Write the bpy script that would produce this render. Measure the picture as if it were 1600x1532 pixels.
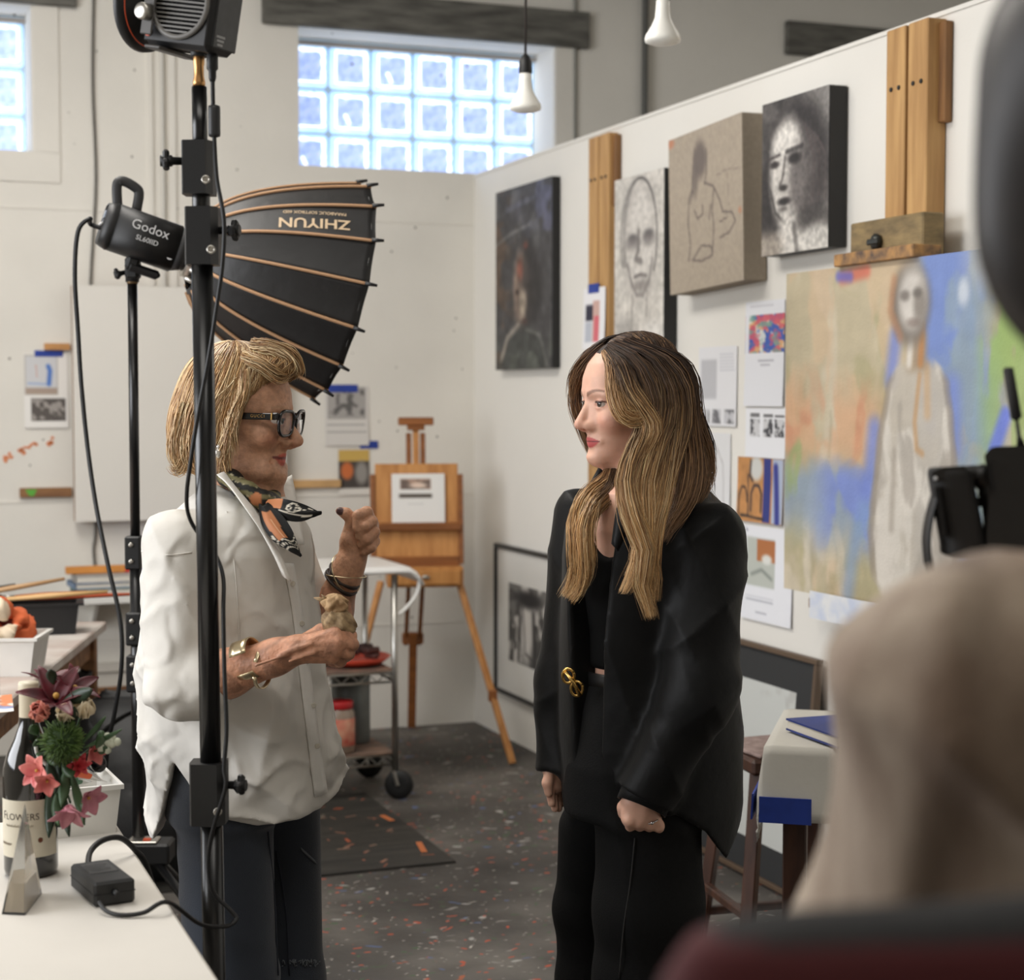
import bpy, bmesh, math, random
import numpy as np
from mathutils import Vector, Matrix, Euler
random.seed(7)
RNG = np.random.default_rng(11)
SC = bpy.context.scene
COL = SC.collection
for _o in list(bpy.data.objects):
    bpy.data.objects.remove(_o)

# ------------------------------------------------------------------ camera
PITCH = math.atan(146 / 2700)
cam_d = bpy.data.cameras.new('camera')
cam_d.sensor_width = 36.0
cam_d.lens = 36.0 * 2700 / 1600
cam_d.clip_start = 0.05
cam_d.dof.use_dof = True
cam_d.dof.focus_distance = 3.28
cam_d.dof.aperture_fstop = 4.3
cam_o = bpy.data.objects.new('camera', cam_d)
cam_o.location = (0, 0, 1.5)
cam_o.rotation_euler = (math.pi / 2 - PITCH, 0, 0)
COL.objects.link(cam_o)
SC.camera = cam_o
# ------------------------------------------------------------------ world
world = bpy.data.worlds.new('world')
SC.world = world
world.use_nodes = True
world.node_tree.nodes['Background'].inputs[0].default_value = (0.62, 0.74, 1.0, 1)
world.node_tree.nodes['Background'].inputs[1].default_value = 0.6
# ------------------------------------------------------------------ room frame: u along back wall, v along partition
ANG = math.radians(21.25)
CA, SA = math.cos(ANG), math.sin(ANG)
U0, V0 = 2.7087, 7.4387
def W(u, v, z=0.0):
    return Vector((u * CA - v * SA, u * SA + v * CA, z))
# ------------------------------------------------------------------ lights
def area(name, loc, target, sx, sy, power, col):
    l = bpy.data.lights.new(name, 'AREA'); l.shape = 'RECTANGLE'
    l.size = sx; l.size_y = sy; l.energy = power; l.color = col
    o = bpy.data.objects.new(name, l); COL.objects.link(o)
    o.location = loc
    o.rotation_euler = (Vector(target) - Vector(loc)).to_track_quat('-Z', 'Y').to_euler()
    return o
area('ceiling_panel_light', W(0.2, 4.6, 3.72), W(0.6, 4.6, 0), 2.4, 1.2, 98, (1.0, 0.955, 0.89))  # overhead area lights added out of view to light the room
area('ceiling_panel_light', W(0.2, 1.0, 3.72), W(0.2, 1.0, 0), 2.4, 1.2, 34, (1.0, 0.955, 0.89))
area('ceiling_panel_light', W(4.9, 4.4, 3.72), W(4.9, 4.4, 0), 2.4, 1.2, 30, (1.0, 0.955, 0.89))  # added to brighten the wall seen above the partition
area('window_daylight', W(-2.33, 3.6, 2.0), W(2.0, 3.9, 1.2), 3.0, 1.7, 112, (0.97, 0.98, 1.0))  # added key light from the left, set at an invented window
SC.view_settings.view_transform = 'Standard'
SC.view_settings.look = 'None'
SC.view_settings.exposure = 0.0
SC.view_settings.gamma = 1.0
SC.view_settings.use_curve_mapping = False

# ------------------------------------------------------------------ materials
def lin(c):
    return tuple(((x / 255) / 12.92 if x / 255 <= 0.04045 else ((x / 255 + 0.055) / 1.055) ** 2.4) for x in c)
MATS = {}
def M(name, rgb=(128, 128, 128), rough=0.6, metal=0.0, var=0.0, scale=12.0, bump=0.0, bscale=60.0, rgb2=None, stretch=None,
      trans=0.0, emit=0.0, vc=False, sheen=0.0, spec=0.5, coat=0.0, sss=0.0, bdist=0.004, crumple=None):
    if name in MATS:
        return MATS[name]
    m = bpy.data.materials.new(name); MATS[name] = m
    m.use_nodes = True
    nt = m.node_tree; N = nt.nodes; L = nt.links
    b = N['Principled BSDF']
    b.inputs['Roughness'].default_value = rough
    b.inputs['Metallic'].default_value = metal
    b.inputs['Specular IOR Level'].default_value = spec
    b.inputs['Transmission Weight'].default_value = trans
    b.inputs['Sheen Weight'].default_value = sheen
    b.inputs['Coat Weight'].default_value = coat
    if sss:
        b.inputs['Subsurface Weight'].default_value = sss
        b.inputs['Subsurface Radius'].default_value = (1.0, 0.35, 0.2)
        b.inputs['Subsurface Scale'].default_value = 0.006
    c = lin(rgb)
    b.inputs['Base Color'].default_value = (*c, 1)
    tc = N.new('ShaderNodeTexCoord')
    vec = tc.outputs['Object']
    if stretch:
        mp = N.new('ShaderNodeMapping'); mp.inputs['Scale'].default_value = stretch
        L.new(vec, mp.inputs['Vector']); vec = mp.outputs['Vector']
    src = None
    if vc:
        a = N.new('ShaderNodeAttribute'); a.attribute_name = 'Col'; src = a.outputs['Color']
    if var or rgb2:
        n = N.new('ShaderNodeTexNoise'); n.inputs['Scale'].default_value = scale; n.inputs['Detail'].default_value = 6
        L.new(vec, n.inputs['Vector'])
        r = N.new('ShaderNodeValToRGB'); L.new(n.outputs['Fac'], r.inputs['Fac'])
        r.color_ramp.elements[0].position = 0.32; r.color_ramp.elements[1].position = 0.68
        if vc:
            r.color_ramp.elements[0].color = (1 - var, 1 - var, 1 - var, 1); r.color_ramp.elements[1].color = (1 + var, 1 + var, 1 + var, 1)
            mx = N.new('ShaderNodeMix'); mx.data_type = 'RGBA'; mx.blend_type = 'MULTIPLY'; mx.inputs[0].default_value = 1
            L.new(src, mx.inputs[6]); L.new(r.outputs['Color'], mx.inputs[7]); src = mx.outputs[2]
        else:
            c2 = lin(rgb2) if rgb2 else None
            lo = c2 if c2 else tuple(x * (1 - var) for x in c)
            hi = c if c2 else tuple(min(1, x * (1 + var)) for x in c)
            r.color_ramp.elements[0].color = (*lo, 1); r.color_ramp.elements[1].color = (*hi, 1)
            src = r.outputs['Color']
    if src is not None:
        L.new(src, b.inputs['Base Color'])
    if emit:
        b.inputs['Emission Strength'].default_value = emit
        b.inputs['Emission Color'].default_value = (*c, 1)
        if src is not None:
            L.new(src, b.inputs['Emission Color'])
    if bump:
        n2 = N.new('ShaderNodeTexNoise'); n2.inputs['Scale'].default_value = bscale; n2.inputs['Detail'].default_value = 5
        L.new(vec, n2.inputs['Vector'])
        bp = N.new('ShaderNodeBump'); bp.inputs['Strength'].default_value = bump; bp.inputs['Distance'].default_value = bdist
        L.new(n2.outputs['Fac'], bp.inputs['Height']); L.new(bp.outputs['Normal'], b.inputs['Normal'])
    if crumple:
        prev = b.inputs['Normal'].links[0].from_socket if b.inputs['Normal'].links else None
        for sc, strg, dist, strch in crumple:
            mp2 = N.new('ShaderNodeMapping'); mp2.inputs['Scale'].default_value = strch; L.new(tc.outputs['Object'], mp2.inputs['Vector'])
            n3_ = N.new('ShaderNodeTexNoise'); n3_.noise_type = 'RIDGED_MULTIFRACTAL'; n3_.inputs['Scale'].default_value = sc; n3_.inputs['Detail'].default_value = 2.0; n3_.inputs['Distortion'].default_value = .6
            L.new(mp2.outputs['Vector'], n3_.inputs['Vector'])
            b2 = N.new('ShaderNodeBump'); b2.inputs['Strength'].default_value = strg; b2.inputs['Distance'].default_value = dist
            L.new(n3_.outputs['Fac'], b2.inputs['Height'])
            if prev is not None: L.new(prev, b2.inputs['Normal'])
            prev = b2.outputs['Normal']
        L.new(prev, b.inputs['Normal'])
    return m

# ------------------------------------------------------------------ mesh building
class MB:
    def __init__(s):
        s.v = []; s.f = []; s.mi = []; s.sm = []
    def add(s, vs, fs, mi=0, smooth=False):
        o = len(s.v); s.v += [tuple(p) for p in vs]
        for f in fs:
            s.f.append(tuple(i + o for i in f)); s.mi.append(mi); s.sm.append(smooth)
        return s
    def box(s, c, d, rot=None, bev=0.0, mi=0):
        hx, hy, hz = d[0] / 2, d[1] / 2, d[2] / 2
        if bev <= 0:
            vs = [(x, y, z) for z in (-hz, hz) for y in (-hy, hy) for x in (-hx, hx)]
            fs = [(0, 2, 3, 1), (4, 5, 7, 6), (0, 1, 5, 4), (2, 6, 7, 3), (0, 4, 6, 2), (1, 3, 7, 5)]
        else:
            e = min(bev, hx * .95, hy * .95, hz * .95)
            vs = []; ids = {}
            for sx in (-1, 1):
                for sy in (-1, 1):
                    for sz in (-1, 1):
                        for ax in range(3):
                            p = [sx * (hx - e), sy * (hy - e), sz * (hz - e)]
                            p[ax] = (sx * hx, sy * hy, sz * hz)[ax]
                            ids[(sx, sy, sz, ax)] = len(vs); vs.append(tuple(p))
            fs = []
            g = lambda *k: ids[k]
            for t in (-1, 1):
                q = [(-1, -1), (1, -1), (1, 1), (-1, 1)]
                fs.append([g(t, a, b_, 0) for a, b_ in q][::t])
                fs.append([g(a, t, b_, 1) for a, b_ in q][::-t])
                fs.append([g(a, b_, t, 2) for a, b_ in q][::t])
            for a in (-1, 1):
                for b_ in (-1, 1):
                    fs.append([g(a, b_, -1, 0), g(a, b_, 1, 0), g(a, b_, 1, 1), g(a, b_, -1, 1)][::-1 if a * b_ > 0 else 1])
                    fs.append([g(a, -1, b_, 0), g(a, 1, b_, 0), g(a, 1, b_, 2), g(a, -1, b_, 2)][::1 if a * b_ > 0 else -1])
                    fs.append([g(-1, a, b_, 1), g(1, a, b_, 1), g(1, a, b_, 2), g(-1, a, b_, 2)][::-1 if a * b_ > 0 else 1])
                    for c_ in (-1, 1):
                        fs.append([g(a, b_, c_, 0), g(a, b_, c_, 1), g(a, b_, c_, 2)][::1 if a * b_ * c_ > 0 else -1])
        R = rot.to_matrix() if isinstance(rot, Euler) else rot
        out = []
        for p in vs:
            q = Vector(p)
            if R is not None: q = R @ q
            out.append((q.x + c[0], q.y + c[1], q.z + c[2]))
        return s.add(out, fs, mi)
    def bar(s, a, b, w, t, mi=0, bev=0.0, up=(0, 0, 1)):
        """board from a to b, w across, t thick"""
        a = Vector(a); b = Vector(b); z = (b - a); L_ = z.length; z.normalize()
        x = Vector(up).cross(z)
        if x.length < 1e-4: x = Vector((1, 0, 0)).cross(z) if abs(z.x) < .9 else Vector((0, 1, 0)).cross(z)
        x.normalize(); y = z.cross(x)
        R = Matrix((x, y, z)).transposed()
        return s.box((a + b) / 2, (w, t, L_), R, bev, mi)
    def tube(s, pts, r, n=8, mi=0, cap=True, flat=1.0):
        P = [Vector(p) for p in pts]; k = len(P)
        rr = r if hasattr(r, '__len__') else [r] * k
        T = []
        for i in range(k):
            t = P[min(i + 1, k - 1)] - P[max(i - 1, 0)]
            if t.length < 1e-9: t = Vector((0, 0, 1))
            T.append(t.normalized())
        up = Vector((0, 0, 1)) if abs(T[0].z) < .9 else Vector((1, 0, 0))
        x = up.cross(T[0]).normalized()
        vs = []
        for i in range(k):
            x = (x - T[i] * x.dot(T[i]))
            x = x.normalized() if x.length > 1e-6 else Vector((1, 0, 0))
            y = T[i].cross(x)
            for j in range(n):
                a = 2 * math.pi * j / n
                vs.append(P[i] + (x * math.cos(a) + y * math.sin(a) * flat) * rr[i])
        fs = [(i * n + j, i * n + (j + 1) % n, (i + 1) * n + (j + 1) % n, (i + 1) * n + j) for i in range(k - 1) for j in range(n)]
        s.add(vs, fs, mi, True)
        if cap:
            o = len(s.v) - len(vs)
            s.f.append(tuple(o + j for j in range(n))[::-1]); s.mi.append(mi); s.sm.append(False)
            s.f.append(tuple(o + (k - 1) * n + j for j in range(n))); s.mi.append(mi); s.sm.append(False)
        return s
    def lathe(s, prof, c=(0, 0, 0), n=24, axis=None, mi=0, smooth=True):
        """prof: list of (r, z)"""
        z = Vector(axis).normalized() if axis else Vector((0, 0, 1))
        x = Vector((1, 0, 0)) if abs(z.x) < .9 else Vector((0, 1, 0))
        x = (x - z * x.dot(z)).normalized(); y = z.cross(x); c = Vector(c)
        vs = [c + z * h + (x * math.cos(2 * math.pi * j / n) + y * math.sin(2 * math.pi * j / n)) * max(r, 1e-5) for r, h in prof for j in range(n)]
        k = len(prof)
        fs = [(i * n + j, i * n + (j + 1) % n, (i + 1) * n + (j + 1) % n, (i + 1) * n + j) for i in range(k - 1) for j in range(n)]
        s.add(vs, fs, mi, smooth)
        o = len(s.v) - len(vs)
        if prof[0][0] > 1e-4:
            s.f.append(tuple(o + j for j in range(n))[::-1]); s.mi.append(mi); s.sm.append(False)
        if prof[-1][0] > 1e-4:
            s.f.append(tuple(o + (k - 1) * n + j for j in range(n))); s.mi.append(mi); s.sm.append(False)
        return s
    def prism(s, poly, a, b, ax=2, mi=0):
        """polygon (2d) extruded along axis ax from a to b; poly axes are the remaining two in order"""
        n = len(poly); oth = [i for i in range(3) if i != ax]
        vs = []
        for h in (a, b):
            for p in poly:
                q = [0, 0, 0]; q[oth[0]] = p[0]; q[oth[1]] = p[1]; q[ax] = h; vs.append(q)
        fs = [tuple(range(n))[::-1], tuple(range(n, 2 * n))] + [(i, (i + 1) % n, n + (i + 1) % n, n + i) for i in range(n)]
        return s.add(vs, fs, mi)
    def ball(s, c, r, n=12, m=8, mi=0, rot=None):
        r = r if hasattr(r, '__len__') else (r, r, r)
        vs = []; c = Vector(c)
        for i in range(m + 1):
            th = math.pi * i / m
            for j in range(n):
                a = 2 * math.pi * j / n
                q = Vector((r[0] * math.sin(th) * math.cos(a), r[1] * math.sin(th) * math.sin(a), r[2] * math.cos(th)))
                if rot is not None: q = rot @ q
                vs.append(c + q)
        fs = [(i * n + j, (i + 1) * n + j, (i + 1) * n + (j + 1) % n, i * n + (j + 1) % n) for i in range(m) for j in range(n)]
        return s.add(vs, fs, mi, True)
    def grid(s, fn, nu, nv, mi=0, smooth=True, thick=0.0):
        """fn(a,b) -> point for a,b in 0..1"""
        P = [[Vector(fn(i / nu, j / nv)) for j in range(nv + 1)] for i in range(nu + 1)]
        vs = [p for row in P for p in row]
        idx = lambda i, j: i * (nv + 1) + j
        fs = [(idx(i, j), idx(i + 1, j), idx(i + 1, j + 1), idx(i, j + 1)) for i in range(nu) for j in range(nv)]
        if not thick:
            return s.add(vs, fs, mi, smooth)
        nr = []
        for i in range(nu + 1):
            for j in range(nv + 1):
                a = P[min(i + 1, nu)][j] - P[max(i - 1, 0)][j]; b = P[i][min(j + 1, nv)] - P[i][max(j - 1, 0)]
                q = a.cross(b); nr.append(q.normalized() if q.length > 1e-12 else Vector((0, 0, 1)))
        k = len(vs)
        vs2 = [p - q * thick for p, q in zip(vs, nr)]
        fs2 = [tuple(i + k for i in f[::-1]) for f in fs]
        rim = [idx(i, 0) for i in range(nu)] + [idx(nu, j) for j in range(nv)] + [idx(i, nv) for i in range(nu, 0, -1)] + [idx(0, j) for j in range(nv, 0, -1)]
        fr = [(rim[(q + 1) % len(rim)], rim[q], rim[q] + k, rim[(q + 1) % len(rim)] + k) for q in range(len(rim))]
        return s.add(vs + vs2, fs + fs2 + fr, mi, smooth)
    def mesh(s, name='m'):
        me = bpy.data.meshes.new(name)
        me.from_pydata([tuple(p) for p in s.v], [], s.f)
        me.polygons.foreach_set('material_index', s.mi)
        me.polygons.foreach_set('use_smooth', s.sm)
        me.update()
        return me

def ob(name, me, mats, parent=None, loc=None, rz=None, rot=None):
    if isinstance(me, MB): me = me.mesh(name)
    if mats is not None:
        for m in (mats if isinstance(mats, (list, tuple)) else [mats]):
            me.materials.append(m)
    o = bpy.data.objects.new(name, me); COL.objects.link(o)
    if parent is not None: o.parent = parent
    if loc is not None: o.location = loc
    if rz is not None: o.rotation_euler = (0, 0, rz)
    if rot is not None: o.rotation_euler = rot
    return o
def tag(o, label, cat, group=None, kind=None):
    o['label'] = label
    if cat: o['category'] = cat
    if group: o['group'] = group
    if kind: o['kind'] = kind
    return o
def thing(name, label, cat, loc=(0, 0, 0), rz=0.0, group=None):
    o = bpy.data.objects.new(name, None); COL.objects.link(o)
    o.empty_display_size = 0.05
    o.location = loc; o.rotation_euler = (0, 0, rz)
    return tag(o, label, cat, group)
def struct(name, mb, mats, label=None, loc=None, rz=None):
    o = ob(name, mb, mats, None, loc, rz); o['kind'] = 'structure'
    if label: o['label'] = label
    return o
def share(name, me, parent, loc=(0, 0, 0), rot=(0, 0, 0), scale=None):
    o = bpy.data.objects.new(name, me); COL.objects.link(o); o.parent = parent
    o.location = loc; o.rotation_euler = rot
    if scale: o.scale = scale
    return o
def text_mesh(txt, size, extrude=0.0, align='CENTER', shear=0.0, space=1.0, bold=0.0):
    c = bpy.data.curves.new('txt', 'FONT'); c.body = txt; c.size = size; c.align_x = align; c.align_y = 'CENTER'
    c.extrude = extrude; c.offset = bold; c.shear = shear; c.space_character = space; c.resolution_u = 3
    o = bpy.data.objects.new('txt', c); COL.objects.link(o)
    bpy.context.view_layer.update()
    me = bpy.data.meshes.new_from_object(o.evaluated_get(bpy.context.evaluated_depsgraph_get()))
    bpy.data.objects.remove(o); bpy.data.curves.remove(c)
    return me
def frame(origin, xd, yd):
    """matrix whose local x,y run along xd,yd (z = x cross y)"""
    x = Vector(xd).normalized(); y = Vector(yd); y = (y - x * y.dot(x)).normalized(); z = x.cross(y)
    m = Matrix((x, y, z)).transposed().to_4x4(); m.translation = Vector(origin); return m
def spline(pts, n=8):
    """catmull-rom through points"""
    P = [Vector(p) for p in pts]; P = [P[0] * 2 - P[1]] + P + [P[-1] * 2 - P[-2]]
    out = []
    for i in range(1, len(P) - 2):
        for k in range(n):
            t = k / n; a, b, c, d = P[i - 1:i + 3]
            out.append(0.5 * ((2 * b) + (c - a) * t + (2 * a - 5 * b + 4 * c - d) * t * t + (3 * b - a - 3 * c + d) * t ** 3))
    out.append(P[-2]); return out

# ------------------------------------------------------------------ colour-attribute painting on a grid
def vnoise(x, y, seed=0):
    """smooth value noise 2d, numpy arrays"""
    xi = np.floor(x).astype(int); yi = np.floor(y).astype(int); xf = x - xi; yf = y - yi
    def h(a, b):
        n = (a * 374761393 + b * 668265263 + seed * 974634777) & 0x7fffffff
        n = ((n ^ (n >> 13)) * 1274126177) & 0x7fffffff
        return ((n ^ (n >> 16)) & 0xffff) / 65535.0
    u = xf * xf * (3 - 2 * xf); v = yf * yf * (3 - 2 * yf)
    return (h(xi, yi) * (1 - u) + h(xi + 1, yi) * u) * (1 - v) + (h(xi, yi + 1) * (1 - u) + h(xi + 1, yi + 1) * u) * v
def fbm(x, y, seed=0, o=4):
    r = 0; a = 0.5
    for k in range(o):
        r = r + a * vnoise(x * 2 ** k, y * 2 ** k, seed + k * 17); a *= .5
    return r / (1 - .5 ** o)
def ss(a, b, x):
    t = np.clip((x - a) / (b - a), 0, 1); return t * t * (3 - 2 * t)
class Paint:
    """canvas in picture coordinates: x right 0..1, y DOWN 0..asp"""
    def __init__(s, w, h, nx, base):
        s.nx = nx; s.ny = max(2, int(nx * h / w)); s.asp = h / w
        s.X, s.Y = np.meshgrid(np.linspace(0, 1, s.nx + 1), np.linspace(0, s.asp, s.ny + 1))
        s.C = np.ones((s.ny + 1, s.nx + 1, 3)) * np.array(base, float)
    def lay(s, mask, col):
        m = np.clip(mask, 0, 1)[..., None]; s.C = s.C * (1 - m) + np.array(col, float) * m; return s
    def ell(s, cx, cy, rx, ry, col, soft=.3, a=1.0, rot=0.0):
        dx = s.X - cx; dy = s.Y - cy; c, q = math.cos(rot), math.sin(rot)
        d = np.sqrt(((dx * c + dy * q) / rx) ** 2 + ((-dx * q + dy * c) / ry) ** 2)
        return s.lay(a * (1 - ss(1 - soft, 1 + soft, d)), col)
    def line(s, pts, w, col, a=1.0, soft=.6):
        D = np.full(s.X.shape, 9.0)
        for p, q in zip(pts[:-1], pts[1:]):
            vx, vy = q[0] - p[0], q[1] - p[1]; L2 = vx * vx + vy * vy + 1e-12
            t = np.clip(((s.X - p[0]) * vx + (s.Y - p[1]) * vy) / L2, 0, 1)
            D = np.minimum(D, np.hypot(s.X - p[0] - t * vx, s.Y - p[1] - t * vy))
        return s.lay(a * (1 - ss(w * (1 - soft), w * (1 + soft), D)), col)
    def rect(s, x0, y0, x1, y1, col, a=1.0, soft=.004):
        m = ss(x0 - soft, x0 + soft, s.X) * (1 - ss(x1 - soft, x1 + soft, s.X)) * ss(y0 - soft, y0 + soft, s.Y) * (1 - ss(y1 - soft, y1 + soft, s.Y))
        return s.lay(a * m, col)
    def grain(s, amt, sx=8, sy=8, seed=1):
        s.C = np.clip(s.C * (1 + amt * 2 * (fbm(s.X * sx, s.Y * sy, seed)[..., None] - .5)), 0, 255); return s
    def blot(s, sx, sy, th, col, seed, a=1.0, where=1.0):
        n = fbm(s.X * sx, s.Y * sy, seed); return s.lay(a * where * ss(th, th + .08, n), col)
def painted(name, P, w, h, fn, mat, parent):
    """fn(x,y) with x,y in metres from the top-left corner of the picture -> local point"""
    nx, ny = P.nx, P.ny
    vs = [fn(i * w / nx, j * h / ny) for j in range(ny + 1) for i in range(nx + 1)]
    fs = [(j * (nx + 1) + i, (j + 1) * (nx + 1) + i, (j + 1) * (nx + 1) + i + 1, j * (nx + 1) + i + 1) for j in range(ny) for i in range(nx)]
    me = bpy.data.meshes.new(name); me.from_pydata(vs, [], fs)
    setcol(me, P.C.reshape(-1, 3)); me.update()
    return ob(name, me, mat, parent)
def setcol(me, C255):
    c = np.clip(np.asarray(C255, float) / 255, 0, 1)
    c = np.where(c <= .04045, c / 12.92, ((c + .055) / 1.055) ** 2.4)
    a = me.color_attributes.new('Col', 'FLOAT_COLOR', 'POINT')
    a.data.foreach_set('color', np.hstack([c, np.ones((len(c), 1))]).astype(np.float32).ravel())

# ================================================================== room shell
m_wall = M('painted_concrete', (226, 222, 213), .85, var=.045, scale=2.2, bump=.35, bscale=38)
m_part = M('partition_paint', (230, 227, 220), .8, var=.02, scale=1.5, bump=.12, bscale=90)
m_ceil = M('ceiling_paint', (170, 168, 162), .9, var=.05, scale=2)
m_lintel = M('weathered_lintel', (116, 114, 107), .85, rgb2=(80, 78, 73), scale=6, stretch=(1, 3, 6), bump=.5, bscale=30)
m_dirt = M('wall_scuff', (120, 115, 108), .9, var=.2)
def floor_mat():
    m = bpy.data.materials.new('paint_spattered_floor'); m.use_nodes = True
    N = m.node_tree.nodes; L = m.node_tree.links; b = N['Principled BSDF']
    b.inputs['Roughness'].default_value = .62
    tc = N.new('ShaderNodeTexCoord')
    def noise(sc, det=5, w=None):
        n = N.new('ShaderNodeTexNoise'); n.inputs['Scale'].default_value = sc; n.inputs['Detail'].default_value = det
        L.new(tc.outputs['Object'], n.inputs['Vector']); return n.outputs['Fac']
    def ramp(src, stops):
        r = N.new('ShaderNodeValToRGB'); L.new(src, r.inputs['Fac'])
        while len(r.color_ramp.elements) < len(stops): r.color_ramp.elements.new(.5)
        for e, (p, c) in zip(r.color_ramp.elements, stops): e.position = p; e.color = (*c, 1)
        return r.outputs['Color']
    def mix(fac, a, c):
        x = N.new('ShaderNodeMix'); x.data_type = 'RGBA'; L.new(fac, x.inputs[0]); L.new(a, x.inputs[6])
        if isinstance(c, tuple): x.inputs[7].default_value = (*c, 1)
        else: L.new(c, x.inputs[7])
        return x.outputs[2]
    col = ramp(noise(1.7), [(.32, lin((46, 43, 40))), (.5, lin((80, 76, 72))), (.70, lin((120, 115, 108)))])
    col = mix(ramp(noise(11), [(.5, (0, 0, 0)), (.75, (.45, .45, .45))]), col, lin((70, 62, 56)))
    def spat(sc, th, rnd, mapping, colr):
        v = N.new('ShaderNodeTexVoronoi'); v.inputs['Scale'].default_value = sc; v.inputs['Randomness'].default_value = rnd
        mp = N.new('ShaderNodeMapping'); mp.inputs['Rotation'].default_value = (0, 0, mapping[0]); mp.inputs['Scale'].default_value = (mapping[1], mapping[2], 1); mp.inputs['Location'].default_value = (mapping[3], mapping[4], 0)
        nz = N.new('ShaderNodeTexNoise'); nz.inputs['Scale'].default_value = 9
        L.new(tc.outputs['Object'], nz.inputs['Vector'])
        ad = N.new('ShaderNodeVectorMath'); ad.operation = 'MULTIPLY_ADD'
        L.new(nz.outputs['Color'], ad.inputs[0]); ad.inputs[1].default_value = (.12, .12, 0); L.new(tc.outputs['Object'], ad.inputs[2])
        L.new(ad.outputs[0], mp.inputs['Vector']); L.new(mp.outputs['Vector'], v.inputs['Vector'])
        f = ramp(v.outputs['Distance'], [(th * .7, (.85, .85, .85)), (th, (0, 0, 0))])
        # keep only some cells
        sp = N.new('ShaderNodeSeparateColor'); L.new(v.outputs['Color'], sp.inputs[0])
        k = N.new('ShaderNodeMath'); k.operation = 'GREATER_THAN'; L.new(sp.outputs[0], k.inputs[0]); k.inputs[1].default_value = .6
        g = N.new('ShaderNodeMath'); g.operation = 'MULTIPLY'; L.new(f, g.inputs[0]); L.new(k.outputs[0], g.inputs[1])
        return g.outputs[0]
    col = mix(spat(9, .17, 1, (.4, 1, 1.7, 0, 0), 0), col, lin((178, 176, 170)))
    col = mix(spat(22, .2, 1, (1.1, 1, 1.5, 3, 1), 0), col, lin((196, 84, 52)))
    col = mix(spat(17, .2, 1, (2.0, 1, 2.6, 5, 2), 0), col, lin((64, 104, 62)))
    col = mix(spat(14, .17, 1, (2.6, 1, 1.3, 8, 7), 0), col, lin((88, 108, 150)))
    col = mix(spat(30, .2, 1, (.2, 1, 3, 2, 9), 0), col, lin((206, 200, 190)))
    col = mix(spat(6, .13, 1, (-.6, 1, 3.0, 4, 4), 0), col, lin((150, 146, 140)))
    col = mix(spat(5, .10, 1, (.9, 1, 2.6, 7, 3), 0), col, lin((176, 96, 62)))
    L.new(col, b.inputs['Base Color'])
    bp = N.new('ShaderNodeBump'); bp.inputs['Strength'].default_value = .25; bp.inputs['Distance'].default_value = .004
    L.new(noise(55), bp.inputs['Height']); L.new(bp.outputs['Normal'], b.inputs['Normal'])
    return m
m_floor = floor_mat()
struct('floor', MB().box((2.2, 3.0, -.05), (9.6, 9.6, .1)), m_floor, 'dark grey concrete floor spattered with paint', rz=ANG)
struct('ceiling', MB().box((2.2, 3.0, 3.95), (9.6, 9.6, .1)), m_ceil, 'grey painted ceiling', rz=ANG)
# back wall: boxes around the window openings (local x = u, y = v)
WT = .34
win = [(-.45, .766), (1.895, 3.10)]
zb, zt = 2.512, 3.108
bwm = MB()
bwm.box((2.2, V0 + WT / 2, zb / 2), (9.6, WT, zb)); bwm.box((2.2, V0 + WT / 2, (zt + 3.95) / 2), (9.6, WT, 3.95 - zt))
edges = [-2.6] + [x for w_ in win for x in w_] + [7.0]
for i in range(0, len(edges), 2):
    a, b = edges[i], edges[i + 1]; bwm.box(((a + b) / 2, V0 + WT / 2, (zb + zt) / 2), (b - a, WT, zt - zb))
# shallow plaster surround of the left window, hairline formwork ridges
bwm.box((.16, V0 - .004, 2.45), (1.43, .008, .125)); bwm.box((.825, V0 - .004, 2.81), (.10, .008, .6))
bwm.box((3.15, V0 - .005, 2.81), (.09, .01, .6))
for u_, w_ in ((1.248, .022), (1.34, .03)):
    bwm.box((u_, V0 - .006, 2.4), (w_, .012, 3.1))
for z_ in (2.28, 1.06, .47):
    bwm.box((1.2, V0 - .002, z_), (7.2, .004, .006))
struct('wall_back', bwm, m_wall, 'white painted concrete back wall', rz=ANG)
struct('wall_right', MB().box((U0 + .06, 4.03, 1.2475), (.12, 6.82, 2.495)).box((U0 + .06, 4.03, 2.5), (.13, 6.82, .012)), m_part, 'white freestanding partition wall hung with pictures', rz=ANG)
wl = MB()
wl.box((-2.55, 3.0, .55), (.1, 9.6, 1.1)); wl.box((-2.55, 3.0, 3.45), (.1, 9.6, 1.0)); wl.box((-2.55, .2, 2.0), (.1, 4.0, 1.9)); wl.box((-2.55, 6.5, 2.0), (.1, 2.8, 1.9))
struct('wall_left', wl, m_wall, 'white painted side wall', rz=ANG)
struct('wall_front', MB().box((2.2, -1.75, 1.95), (9.6, .1, 3.9)), m_wall, 'white wall behind the camera', rz=ANG)
struct('wall_far_right', MB().box((6.95, 3.0, 1.95), (.1, 9.6, 3.9)), m_wall, 'side wall beyond the partition', rz=ANG)
w3 = MB(); 
for v_ in (2.1, 3.1, 4.1, 5.15): w3.box((-2.5, v_, 2.0), (.08, .05, 1.9))
for z_ in (1.08, 2.0, 2.92): w3.box((-2.5, 3.63, z_), (.08, 3.1, .05))
struct('window_3', w3, M('white_frame', (225, 225, 222), .5), 'wide studio window in the side wall', rz=ANG)  # unseen frame, invented as the source of the added key light
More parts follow.
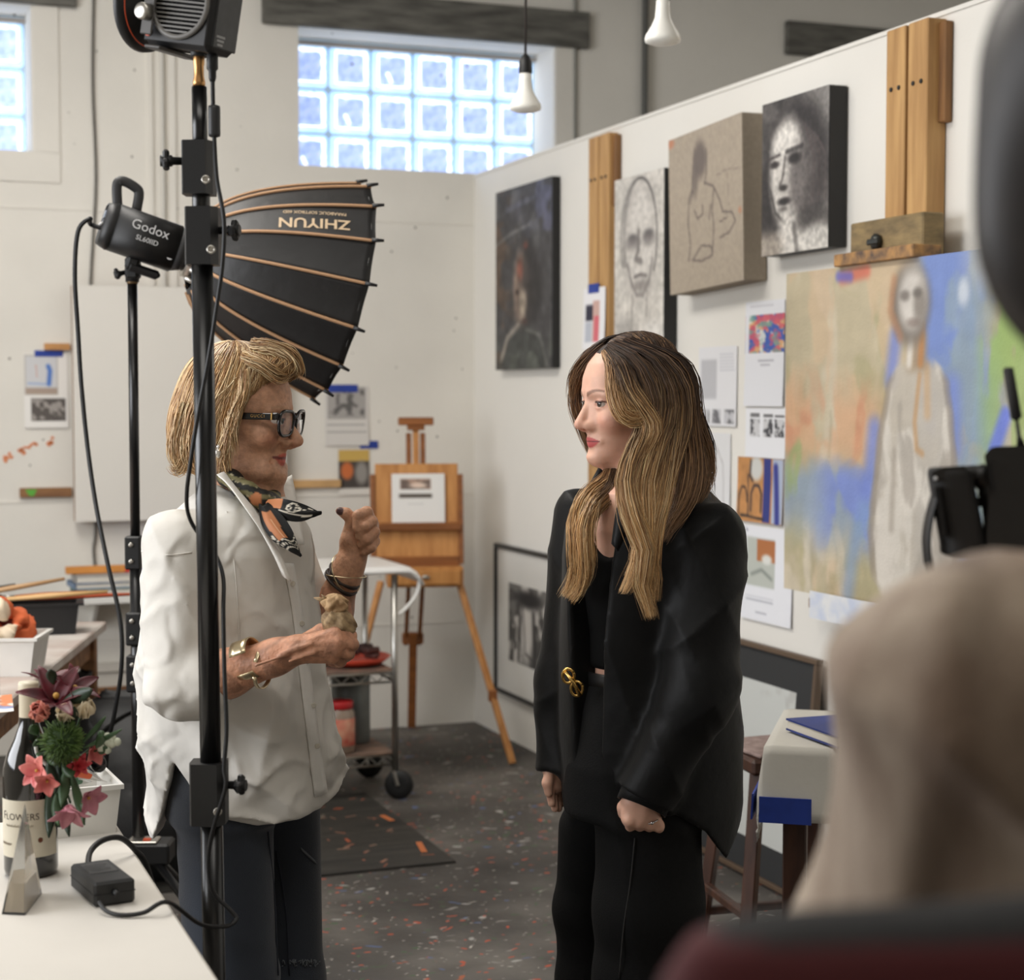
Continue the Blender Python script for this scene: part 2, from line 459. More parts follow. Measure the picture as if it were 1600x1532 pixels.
for i, (u_, v_) in enumerate(((.2, 4.6), (.2, 1.0), (4.9, 4.4))):
    t = thing('ceiling_light', ('long flat ceiling light panel over the middle of the studio', 'long flat ceiling light panel above the camera end of the studio', 'long flat ceiling light panel in the bay beyond the partition')[i], 'light', W(u_, v_, 3.9), ANG)
    ob('housing', MB().box((0, 0, -.075), (2.5, 1.3, .15), bev=.01), M('white_frame'), t)  # housing invented to go with each added overhead light
# lintels
for i, (a, b, z0, z1) in enumerate(((-.7, .948, 3.112, 3.28), (1.731, 3.266, 3.108, 3.272), (4.31, 6.0, 3.16, 3.318))):
    mb = MB(); n = 26
    mb.box(((a + b) / 2, V0 - .018, (z0 + z1) / 2), (b - a, .036, z1 - z0), bev=.004)
    struct('trim_%d' % (i + 1), mb, m_lintel, 'rough grey lintel board over a window opening', rz=ANG)
struct('baseboard_back', MB().box((.2, V0 - .02, .352), (2.1, .04, .035)).box((.2, V0 - .012, .17), (2.1, .024, .33)), M('baseboard_paint', (205, 200, 190), .8, var=.08, scale=4), 'painted ledge along the foot of the back wall', rz=ANG)

# glass-block windows
def glass_mat(name, c1, c2, e, sc):
    return M(name, c1, .18, rgb2=c2, scale=sc, emit=e, spec=.6)
g_rim = glass_mat('glass_rim', (190, 216, 240), (160, 196, 232), .95, 9)
g_pane = glass_mat('glass_pane', (190, 208, 244), (150, 174, 228), .85, 30)
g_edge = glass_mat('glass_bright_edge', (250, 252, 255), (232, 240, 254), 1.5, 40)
g_mort = M('mortar_lit', (170, 190, 205), .7, emit=.25)
def block_mesh(seed, pw_, ph):
    rnd = random.Random(seed); mb = MB()
    a, b = pw_ / 2 - .006, ph / 2 - .006
    mb.box((0, .045, 0), (2 * a, .09, 2 * b), bev=.012, mi=0)
    # inner rippled pane
    ia, ib = a - .024, b - .024
    n = 8
    off = [[rnd.uniform(-1, 1) for _ in range(n + 1)] for _ in range(n + 1)]
    mb.grid(lambda s, t: (-ia + 2 * ia * s, -.007 - .003 * off[int(round(s * n))][int(round(t * n))] * (.2 if s in (0, 1) or t in (0, 1) else 1), -ib + 2 * ib * t), n, n, mi=1)
    # glass highlights built as glowing wavy rims: top and right, thin left and bottom
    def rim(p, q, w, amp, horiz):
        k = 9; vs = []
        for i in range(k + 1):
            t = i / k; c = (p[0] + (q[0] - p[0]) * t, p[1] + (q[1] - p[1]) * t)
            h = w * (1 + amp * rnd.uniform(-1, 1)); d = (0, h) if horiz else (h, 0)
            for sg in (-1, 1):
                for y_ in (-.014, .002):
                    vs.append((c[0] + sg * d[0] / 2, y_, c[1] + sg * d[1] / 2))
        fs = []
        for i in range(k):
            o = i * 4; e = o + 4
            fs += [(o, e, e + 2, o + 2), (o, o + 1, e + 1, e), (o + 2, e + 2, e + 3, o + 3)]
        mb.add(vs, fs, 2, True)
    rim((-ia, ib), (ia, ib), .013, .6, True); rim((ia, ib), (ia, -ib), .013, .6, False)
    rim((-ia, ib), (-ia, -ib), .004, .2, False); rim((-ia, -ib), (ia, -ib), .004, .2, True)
    if rnd.random() < .25:
        x = rnd.uniform(-.3, .3) * ia; mb.box((x, -.012, -ib * .45), (.012, .006, .05), Euler((0, rnd.uniform(-.6, .2), 0)), mi=2)
    me = mb.mesh('glass_block')
    for m_ in (g_rim, g_pane, g_edge): me.materials.append(m_)
    return me
for wi, (a, b) in enumerate(win):
    w = (b - a); pitch = w / 6; ph = .2
    o = struct('window_%d' % (wi + 1), MB().box((w / 2, .045, 0 + (zt - zb) / 2), (w + .02, .05, zt - zb + .03)), g_mort, 'glass block window letting in blue daylight' if wi else 'glass block window beside the hanging cable', W(a, V0 + .235, zb), ANG)
    meshes = [block_mesh(100 + k + wi * 10, pitch, ph) for k in range(5)]
    for r in range(3):
        for c in range(6):
            share('glass_block', meshes[(r * 2 + c * 3) % 5], o, (pitch * (c + .5), 0, -.022 + ph * (r + .5)))
    # blue-lit reveal is the bare opening; wooden head strip
    h = ob('head_strip', MB().box((w / 2, -.012, zt - zb - .02), (w, .02, .018)), M('head_strip', (176, 168, 160), .7), o)

# conduits and cables on the back wall
def wall_pipe(name, label, cat, u, pts, r, mat):
    o = ob(name, MB().tube(spline(pts, 5), r, 8), mat, None, W(u, V0, 0), ANG); tag(o, label, cat); return o
m_cable = M('grey_cable', (96, 92, 86), .6)
m_white = M('white_enamel', (228, 226, 220), .5)
wall_pipe('wall_cable', 'thin dark cable hanging down the back wall beside the white canvas', 'cable', 1.0, [(.05, -.008, 3.9), (.022, -.008, 3.2), (.012, -.01, 2.8), (.02, -.008, 2.4), (-.008, -.01, 1.97), (-.02, -.012, 1.5), (.0, -.01, .98), (-.01, -.012, .85), (.0, -.01, .7), (-.02, -.012, .5), (-.02, -.01, .36)], .006, m_cable)
wall_pipe('conduit_pipe', 'thin painted conduit running down the back wall right of the glass block window', 'pipe', 3.2, [(0, -.012, 3.9), (0, -.012, 2.2), (0, -.012, .1)], .007, M('conduit_grey', (138, 138, 132), .6))
wall_pipe('conduit_pipe', 'dark upright pipe on the wall showing above the partition', 'pipe', 3.548, [(.02, -.03, 3.9), (0, -.03, 3.1), (0, -.03, .1)], .016, M('pipe_dark', (92, 92, 88), .6))
wall_pipe('conduit_pipe', 'white conduit running behind the light stands from ceiling to floor', 'pipe', 1.30, [(0, -.014, 3.9), (0, -.014, 2.4), (0, -.014, .37)], .009, M('conduit_white', (205, 202, 194), .6))

# hanging reflector bulbs
def bulb(loc, label, top):
    t = thing('hanging_bulb', label, 'light bulb', loc, 0, 'bare reflector bulbs on cords')
    prof = [(.004, -.0), (.03, .002), (.046, .008), (.0475, .016), (.045, .026), (.03, .05), (.021, .07), (.0185, .095), (.0175, .12), (.004, .121)]
    ob('bulb', MB().lathe(prof, n=24), M('bulb_white', (240, 238, 230), .35), t)
    ob('socket', MB().lathe([(.019, .115), (.02, .12), (.019, .15), (.012, .165), (.006, .172)], n=16), M('socket_black', (22, 22, 22), .5), t)
    ob('cord', MB().tube([(0, 0, .168), (.002, 0, .6), (0, 0, top - loc[2])], .0045, 6), M('cord_dark', (52, 46, 42), .6), t)
bulb((.04, 5.2, 2.345), 'white reflector bulb hanging in front of the glass block window', 3.9)
bulb((.392, 4.55, 2.413), 'white reflector bulb hanging above the partition wall', 3.9)

# ================================================================== pictures
m_paint = M('oil_paint', vc=True, rough=.55, bump=.25, bscale=140)
m_paper = M('paper_print', vc=True, rough=.8)
m_black = M('black_edge', (20, 19, 19), .5)
def partition_canvas(name, label, v_l, z_t, w, h, th, P, side, tilt=0.0, cat='painting'):
    """stretched canvas hung on the partition; left edge at v_l, top at z_t"""
    t = thing(name, label, cat, W(U0, v_l - w / 2, z_t - h), ANG)
    t.rotation_euler = (tilt, 0, ANG)
    ob('stretcher', MB().box((-th / 2 - .003, 0, h / 2), (th, w, h), bev=.003), side, t)
    painted('painted_face', P, w, h, lambda x, y: (-th - .0045, w / 2 - x, h - y), m_paint, t)
    return t
# 1 dark portrait
P = Paint(.63, .765, 84, (66, 64, 66))
P.blot(5, 7, .48, (92, 94, 118), 3, .8, ss(.7, .1, P.Y) * ss(.2, .9, P.X)).blot(4, 7, .5, (96, 74, 58), 5, .8, ss(.5, 0, P.X)).blot(9, 3, .55, (118, 118, 118), 8, .5, ss(.9, .2, P.Y))
P.line([(0, .36), (.3, .3), (.62, .27)], .012, (140, 140, 138), .6).line([(.2, .14), (.7, .1)], .02, (110, 112, 130), .5)
P.ell(.62, .66, .2, .26, (38, 35, 36), .4, .85).ell(.46, .68, .13, .24, (128, 110, 98), .35).ell(.56, .72, .1, .22, (52, 46, 46), .5, .8)
P.ell(.45, .55, .05, .07, (140, 74, 60), .6, .75).ell(.55, .4, .04, .025, (140, 66, 52), .6, .6).ell(.5, .78, .06, .1, (186, 170, 150), .6, .8).ell(.4, .7, .035, .02, (60, 44, 40), .5).ell(.53, .9, .05, .02, (70, 46, 42), .5)
P.ell(.5, 1.2, .44, .26, (62, 64, 62), .3).line([(.1, 1.15), (.22, 1.0), (.42, .92)], .02, (160, 150, 138), .7).line([(.55, .95), (.8, 1.0), (.92, 1.2)], .012, (118, 118, 112), .6).blot(6, 6, .55, (92, 96, 88), 12, .6, ss(.9, 1.1, P.Y)).grain(.35, 14, 18)
partition_canvas('dark_portrait_painting', 'dark oil portrait of a figure with blue-grey background', 7.058, 2.38, .635, .765, .035, P, m_black)
# 2 pale head drawing
P = Paint(.4, .72, 72, (202, 197, 189)); P.grain(.12, 5, 6, 4)
P.ell(.52, .58, .35, .55, (176, 170, 164), .2, .6).ell(.55, .6, .27, .46, (206, 201, 194), .3)
for dx, r in ((0, .35), (.02, .33), (-.02, .37)):
    P.line([(.52 + dx + r * math.cos(a), .56 + .53 * math.sin(a)) for a in np.linspace(-3.6, .6, 22)], .012, (96, 92, 90), .55)
for x, y in ((.38, .56), (.7, .54)): P.ell(x, y, .1, .045, (84, 80, 80), .6, .85).ell(x, y + .05, .12, .05, (120, 114, 112), .7, .7)
P.line([(.5, .5), (.5, .66), (.44, .74), (.56, .77)], .03, (104, 98, 96), .7).line([(.42, .9), (.54, .885), (.66, .9)], .018, (104, 98, 96), .8).ell(.55, .98, .16, .05, (120, 114, 110), .7, .7).line([(.28, .78), (.36, .95), (.46, 1.06), (.6, 1.07), (.72, .94), (.78, .76)], .02, (112, 106, 104), .6)
P.line([(.38, 1.05), (.36, 1.4)], .014, (130, 124, 120), .7).line([(.68, 1.04), (.66, 1.25)], .014, (130, 124, 120), .7).ell(.25, 1.42, .22, .16, (150, 146, 142), .6, .7).ell(.8, 1.45, .25, .14, (224, 220, 214), .5, .8).grain(.14, 22, 28, 9)
partition_canvas('pale_head_drawing', 'tall charcoal drawing of a bald head on pale ground', 5.79, 2.286, .405, .72, .05, P, m_black, cat='drawing')
# 3 linen figure sketch
P = Paint(.5, .52, 90, (168, 155, 138)); P.grain(.07, 50, 50, 4)
lc = (92, 82, 78)
def sk(pts, w=.007, a=.8): P.line(pts, w, lc, a)
P.ell(.44, .2, .085, .12, lc, .4, .75).ell(.37, .33, .04, .1, lc, .6, .6)
sk([(.37, .12), (.34, .3), (.33, .4)]); sk([(.53, .15), (.53, .3), (.5, .37)]); sk([(.5, .36), (.62, .4), (.7, .5), (.74, .58)]); sk([(.33, .38), (.28, .44), (.27, .6), (.3, .74), (.27, .84)])
sk([(.62, .42), (.6, .55), (.62, .66), (.6, .82)]); sk([(.36, .52), (.4, .58), (.47, .56), (.47, .5)]); sk([(.33, .84), (.45, .76), (.58, .78), (.6, .84), (.45, .86), (.32, .84)])
sk([(.74, .58), (.86, .6), (.9, .66), (.82, .72), (.7, .74)]); sk([(.7, .64), (.8, .62)], .005); sk([(.66, .34), (.8, .32), (.95, .34)], .004, .35); sk([(.8, .34), (.82, .55)], .004, .35); sk([(.3, .46), (.34, .4)], .012, .5); sk([(.58, .52), (.56, .6)], .012, .5)
P.ell(.03, .03, .05, .03, (196, 120, 84), .6, .7).ell(.96, .6, .02, .02, (190, 120, 84), .6, .6)
partition_canvas('linen_figure_sketch', 'pencil figure sketch on raw linen canvas', 5.272, 2.372, .51, .52, .08, P, M('raw_linen', (150, 138, 122), .9, var=.06, scale=80, bump=.3, bscale=300), math.radians(-2.2), 'drawing')
# 4 charcoal woman
P = Paint(.385, .465, 90, (84, 80, 78)); P.grain(.5, 7, 8, 6)
P.ell(.85, .15, .3, .35, (150, 146, 142), .7, .8).ell(.55, .5, .46, .48, (44, 40, 40), .3, .95).ell(.18, .85, .25, .35, (46, 42, 42), .5, .8)
P.ell(.4, .58, .27, .42, (206, 201, 194), .25).ell(.62, .66, .2, .36, (92, 86, 84), .5, .85).ell(.36, .36, .2, .14, (226, 221, 214), .5, .8)
P.ell(.2, .5, .07, .03, (56, 50, 50), .5).ell(.5, .48, .1, .045, (44, 40, 40), .5).line([(.1, .45), (.28, .43)], .014, (60, 54, 54), .8).line([(.38, .42), (.62, .4)], .02, (50, 46, 46), .8).line([(.36, .46), (.33, .6), (.28, .68), (.36, .7)], .018, (90, 84, 82), .8).ell(.34, .695, .06, .025, (56, 52, 50), .6).ell(.35, .8, .1, .032, (46, 42, 42), .5).ell(.34, .86, .07, .02, (120, 114, 110), .6).line([(.14, .7), (.22, .88), (.36, .97), (.5, .9)], .016, (70, 66, 64), .8)
for k in range(9): P.line([(.6 + .03 * k, .2 + .02 * k), (.75 + .025 * k, .5), (.72 + .03 * k, .85)], .006, (110 + 6 * (k % 3), 104, 102), .45)
P.ell(.45, 1.1, .2, .2, (212, 207, 200), .4).ell(.72, .98, .2, .1, (70, 66, 64), .5, .7).ell(.85, 1.16, .3, .14, (214, 210, 203), .4, .9).ell(.1, 1.15, .22, .12, (170, 160, 148), .5, .9).line([(.5, 1.0), (.55, 1.2)], .03, (80, 76, 74), .6).grain(.25, 30, 34, 3)
partition_canvas('charcoal_portrait', 'charcoal portrait of a long haired woman with black canvas edge', 4.69, 2.388, .383, .46, .06, P, m_black, cat='drawing')
# big abstract figure painting, on a wall easel
bw_, bh_ = 1.30, .915
P = Paint(bw_, bh_, 220, (190, 178, 150)); P.X *= bw_; P.Y *= bw_
X, Y = P.X, P.Y
def st(sx, sy, seed): return fbm(X * sx + 1.2 * fbm(X * 5, Y * 5, seed + 9), Y * sy + 1.2 * fbm(X * 5, Y * 5, seed + 5), seed)
def dab(sx, sy, th, col, seed, a=1.0, where=1.0, soft=.12): P.lay(a * where * ss(th, th + soft, st(sx, sy, seed)), col)
dab(5, 2, .45, (172, 164, 128), 2, .8); dab(6, 2.5, .5, (206, 194, 172), 5, .8); dab(8, 3, .55, (210, 182, 150), 9, .6); dab(10, 3, .6, (160, 152, 122), 13, .5)
band = ss(.30, .44, Y + .08 * st(4, 4, 3)) * ss(.66, .52, Y + .08 * st(5, 5, 4)) * ss(.60, .40, X)
dab(7, 3, .40, (212, 164, 128), 21, .7, band); dab(9, 4, .52, (200, 134, 104), 22, .55, band)
blue = ss(.62, .70, X + .06 * (st(8, 4, 4) - .5)) * ss(1.04, .90, X + .16 * (st(6, 4, 8) - .5))
P.lay(blue * .9 * ss(.95, .72, Y), (134, 156, 186)); dab(6, 4, .48, (116, 138, 200), 31, .85, blue); dab(9, 3, .52, (140, 156, 168), 32, .7, blue); dab(7, 5, .60, (166, 166, 158), 36, .7, blue)
gr = ss(.88, .97, X) * ss(1.3, 1.1, X)
dab(12, 3, .47, (152, 184, 104), 41, .85, gr * ss(.95, .1, Y)); dab(6, 4, .5, (200, 190, 168), 43, .85, ss(.96, 1.06, X))
P.lay(ss(.13, .03, Y) * ss(.8, .95, X) * .7, (208, 202, 188))
bl = ss(.50, .58, Y + .14 * (st(6, 5, 51) - .5)) * ss(.82, .66, Y + .14 * (st(8, 5, 52) - .5)) * ss(.52, .42, X)
P.lay(bl * .8, (136, 156, 182)); dab(7, 6, .50, (120, 138, 206), 55, .85, bl * ss(.12, .3, X)); dab(9, 6, .5, (150, 166, 112), 57, .8, ss(.45, .5, Y) * ss(.70, .6, Y) * ss(.35, .1, X))
P.line([(.42, .66), (.36, .8), (.34, .9)], .03, (128, 156, 198), .6, .9).line([(.5, .72), (.56, .86)], .03, (146, 124, 162), .5, .9).line([(.56, .2), (.54, .31)], .026, (118, 136, 206), .8, .9).line([(.465, .44), (.45, .54), (.43, .6)], .03, (118, 136, 206), .8, .9).line([(.81, .33), (.82, .48)], .032, (118, 136, 208), .75, .9).line([(1.02, .4), (.98, .48)], .022, (110, 128, 220), .9, .6)
def body(y): return np.interp(y, [.25, .28, .32, .42, .55, .72, .84, .92], [.06, .10, .125, .15, .175, .195, .175, .10])
hw = body(Y) + .02 * (st(6, 8, 77) - .5); cxf = .66 - .03 * (Y - .3)
fig = ss(hw * 1.12, hw * .86, np.abs(X - cxf)) * ss(.25, .29, Y) * ss(.93, .85, Y)
P.lay(fig * .93, (188, 180, 168)); dab(14, 5, .48, (214, 208, 198), 61, .85, fig); dab(12, 4, .58, (156, 148, 138), 62, .6, fig); dab(9, 4, .6, (176, 158, 178), 65, .5, fig * ss(.55, .8, Y))
edge = ss(.022, .006, np.abs(np.abs(X - cxf) - hw)) * ss(.28, .32, Y) * ss(.88, .8, Y)
P.lay(edge * .55, (134, 122, 108)).line([(.67, .3), (.65, .42), (.66, .49), (.685, .5)], .009, (186, 134, 80), .55, .9).line([(.7, .28), (.705, .4)], .014, (200, 156, 106), .5, .9).line([(.56, .5), (.55, .7)], .012, (150, 140, 128), .5, .9)
P.rect(.612, .19, .70, .29, (160, 138, 112), .85, .018).line([(.632, .18), (.622, .27)], .013, (220, 214, 204), .9, .8).line([(.68, .17), (.672, .27)], .012, (188, 126, 70), .7, .8)
P.ell(.625, .115, .085, .105, (112, 104, 96), .3).ell(.632, .105, .062, .08, (204, 198, 190), .4).ell(.665, .12, .026, .045, (124, 116, 108), .6, .8).ell(.60, .095, .022, .014, (112, 104, 98), .6, .8).ell(.655, .09, .02, .012, (104, 98, 92), .6, .8).ell(.64, .165, .03, .012, (130, 116, 108), .6, .7).line([(.55, .05), (.535, .13), (.58, .2)], .014, (180, 126, 90), .55, .9)
P.ell(.85, .1, .022, .032, (210, 216, 224), .6, .8).line([(.3, .03), (.42, .02)], .018, (206, 104, 84), .8, .8).line([(.28, .025), (.34, .03)], .014, (100, 104, 190), .8, .8)
dab(12, 3, .55, (210, 200, 182), 71, .55, ss(.66, .8, Y) * ss(.55, .4, X)); dab(5, 6, .58, (148, 158, 128), 73, .5, ss(.74, .87, Y))
P.C *= (1 + .05 * (st(30, 7, 81) - .5) + .08 * (st(14, 30, 83) - .5))[..., None]; P.C = np.clip(P.C, 0, 255)
big = thing('abstract_figure_painting', 'large abstract painting of a pale figure on blue and ochre ground', 'painting', W(U0 - .10, 4.407 - bw_ / 2, .94), ANG)
ob('stretcher', MB().box((-.02, 0, bh_ / 2), (.036, bw_, bh_), bev=.003), M('canvas_edge', (188, 180, 166), .8, var=.05), big)
painted('painted_face', P, bw_, bh_, lambda x, y: (-.0405, bw_ / 2 - x, bh_ - y), m_paint, big)

# ------------------------------------------------------------------ wall easels: paired boards screwed to the partition
m_pine = M('pine_board', (202, 160, 104), .65, rgb2=(164, 122, 74), scale=3.5, stretch=(9, 9, .8), bump=.12, bscale=40)
m_pine_d = M('pine_dark', (150, 106, 60), .65, rgb2=(112, 78, 46), scale=4, stretch=(9, 9, .8))
m_screw = M('screw_black', (26, 24, 22), .5)
def wall_easel(label, v_c, top, w, gap, th, third):
    t = thing('wall_easel', label, 'easel', W(U0, v_c, 0), ANG, 'wooden wall easels on the partition')
    for sg in (1, -1):
        p = ob('board', MB().box((-.002 - th / 2, sg * (w + gap) / 2, top / 2 + .02), (th, w, top - .04), bev=.003), m_pine, t)
        for k in (-1, 1):
            ob('screw', MB().lathe([(.007, 0), (.006, .003)], (-.002 - th, sg * (w + gap) / 2 + k * .018, top - .16), 8, axis=(-1, 0, 0)), m_screw, p)
    ob('back_board', MB().box((-.014, -(w + gap / 2) - .012, top - .14), (.026, .03, .26), bev=.003), m_pine_d, t)
    return t
wall_easel('pair of pine boards with a taped paper fixed to the partition', 5.965, 2.476, .086, .012, .04, True)
we = wall_easel('pine wall easel with clamp holding the large abstract painting', 3.93, 2.482, .088, .014, .06, True)
cl = ob('clamp_block', MB().box((-.095, -.01, 1.915), (.066, .34, .112), bev=.004), M('spattered_wood', (150, 128, 88), .7, rgb2=(104, 88, 62), scale=14, stretch=(1, 1, 3)), we)
ob('clamp_lip', MB().box((-.115, .005, 1.8715), (.09, .375, .034), bev=.003), M('spattered_wood_orange', (186, 140, 86), .7, rgb2=(92, 76, 66), scale=26), we)
ob('wing_nut', MB().lathe([(.012, 0), (.022, .004), (.022, .014), (.01, .02)], (-.128, .02, 1.91), 8, axis=(-1, 0, 0)).box((-.148, .02, 1.91), (.008, .05, .016), bev=.003), M('steel_dark', (70, 72, 70), .4, .7), we)
tr = ob('tray', MB().box((-.1, .0, .925), (.19, .5, .03), bev=.003), m_pine_d, we)
tp = ob('paint_paper', MB().box((-.115, .01, .905), (.005, .36, .075)), M('spattered_paper', (226, 226, 224), .8, rgb2=(196, 204, 222), scale=18), None, W(U0 - .085, 3.94, 0), ANG)
tp.location = W(U0 - .085, 3.97, .018); tag(tp, 'white paint-dabbed paper strip hanging over the tray under the abstract painting', 'paper')

# ------------------------------------------------------------------ pinned sheets
m_tape = M('blue_tape', (36, 62, 150), .6, var=.12, scale=30)
def sheet(where, label, a, z_t, w, h, P, tape=None, name='pinned_sheet', cat='paper', tilt=0, off=.002, bend=.006):
    """where 'b' back wall (a=u of left edge) or 'p' partition (a=v of left edge)"""
    if where == 'b':
        t = thing(name, label, cat, W(a, V0, z_t), ANG); pt = lambda x, y, o: (x, -o, -y)
    else:
        t = thing(name, label, cat, W(U0, a, z_t), ANG); pt = lambda x, y, o: (-o, -x, -y)
    painted('sheet', P, w, h, lambda x, y: pt(x, y, off + bend * (y / h) ** 2 + .002), m_paper, t)
    if tape:
        for (x, y, tw, th_) in tape:
            mb = MB(); mb.grid(lambda s, q: pt(x + tw * s, y + th_ * q, off + .0035 + bend * max(0, (y + th_ * q) / h) ** 2), 2, 2)
            ob('tape', mb, m_tape, t)
    return t
def lines(P, x0, x1, ys, col=(150, 150, 158), w=.006, a=.7):
    for y in ys: P.line([(x0, y), (x1 - .07 * ((y * 97) % 1), y)], w, col, a, .3)
# back wall left: two prints
P = Paint(.178, .31, 48, (232, 228, 222)); P.rect(.02, .04, .78, .98, (190, 186, 180)).rect(.05, .07, .75, .8, (206, 206, 208)).rect(.04, .8, .76, .96, (170, 152, 138)).line([(.56, .3), (.6, .4), (.57, .72)], .05, (66, 110, 190), .9).line([(.1, .7), (.5, .72)], .02, (130, 160, 210), .7).line([(.28, .28), (.3, .55)], .012, (206, 140, 120), .7)
P.rect(.0, 1.0, 1.0, 1.74, (234, 231, 226)).rect(.15, 1.05, .95, 1.58, (92, 86, 82)).blot(10, 10, .52, (176, 170, 164), 4, .8, ss(1.06, 1.08, P.Y) * ss(1.57, 1.55, P.Y) * ss(.16, .18, P.X) * ss(.94, .92, P.X))
sheet('b', 'white sheet with two small prints taped beside the white canvas', .716, 1.68, .178, .31, P, [(.045, -.012, .115, .026)])
# back wall near easel
P = Paint(.2, .26, 44, (216, 212, 206)); P.rect(.05, .02, .95, .72, (168, 164, 160)).blot(7, 7, .5, (92, 90, 88), 8, .9, ss(.04, .08, P.Y) * ss(.66, .6, P.Y) * ss(.08, .12, P.X) * ss(.92, .88, P.X)); lines(P, .05, .95, (.84, 1.0, 1.06), (110, 108, 108))
sheet('b', 'grey printed sheet taped to the back wall above the small poster', 2.003, 1.545, .2, .262, P, [(.016, -.008, .135, .034)])
P = Paint(.15, .21, 40, (214, 208, 198)); P.rect(.02, .06, .98, .45, (206, 172, 92)).rect(.02, .4, .98, 1.2, (72, 66, 62)).ell(.28, .68, .2, .26, (204, 112, 62), .3).ell(.74, .75, .2, .34, (150, 146, 140), .4).rect(0, 1.22, 1, 1.4, (226, 222, 214))
sheet('b', 'small yellow and black poster with a blue tape strip beside the artist easel', 2.062, 1.272, .145, .21, P, [(.1, -.03, .085, .034)])
# partition sheets
P = Paint(.25, .5, 48, (226, 227, 232)); P.rect(.05, .28, .98, 1.02, (232, 232, 238)).rect(.12, .08, .72, .12, (206, 206, 212)); P.C[:] = np.where((P.Y[..., None] > .25) & (P.Y[..., None] < 1.0), (70, 98, 176), P.C)
q = (P.Y > .25) * (P.Y < 1.0) * 1.0
P.blot(6, 7, .5, (226, 172, 120), 4, .95, q).blot(7, 6, .54, (222, 224, 214), 9, .9, q).blot(6, 6, .58, (206, 92, 110), 14, .9, q).blot(5, 9, .55, (120, 160, 150), 17, .8, q); P.rect(0, .2, .1, 1.02, (228, 229, 234)).rect(.35, 1.12, .75, 1.15, (180, 180, 188)).rect(.4, 1.2, .65, 1.23, (180, 180, 188))
sheet('p', 'sheet with a bright blue and orange print pinned beside the abstract painting', 4.895, 1.80, .245, .33, P)
P = Paint(.25, .27, 54, (232, 233, 237))
for k, x in enumerate((.12, .45, .74)):
    P.rect(x, .1 + .02 * k, x + .24, .2, (120, 120, 122)); mm = (P.X > x) * (P.X < x + .24) * (P.Y > .24) * (P.Y < .62) * 1.0
    P.lay(mm, (206, 206, 208)).blot(13, 8, .46, (62, 62, 66), 5 + k, .9, mm)
sheet('p', 'white sheet of small black and white figure prints below the blue print', 4.89, 1.463, .25, .155, P, bend=.002)
P = Paint(.29, .21, 56, (190, 136, 84)); P.grain(.15, 9, 9)
P.rect(.58, 0, .74, .72, (52, 60, 128)).rect(.78, 0, 1, .72, (176, 186, 206)).line([(.84, .1), (.9, .7)], .05, (56, 62, 140)).ell(.42, .12, .14, .14, (206, 206, 202), .3).line([(.05, .66), (.05, .44), (.1, .34), (.18, .34), (.23, .44), (.23, .5)], .014, (62, 50, 48)).line([(.32, .6), (.32, .4), (.38, .31), (.48, .31), (.54, .4), (.54, .6)], .017, (50, 46, 54)).line([(.24, .2), (.26, .66)], .012, (70, 58, 54)).line([(.3, .04), (.28, .2), (.34, .26)], .02, (70, 58, 54)).line([(.1, .66), (.6, .68)], .015, (60, 50, 46))
sheet('p', 'orange and dark blue figure study pinned left of the abstract painting', 4.94, 1.307, .29, .205, P)
P = Paint(.31, .3, 58, (230, 231, 236)); P.rect(.1, .12, .66, .62, (186, 190, 182)).rect(.3, .13, .67, .36, (176, 112, 68)).ell(.5, .33, .1, .05, (222, 222, 216), .4).line([(.2, .5), (.4, .44), (.6, .52)], .02, (130, 136, 130), .8); lines(P, .1, .7, (.7, .73, .76, .8), (150, 152, 162), .004); lines(P, .3, .55, (.88,), (150, 152, 162), .006); P.ell(.09, .05, .015, .015, (50, 60, 90), .4)
sheet('p', 'white page with a small orange and grey picture and text lines', 4.905, 1.09, .315, .3, P)
P = Paint(.27, .27, 50, (226, 226, 229)); P.rect(.06, .16, .48, .66, (190, 190, 194)); lines(P, .55, .95, (.1, .14, .18, .22, .26, .3), (196, 196, 204), .004)
for x in (.06, .36, .7):
    mm = (P.X > x) * (P.X < x + .25) * (P.Y > .78) * (P.Y < .98) * 1.0; P.lay(mm, (196, 196, 200)).blot(12, 8, .46, (104, 104, 108), int(x * 50), .9, mm)
sheet('p', 'faint printed page behind the head of the woman in black', 5.215, 1.665, .265, .262, P, bend=.003)
P = Paint(.22, .3, 40, (222, 222, 223)); P.line([(.2, 1.3), (.25, .5), (.5, .2), (.75, .5), (.8, 1.3)], .012, (150, 146, 146), .7).line([(.4, .4), (.5, .9)], .01, (160, 156, 156), .6)
sheet('p', 'pale pencil sketch pinned left of the orange figure study', 5.19, 1.38, .2, .28, P, bend=.003)
P = Paint(.22, .2, 44, (234, 233, 235)); P.rect(.1, .25, .45, .48, (52, 50, 66)).rect(.45, .2, .75, .8, (206, 170, 160)).rect(.5, .42, .74, .8, (214, 110, 120)).rect(.1, .5, .42, .8, (186, 190, 200))
s0 = sheet('p', 'colour printed sheet taped in blue to the pine boards', 6.085, 1.91, .2, .23, P, [(.045, -.015, .1, .035)], off=.046)

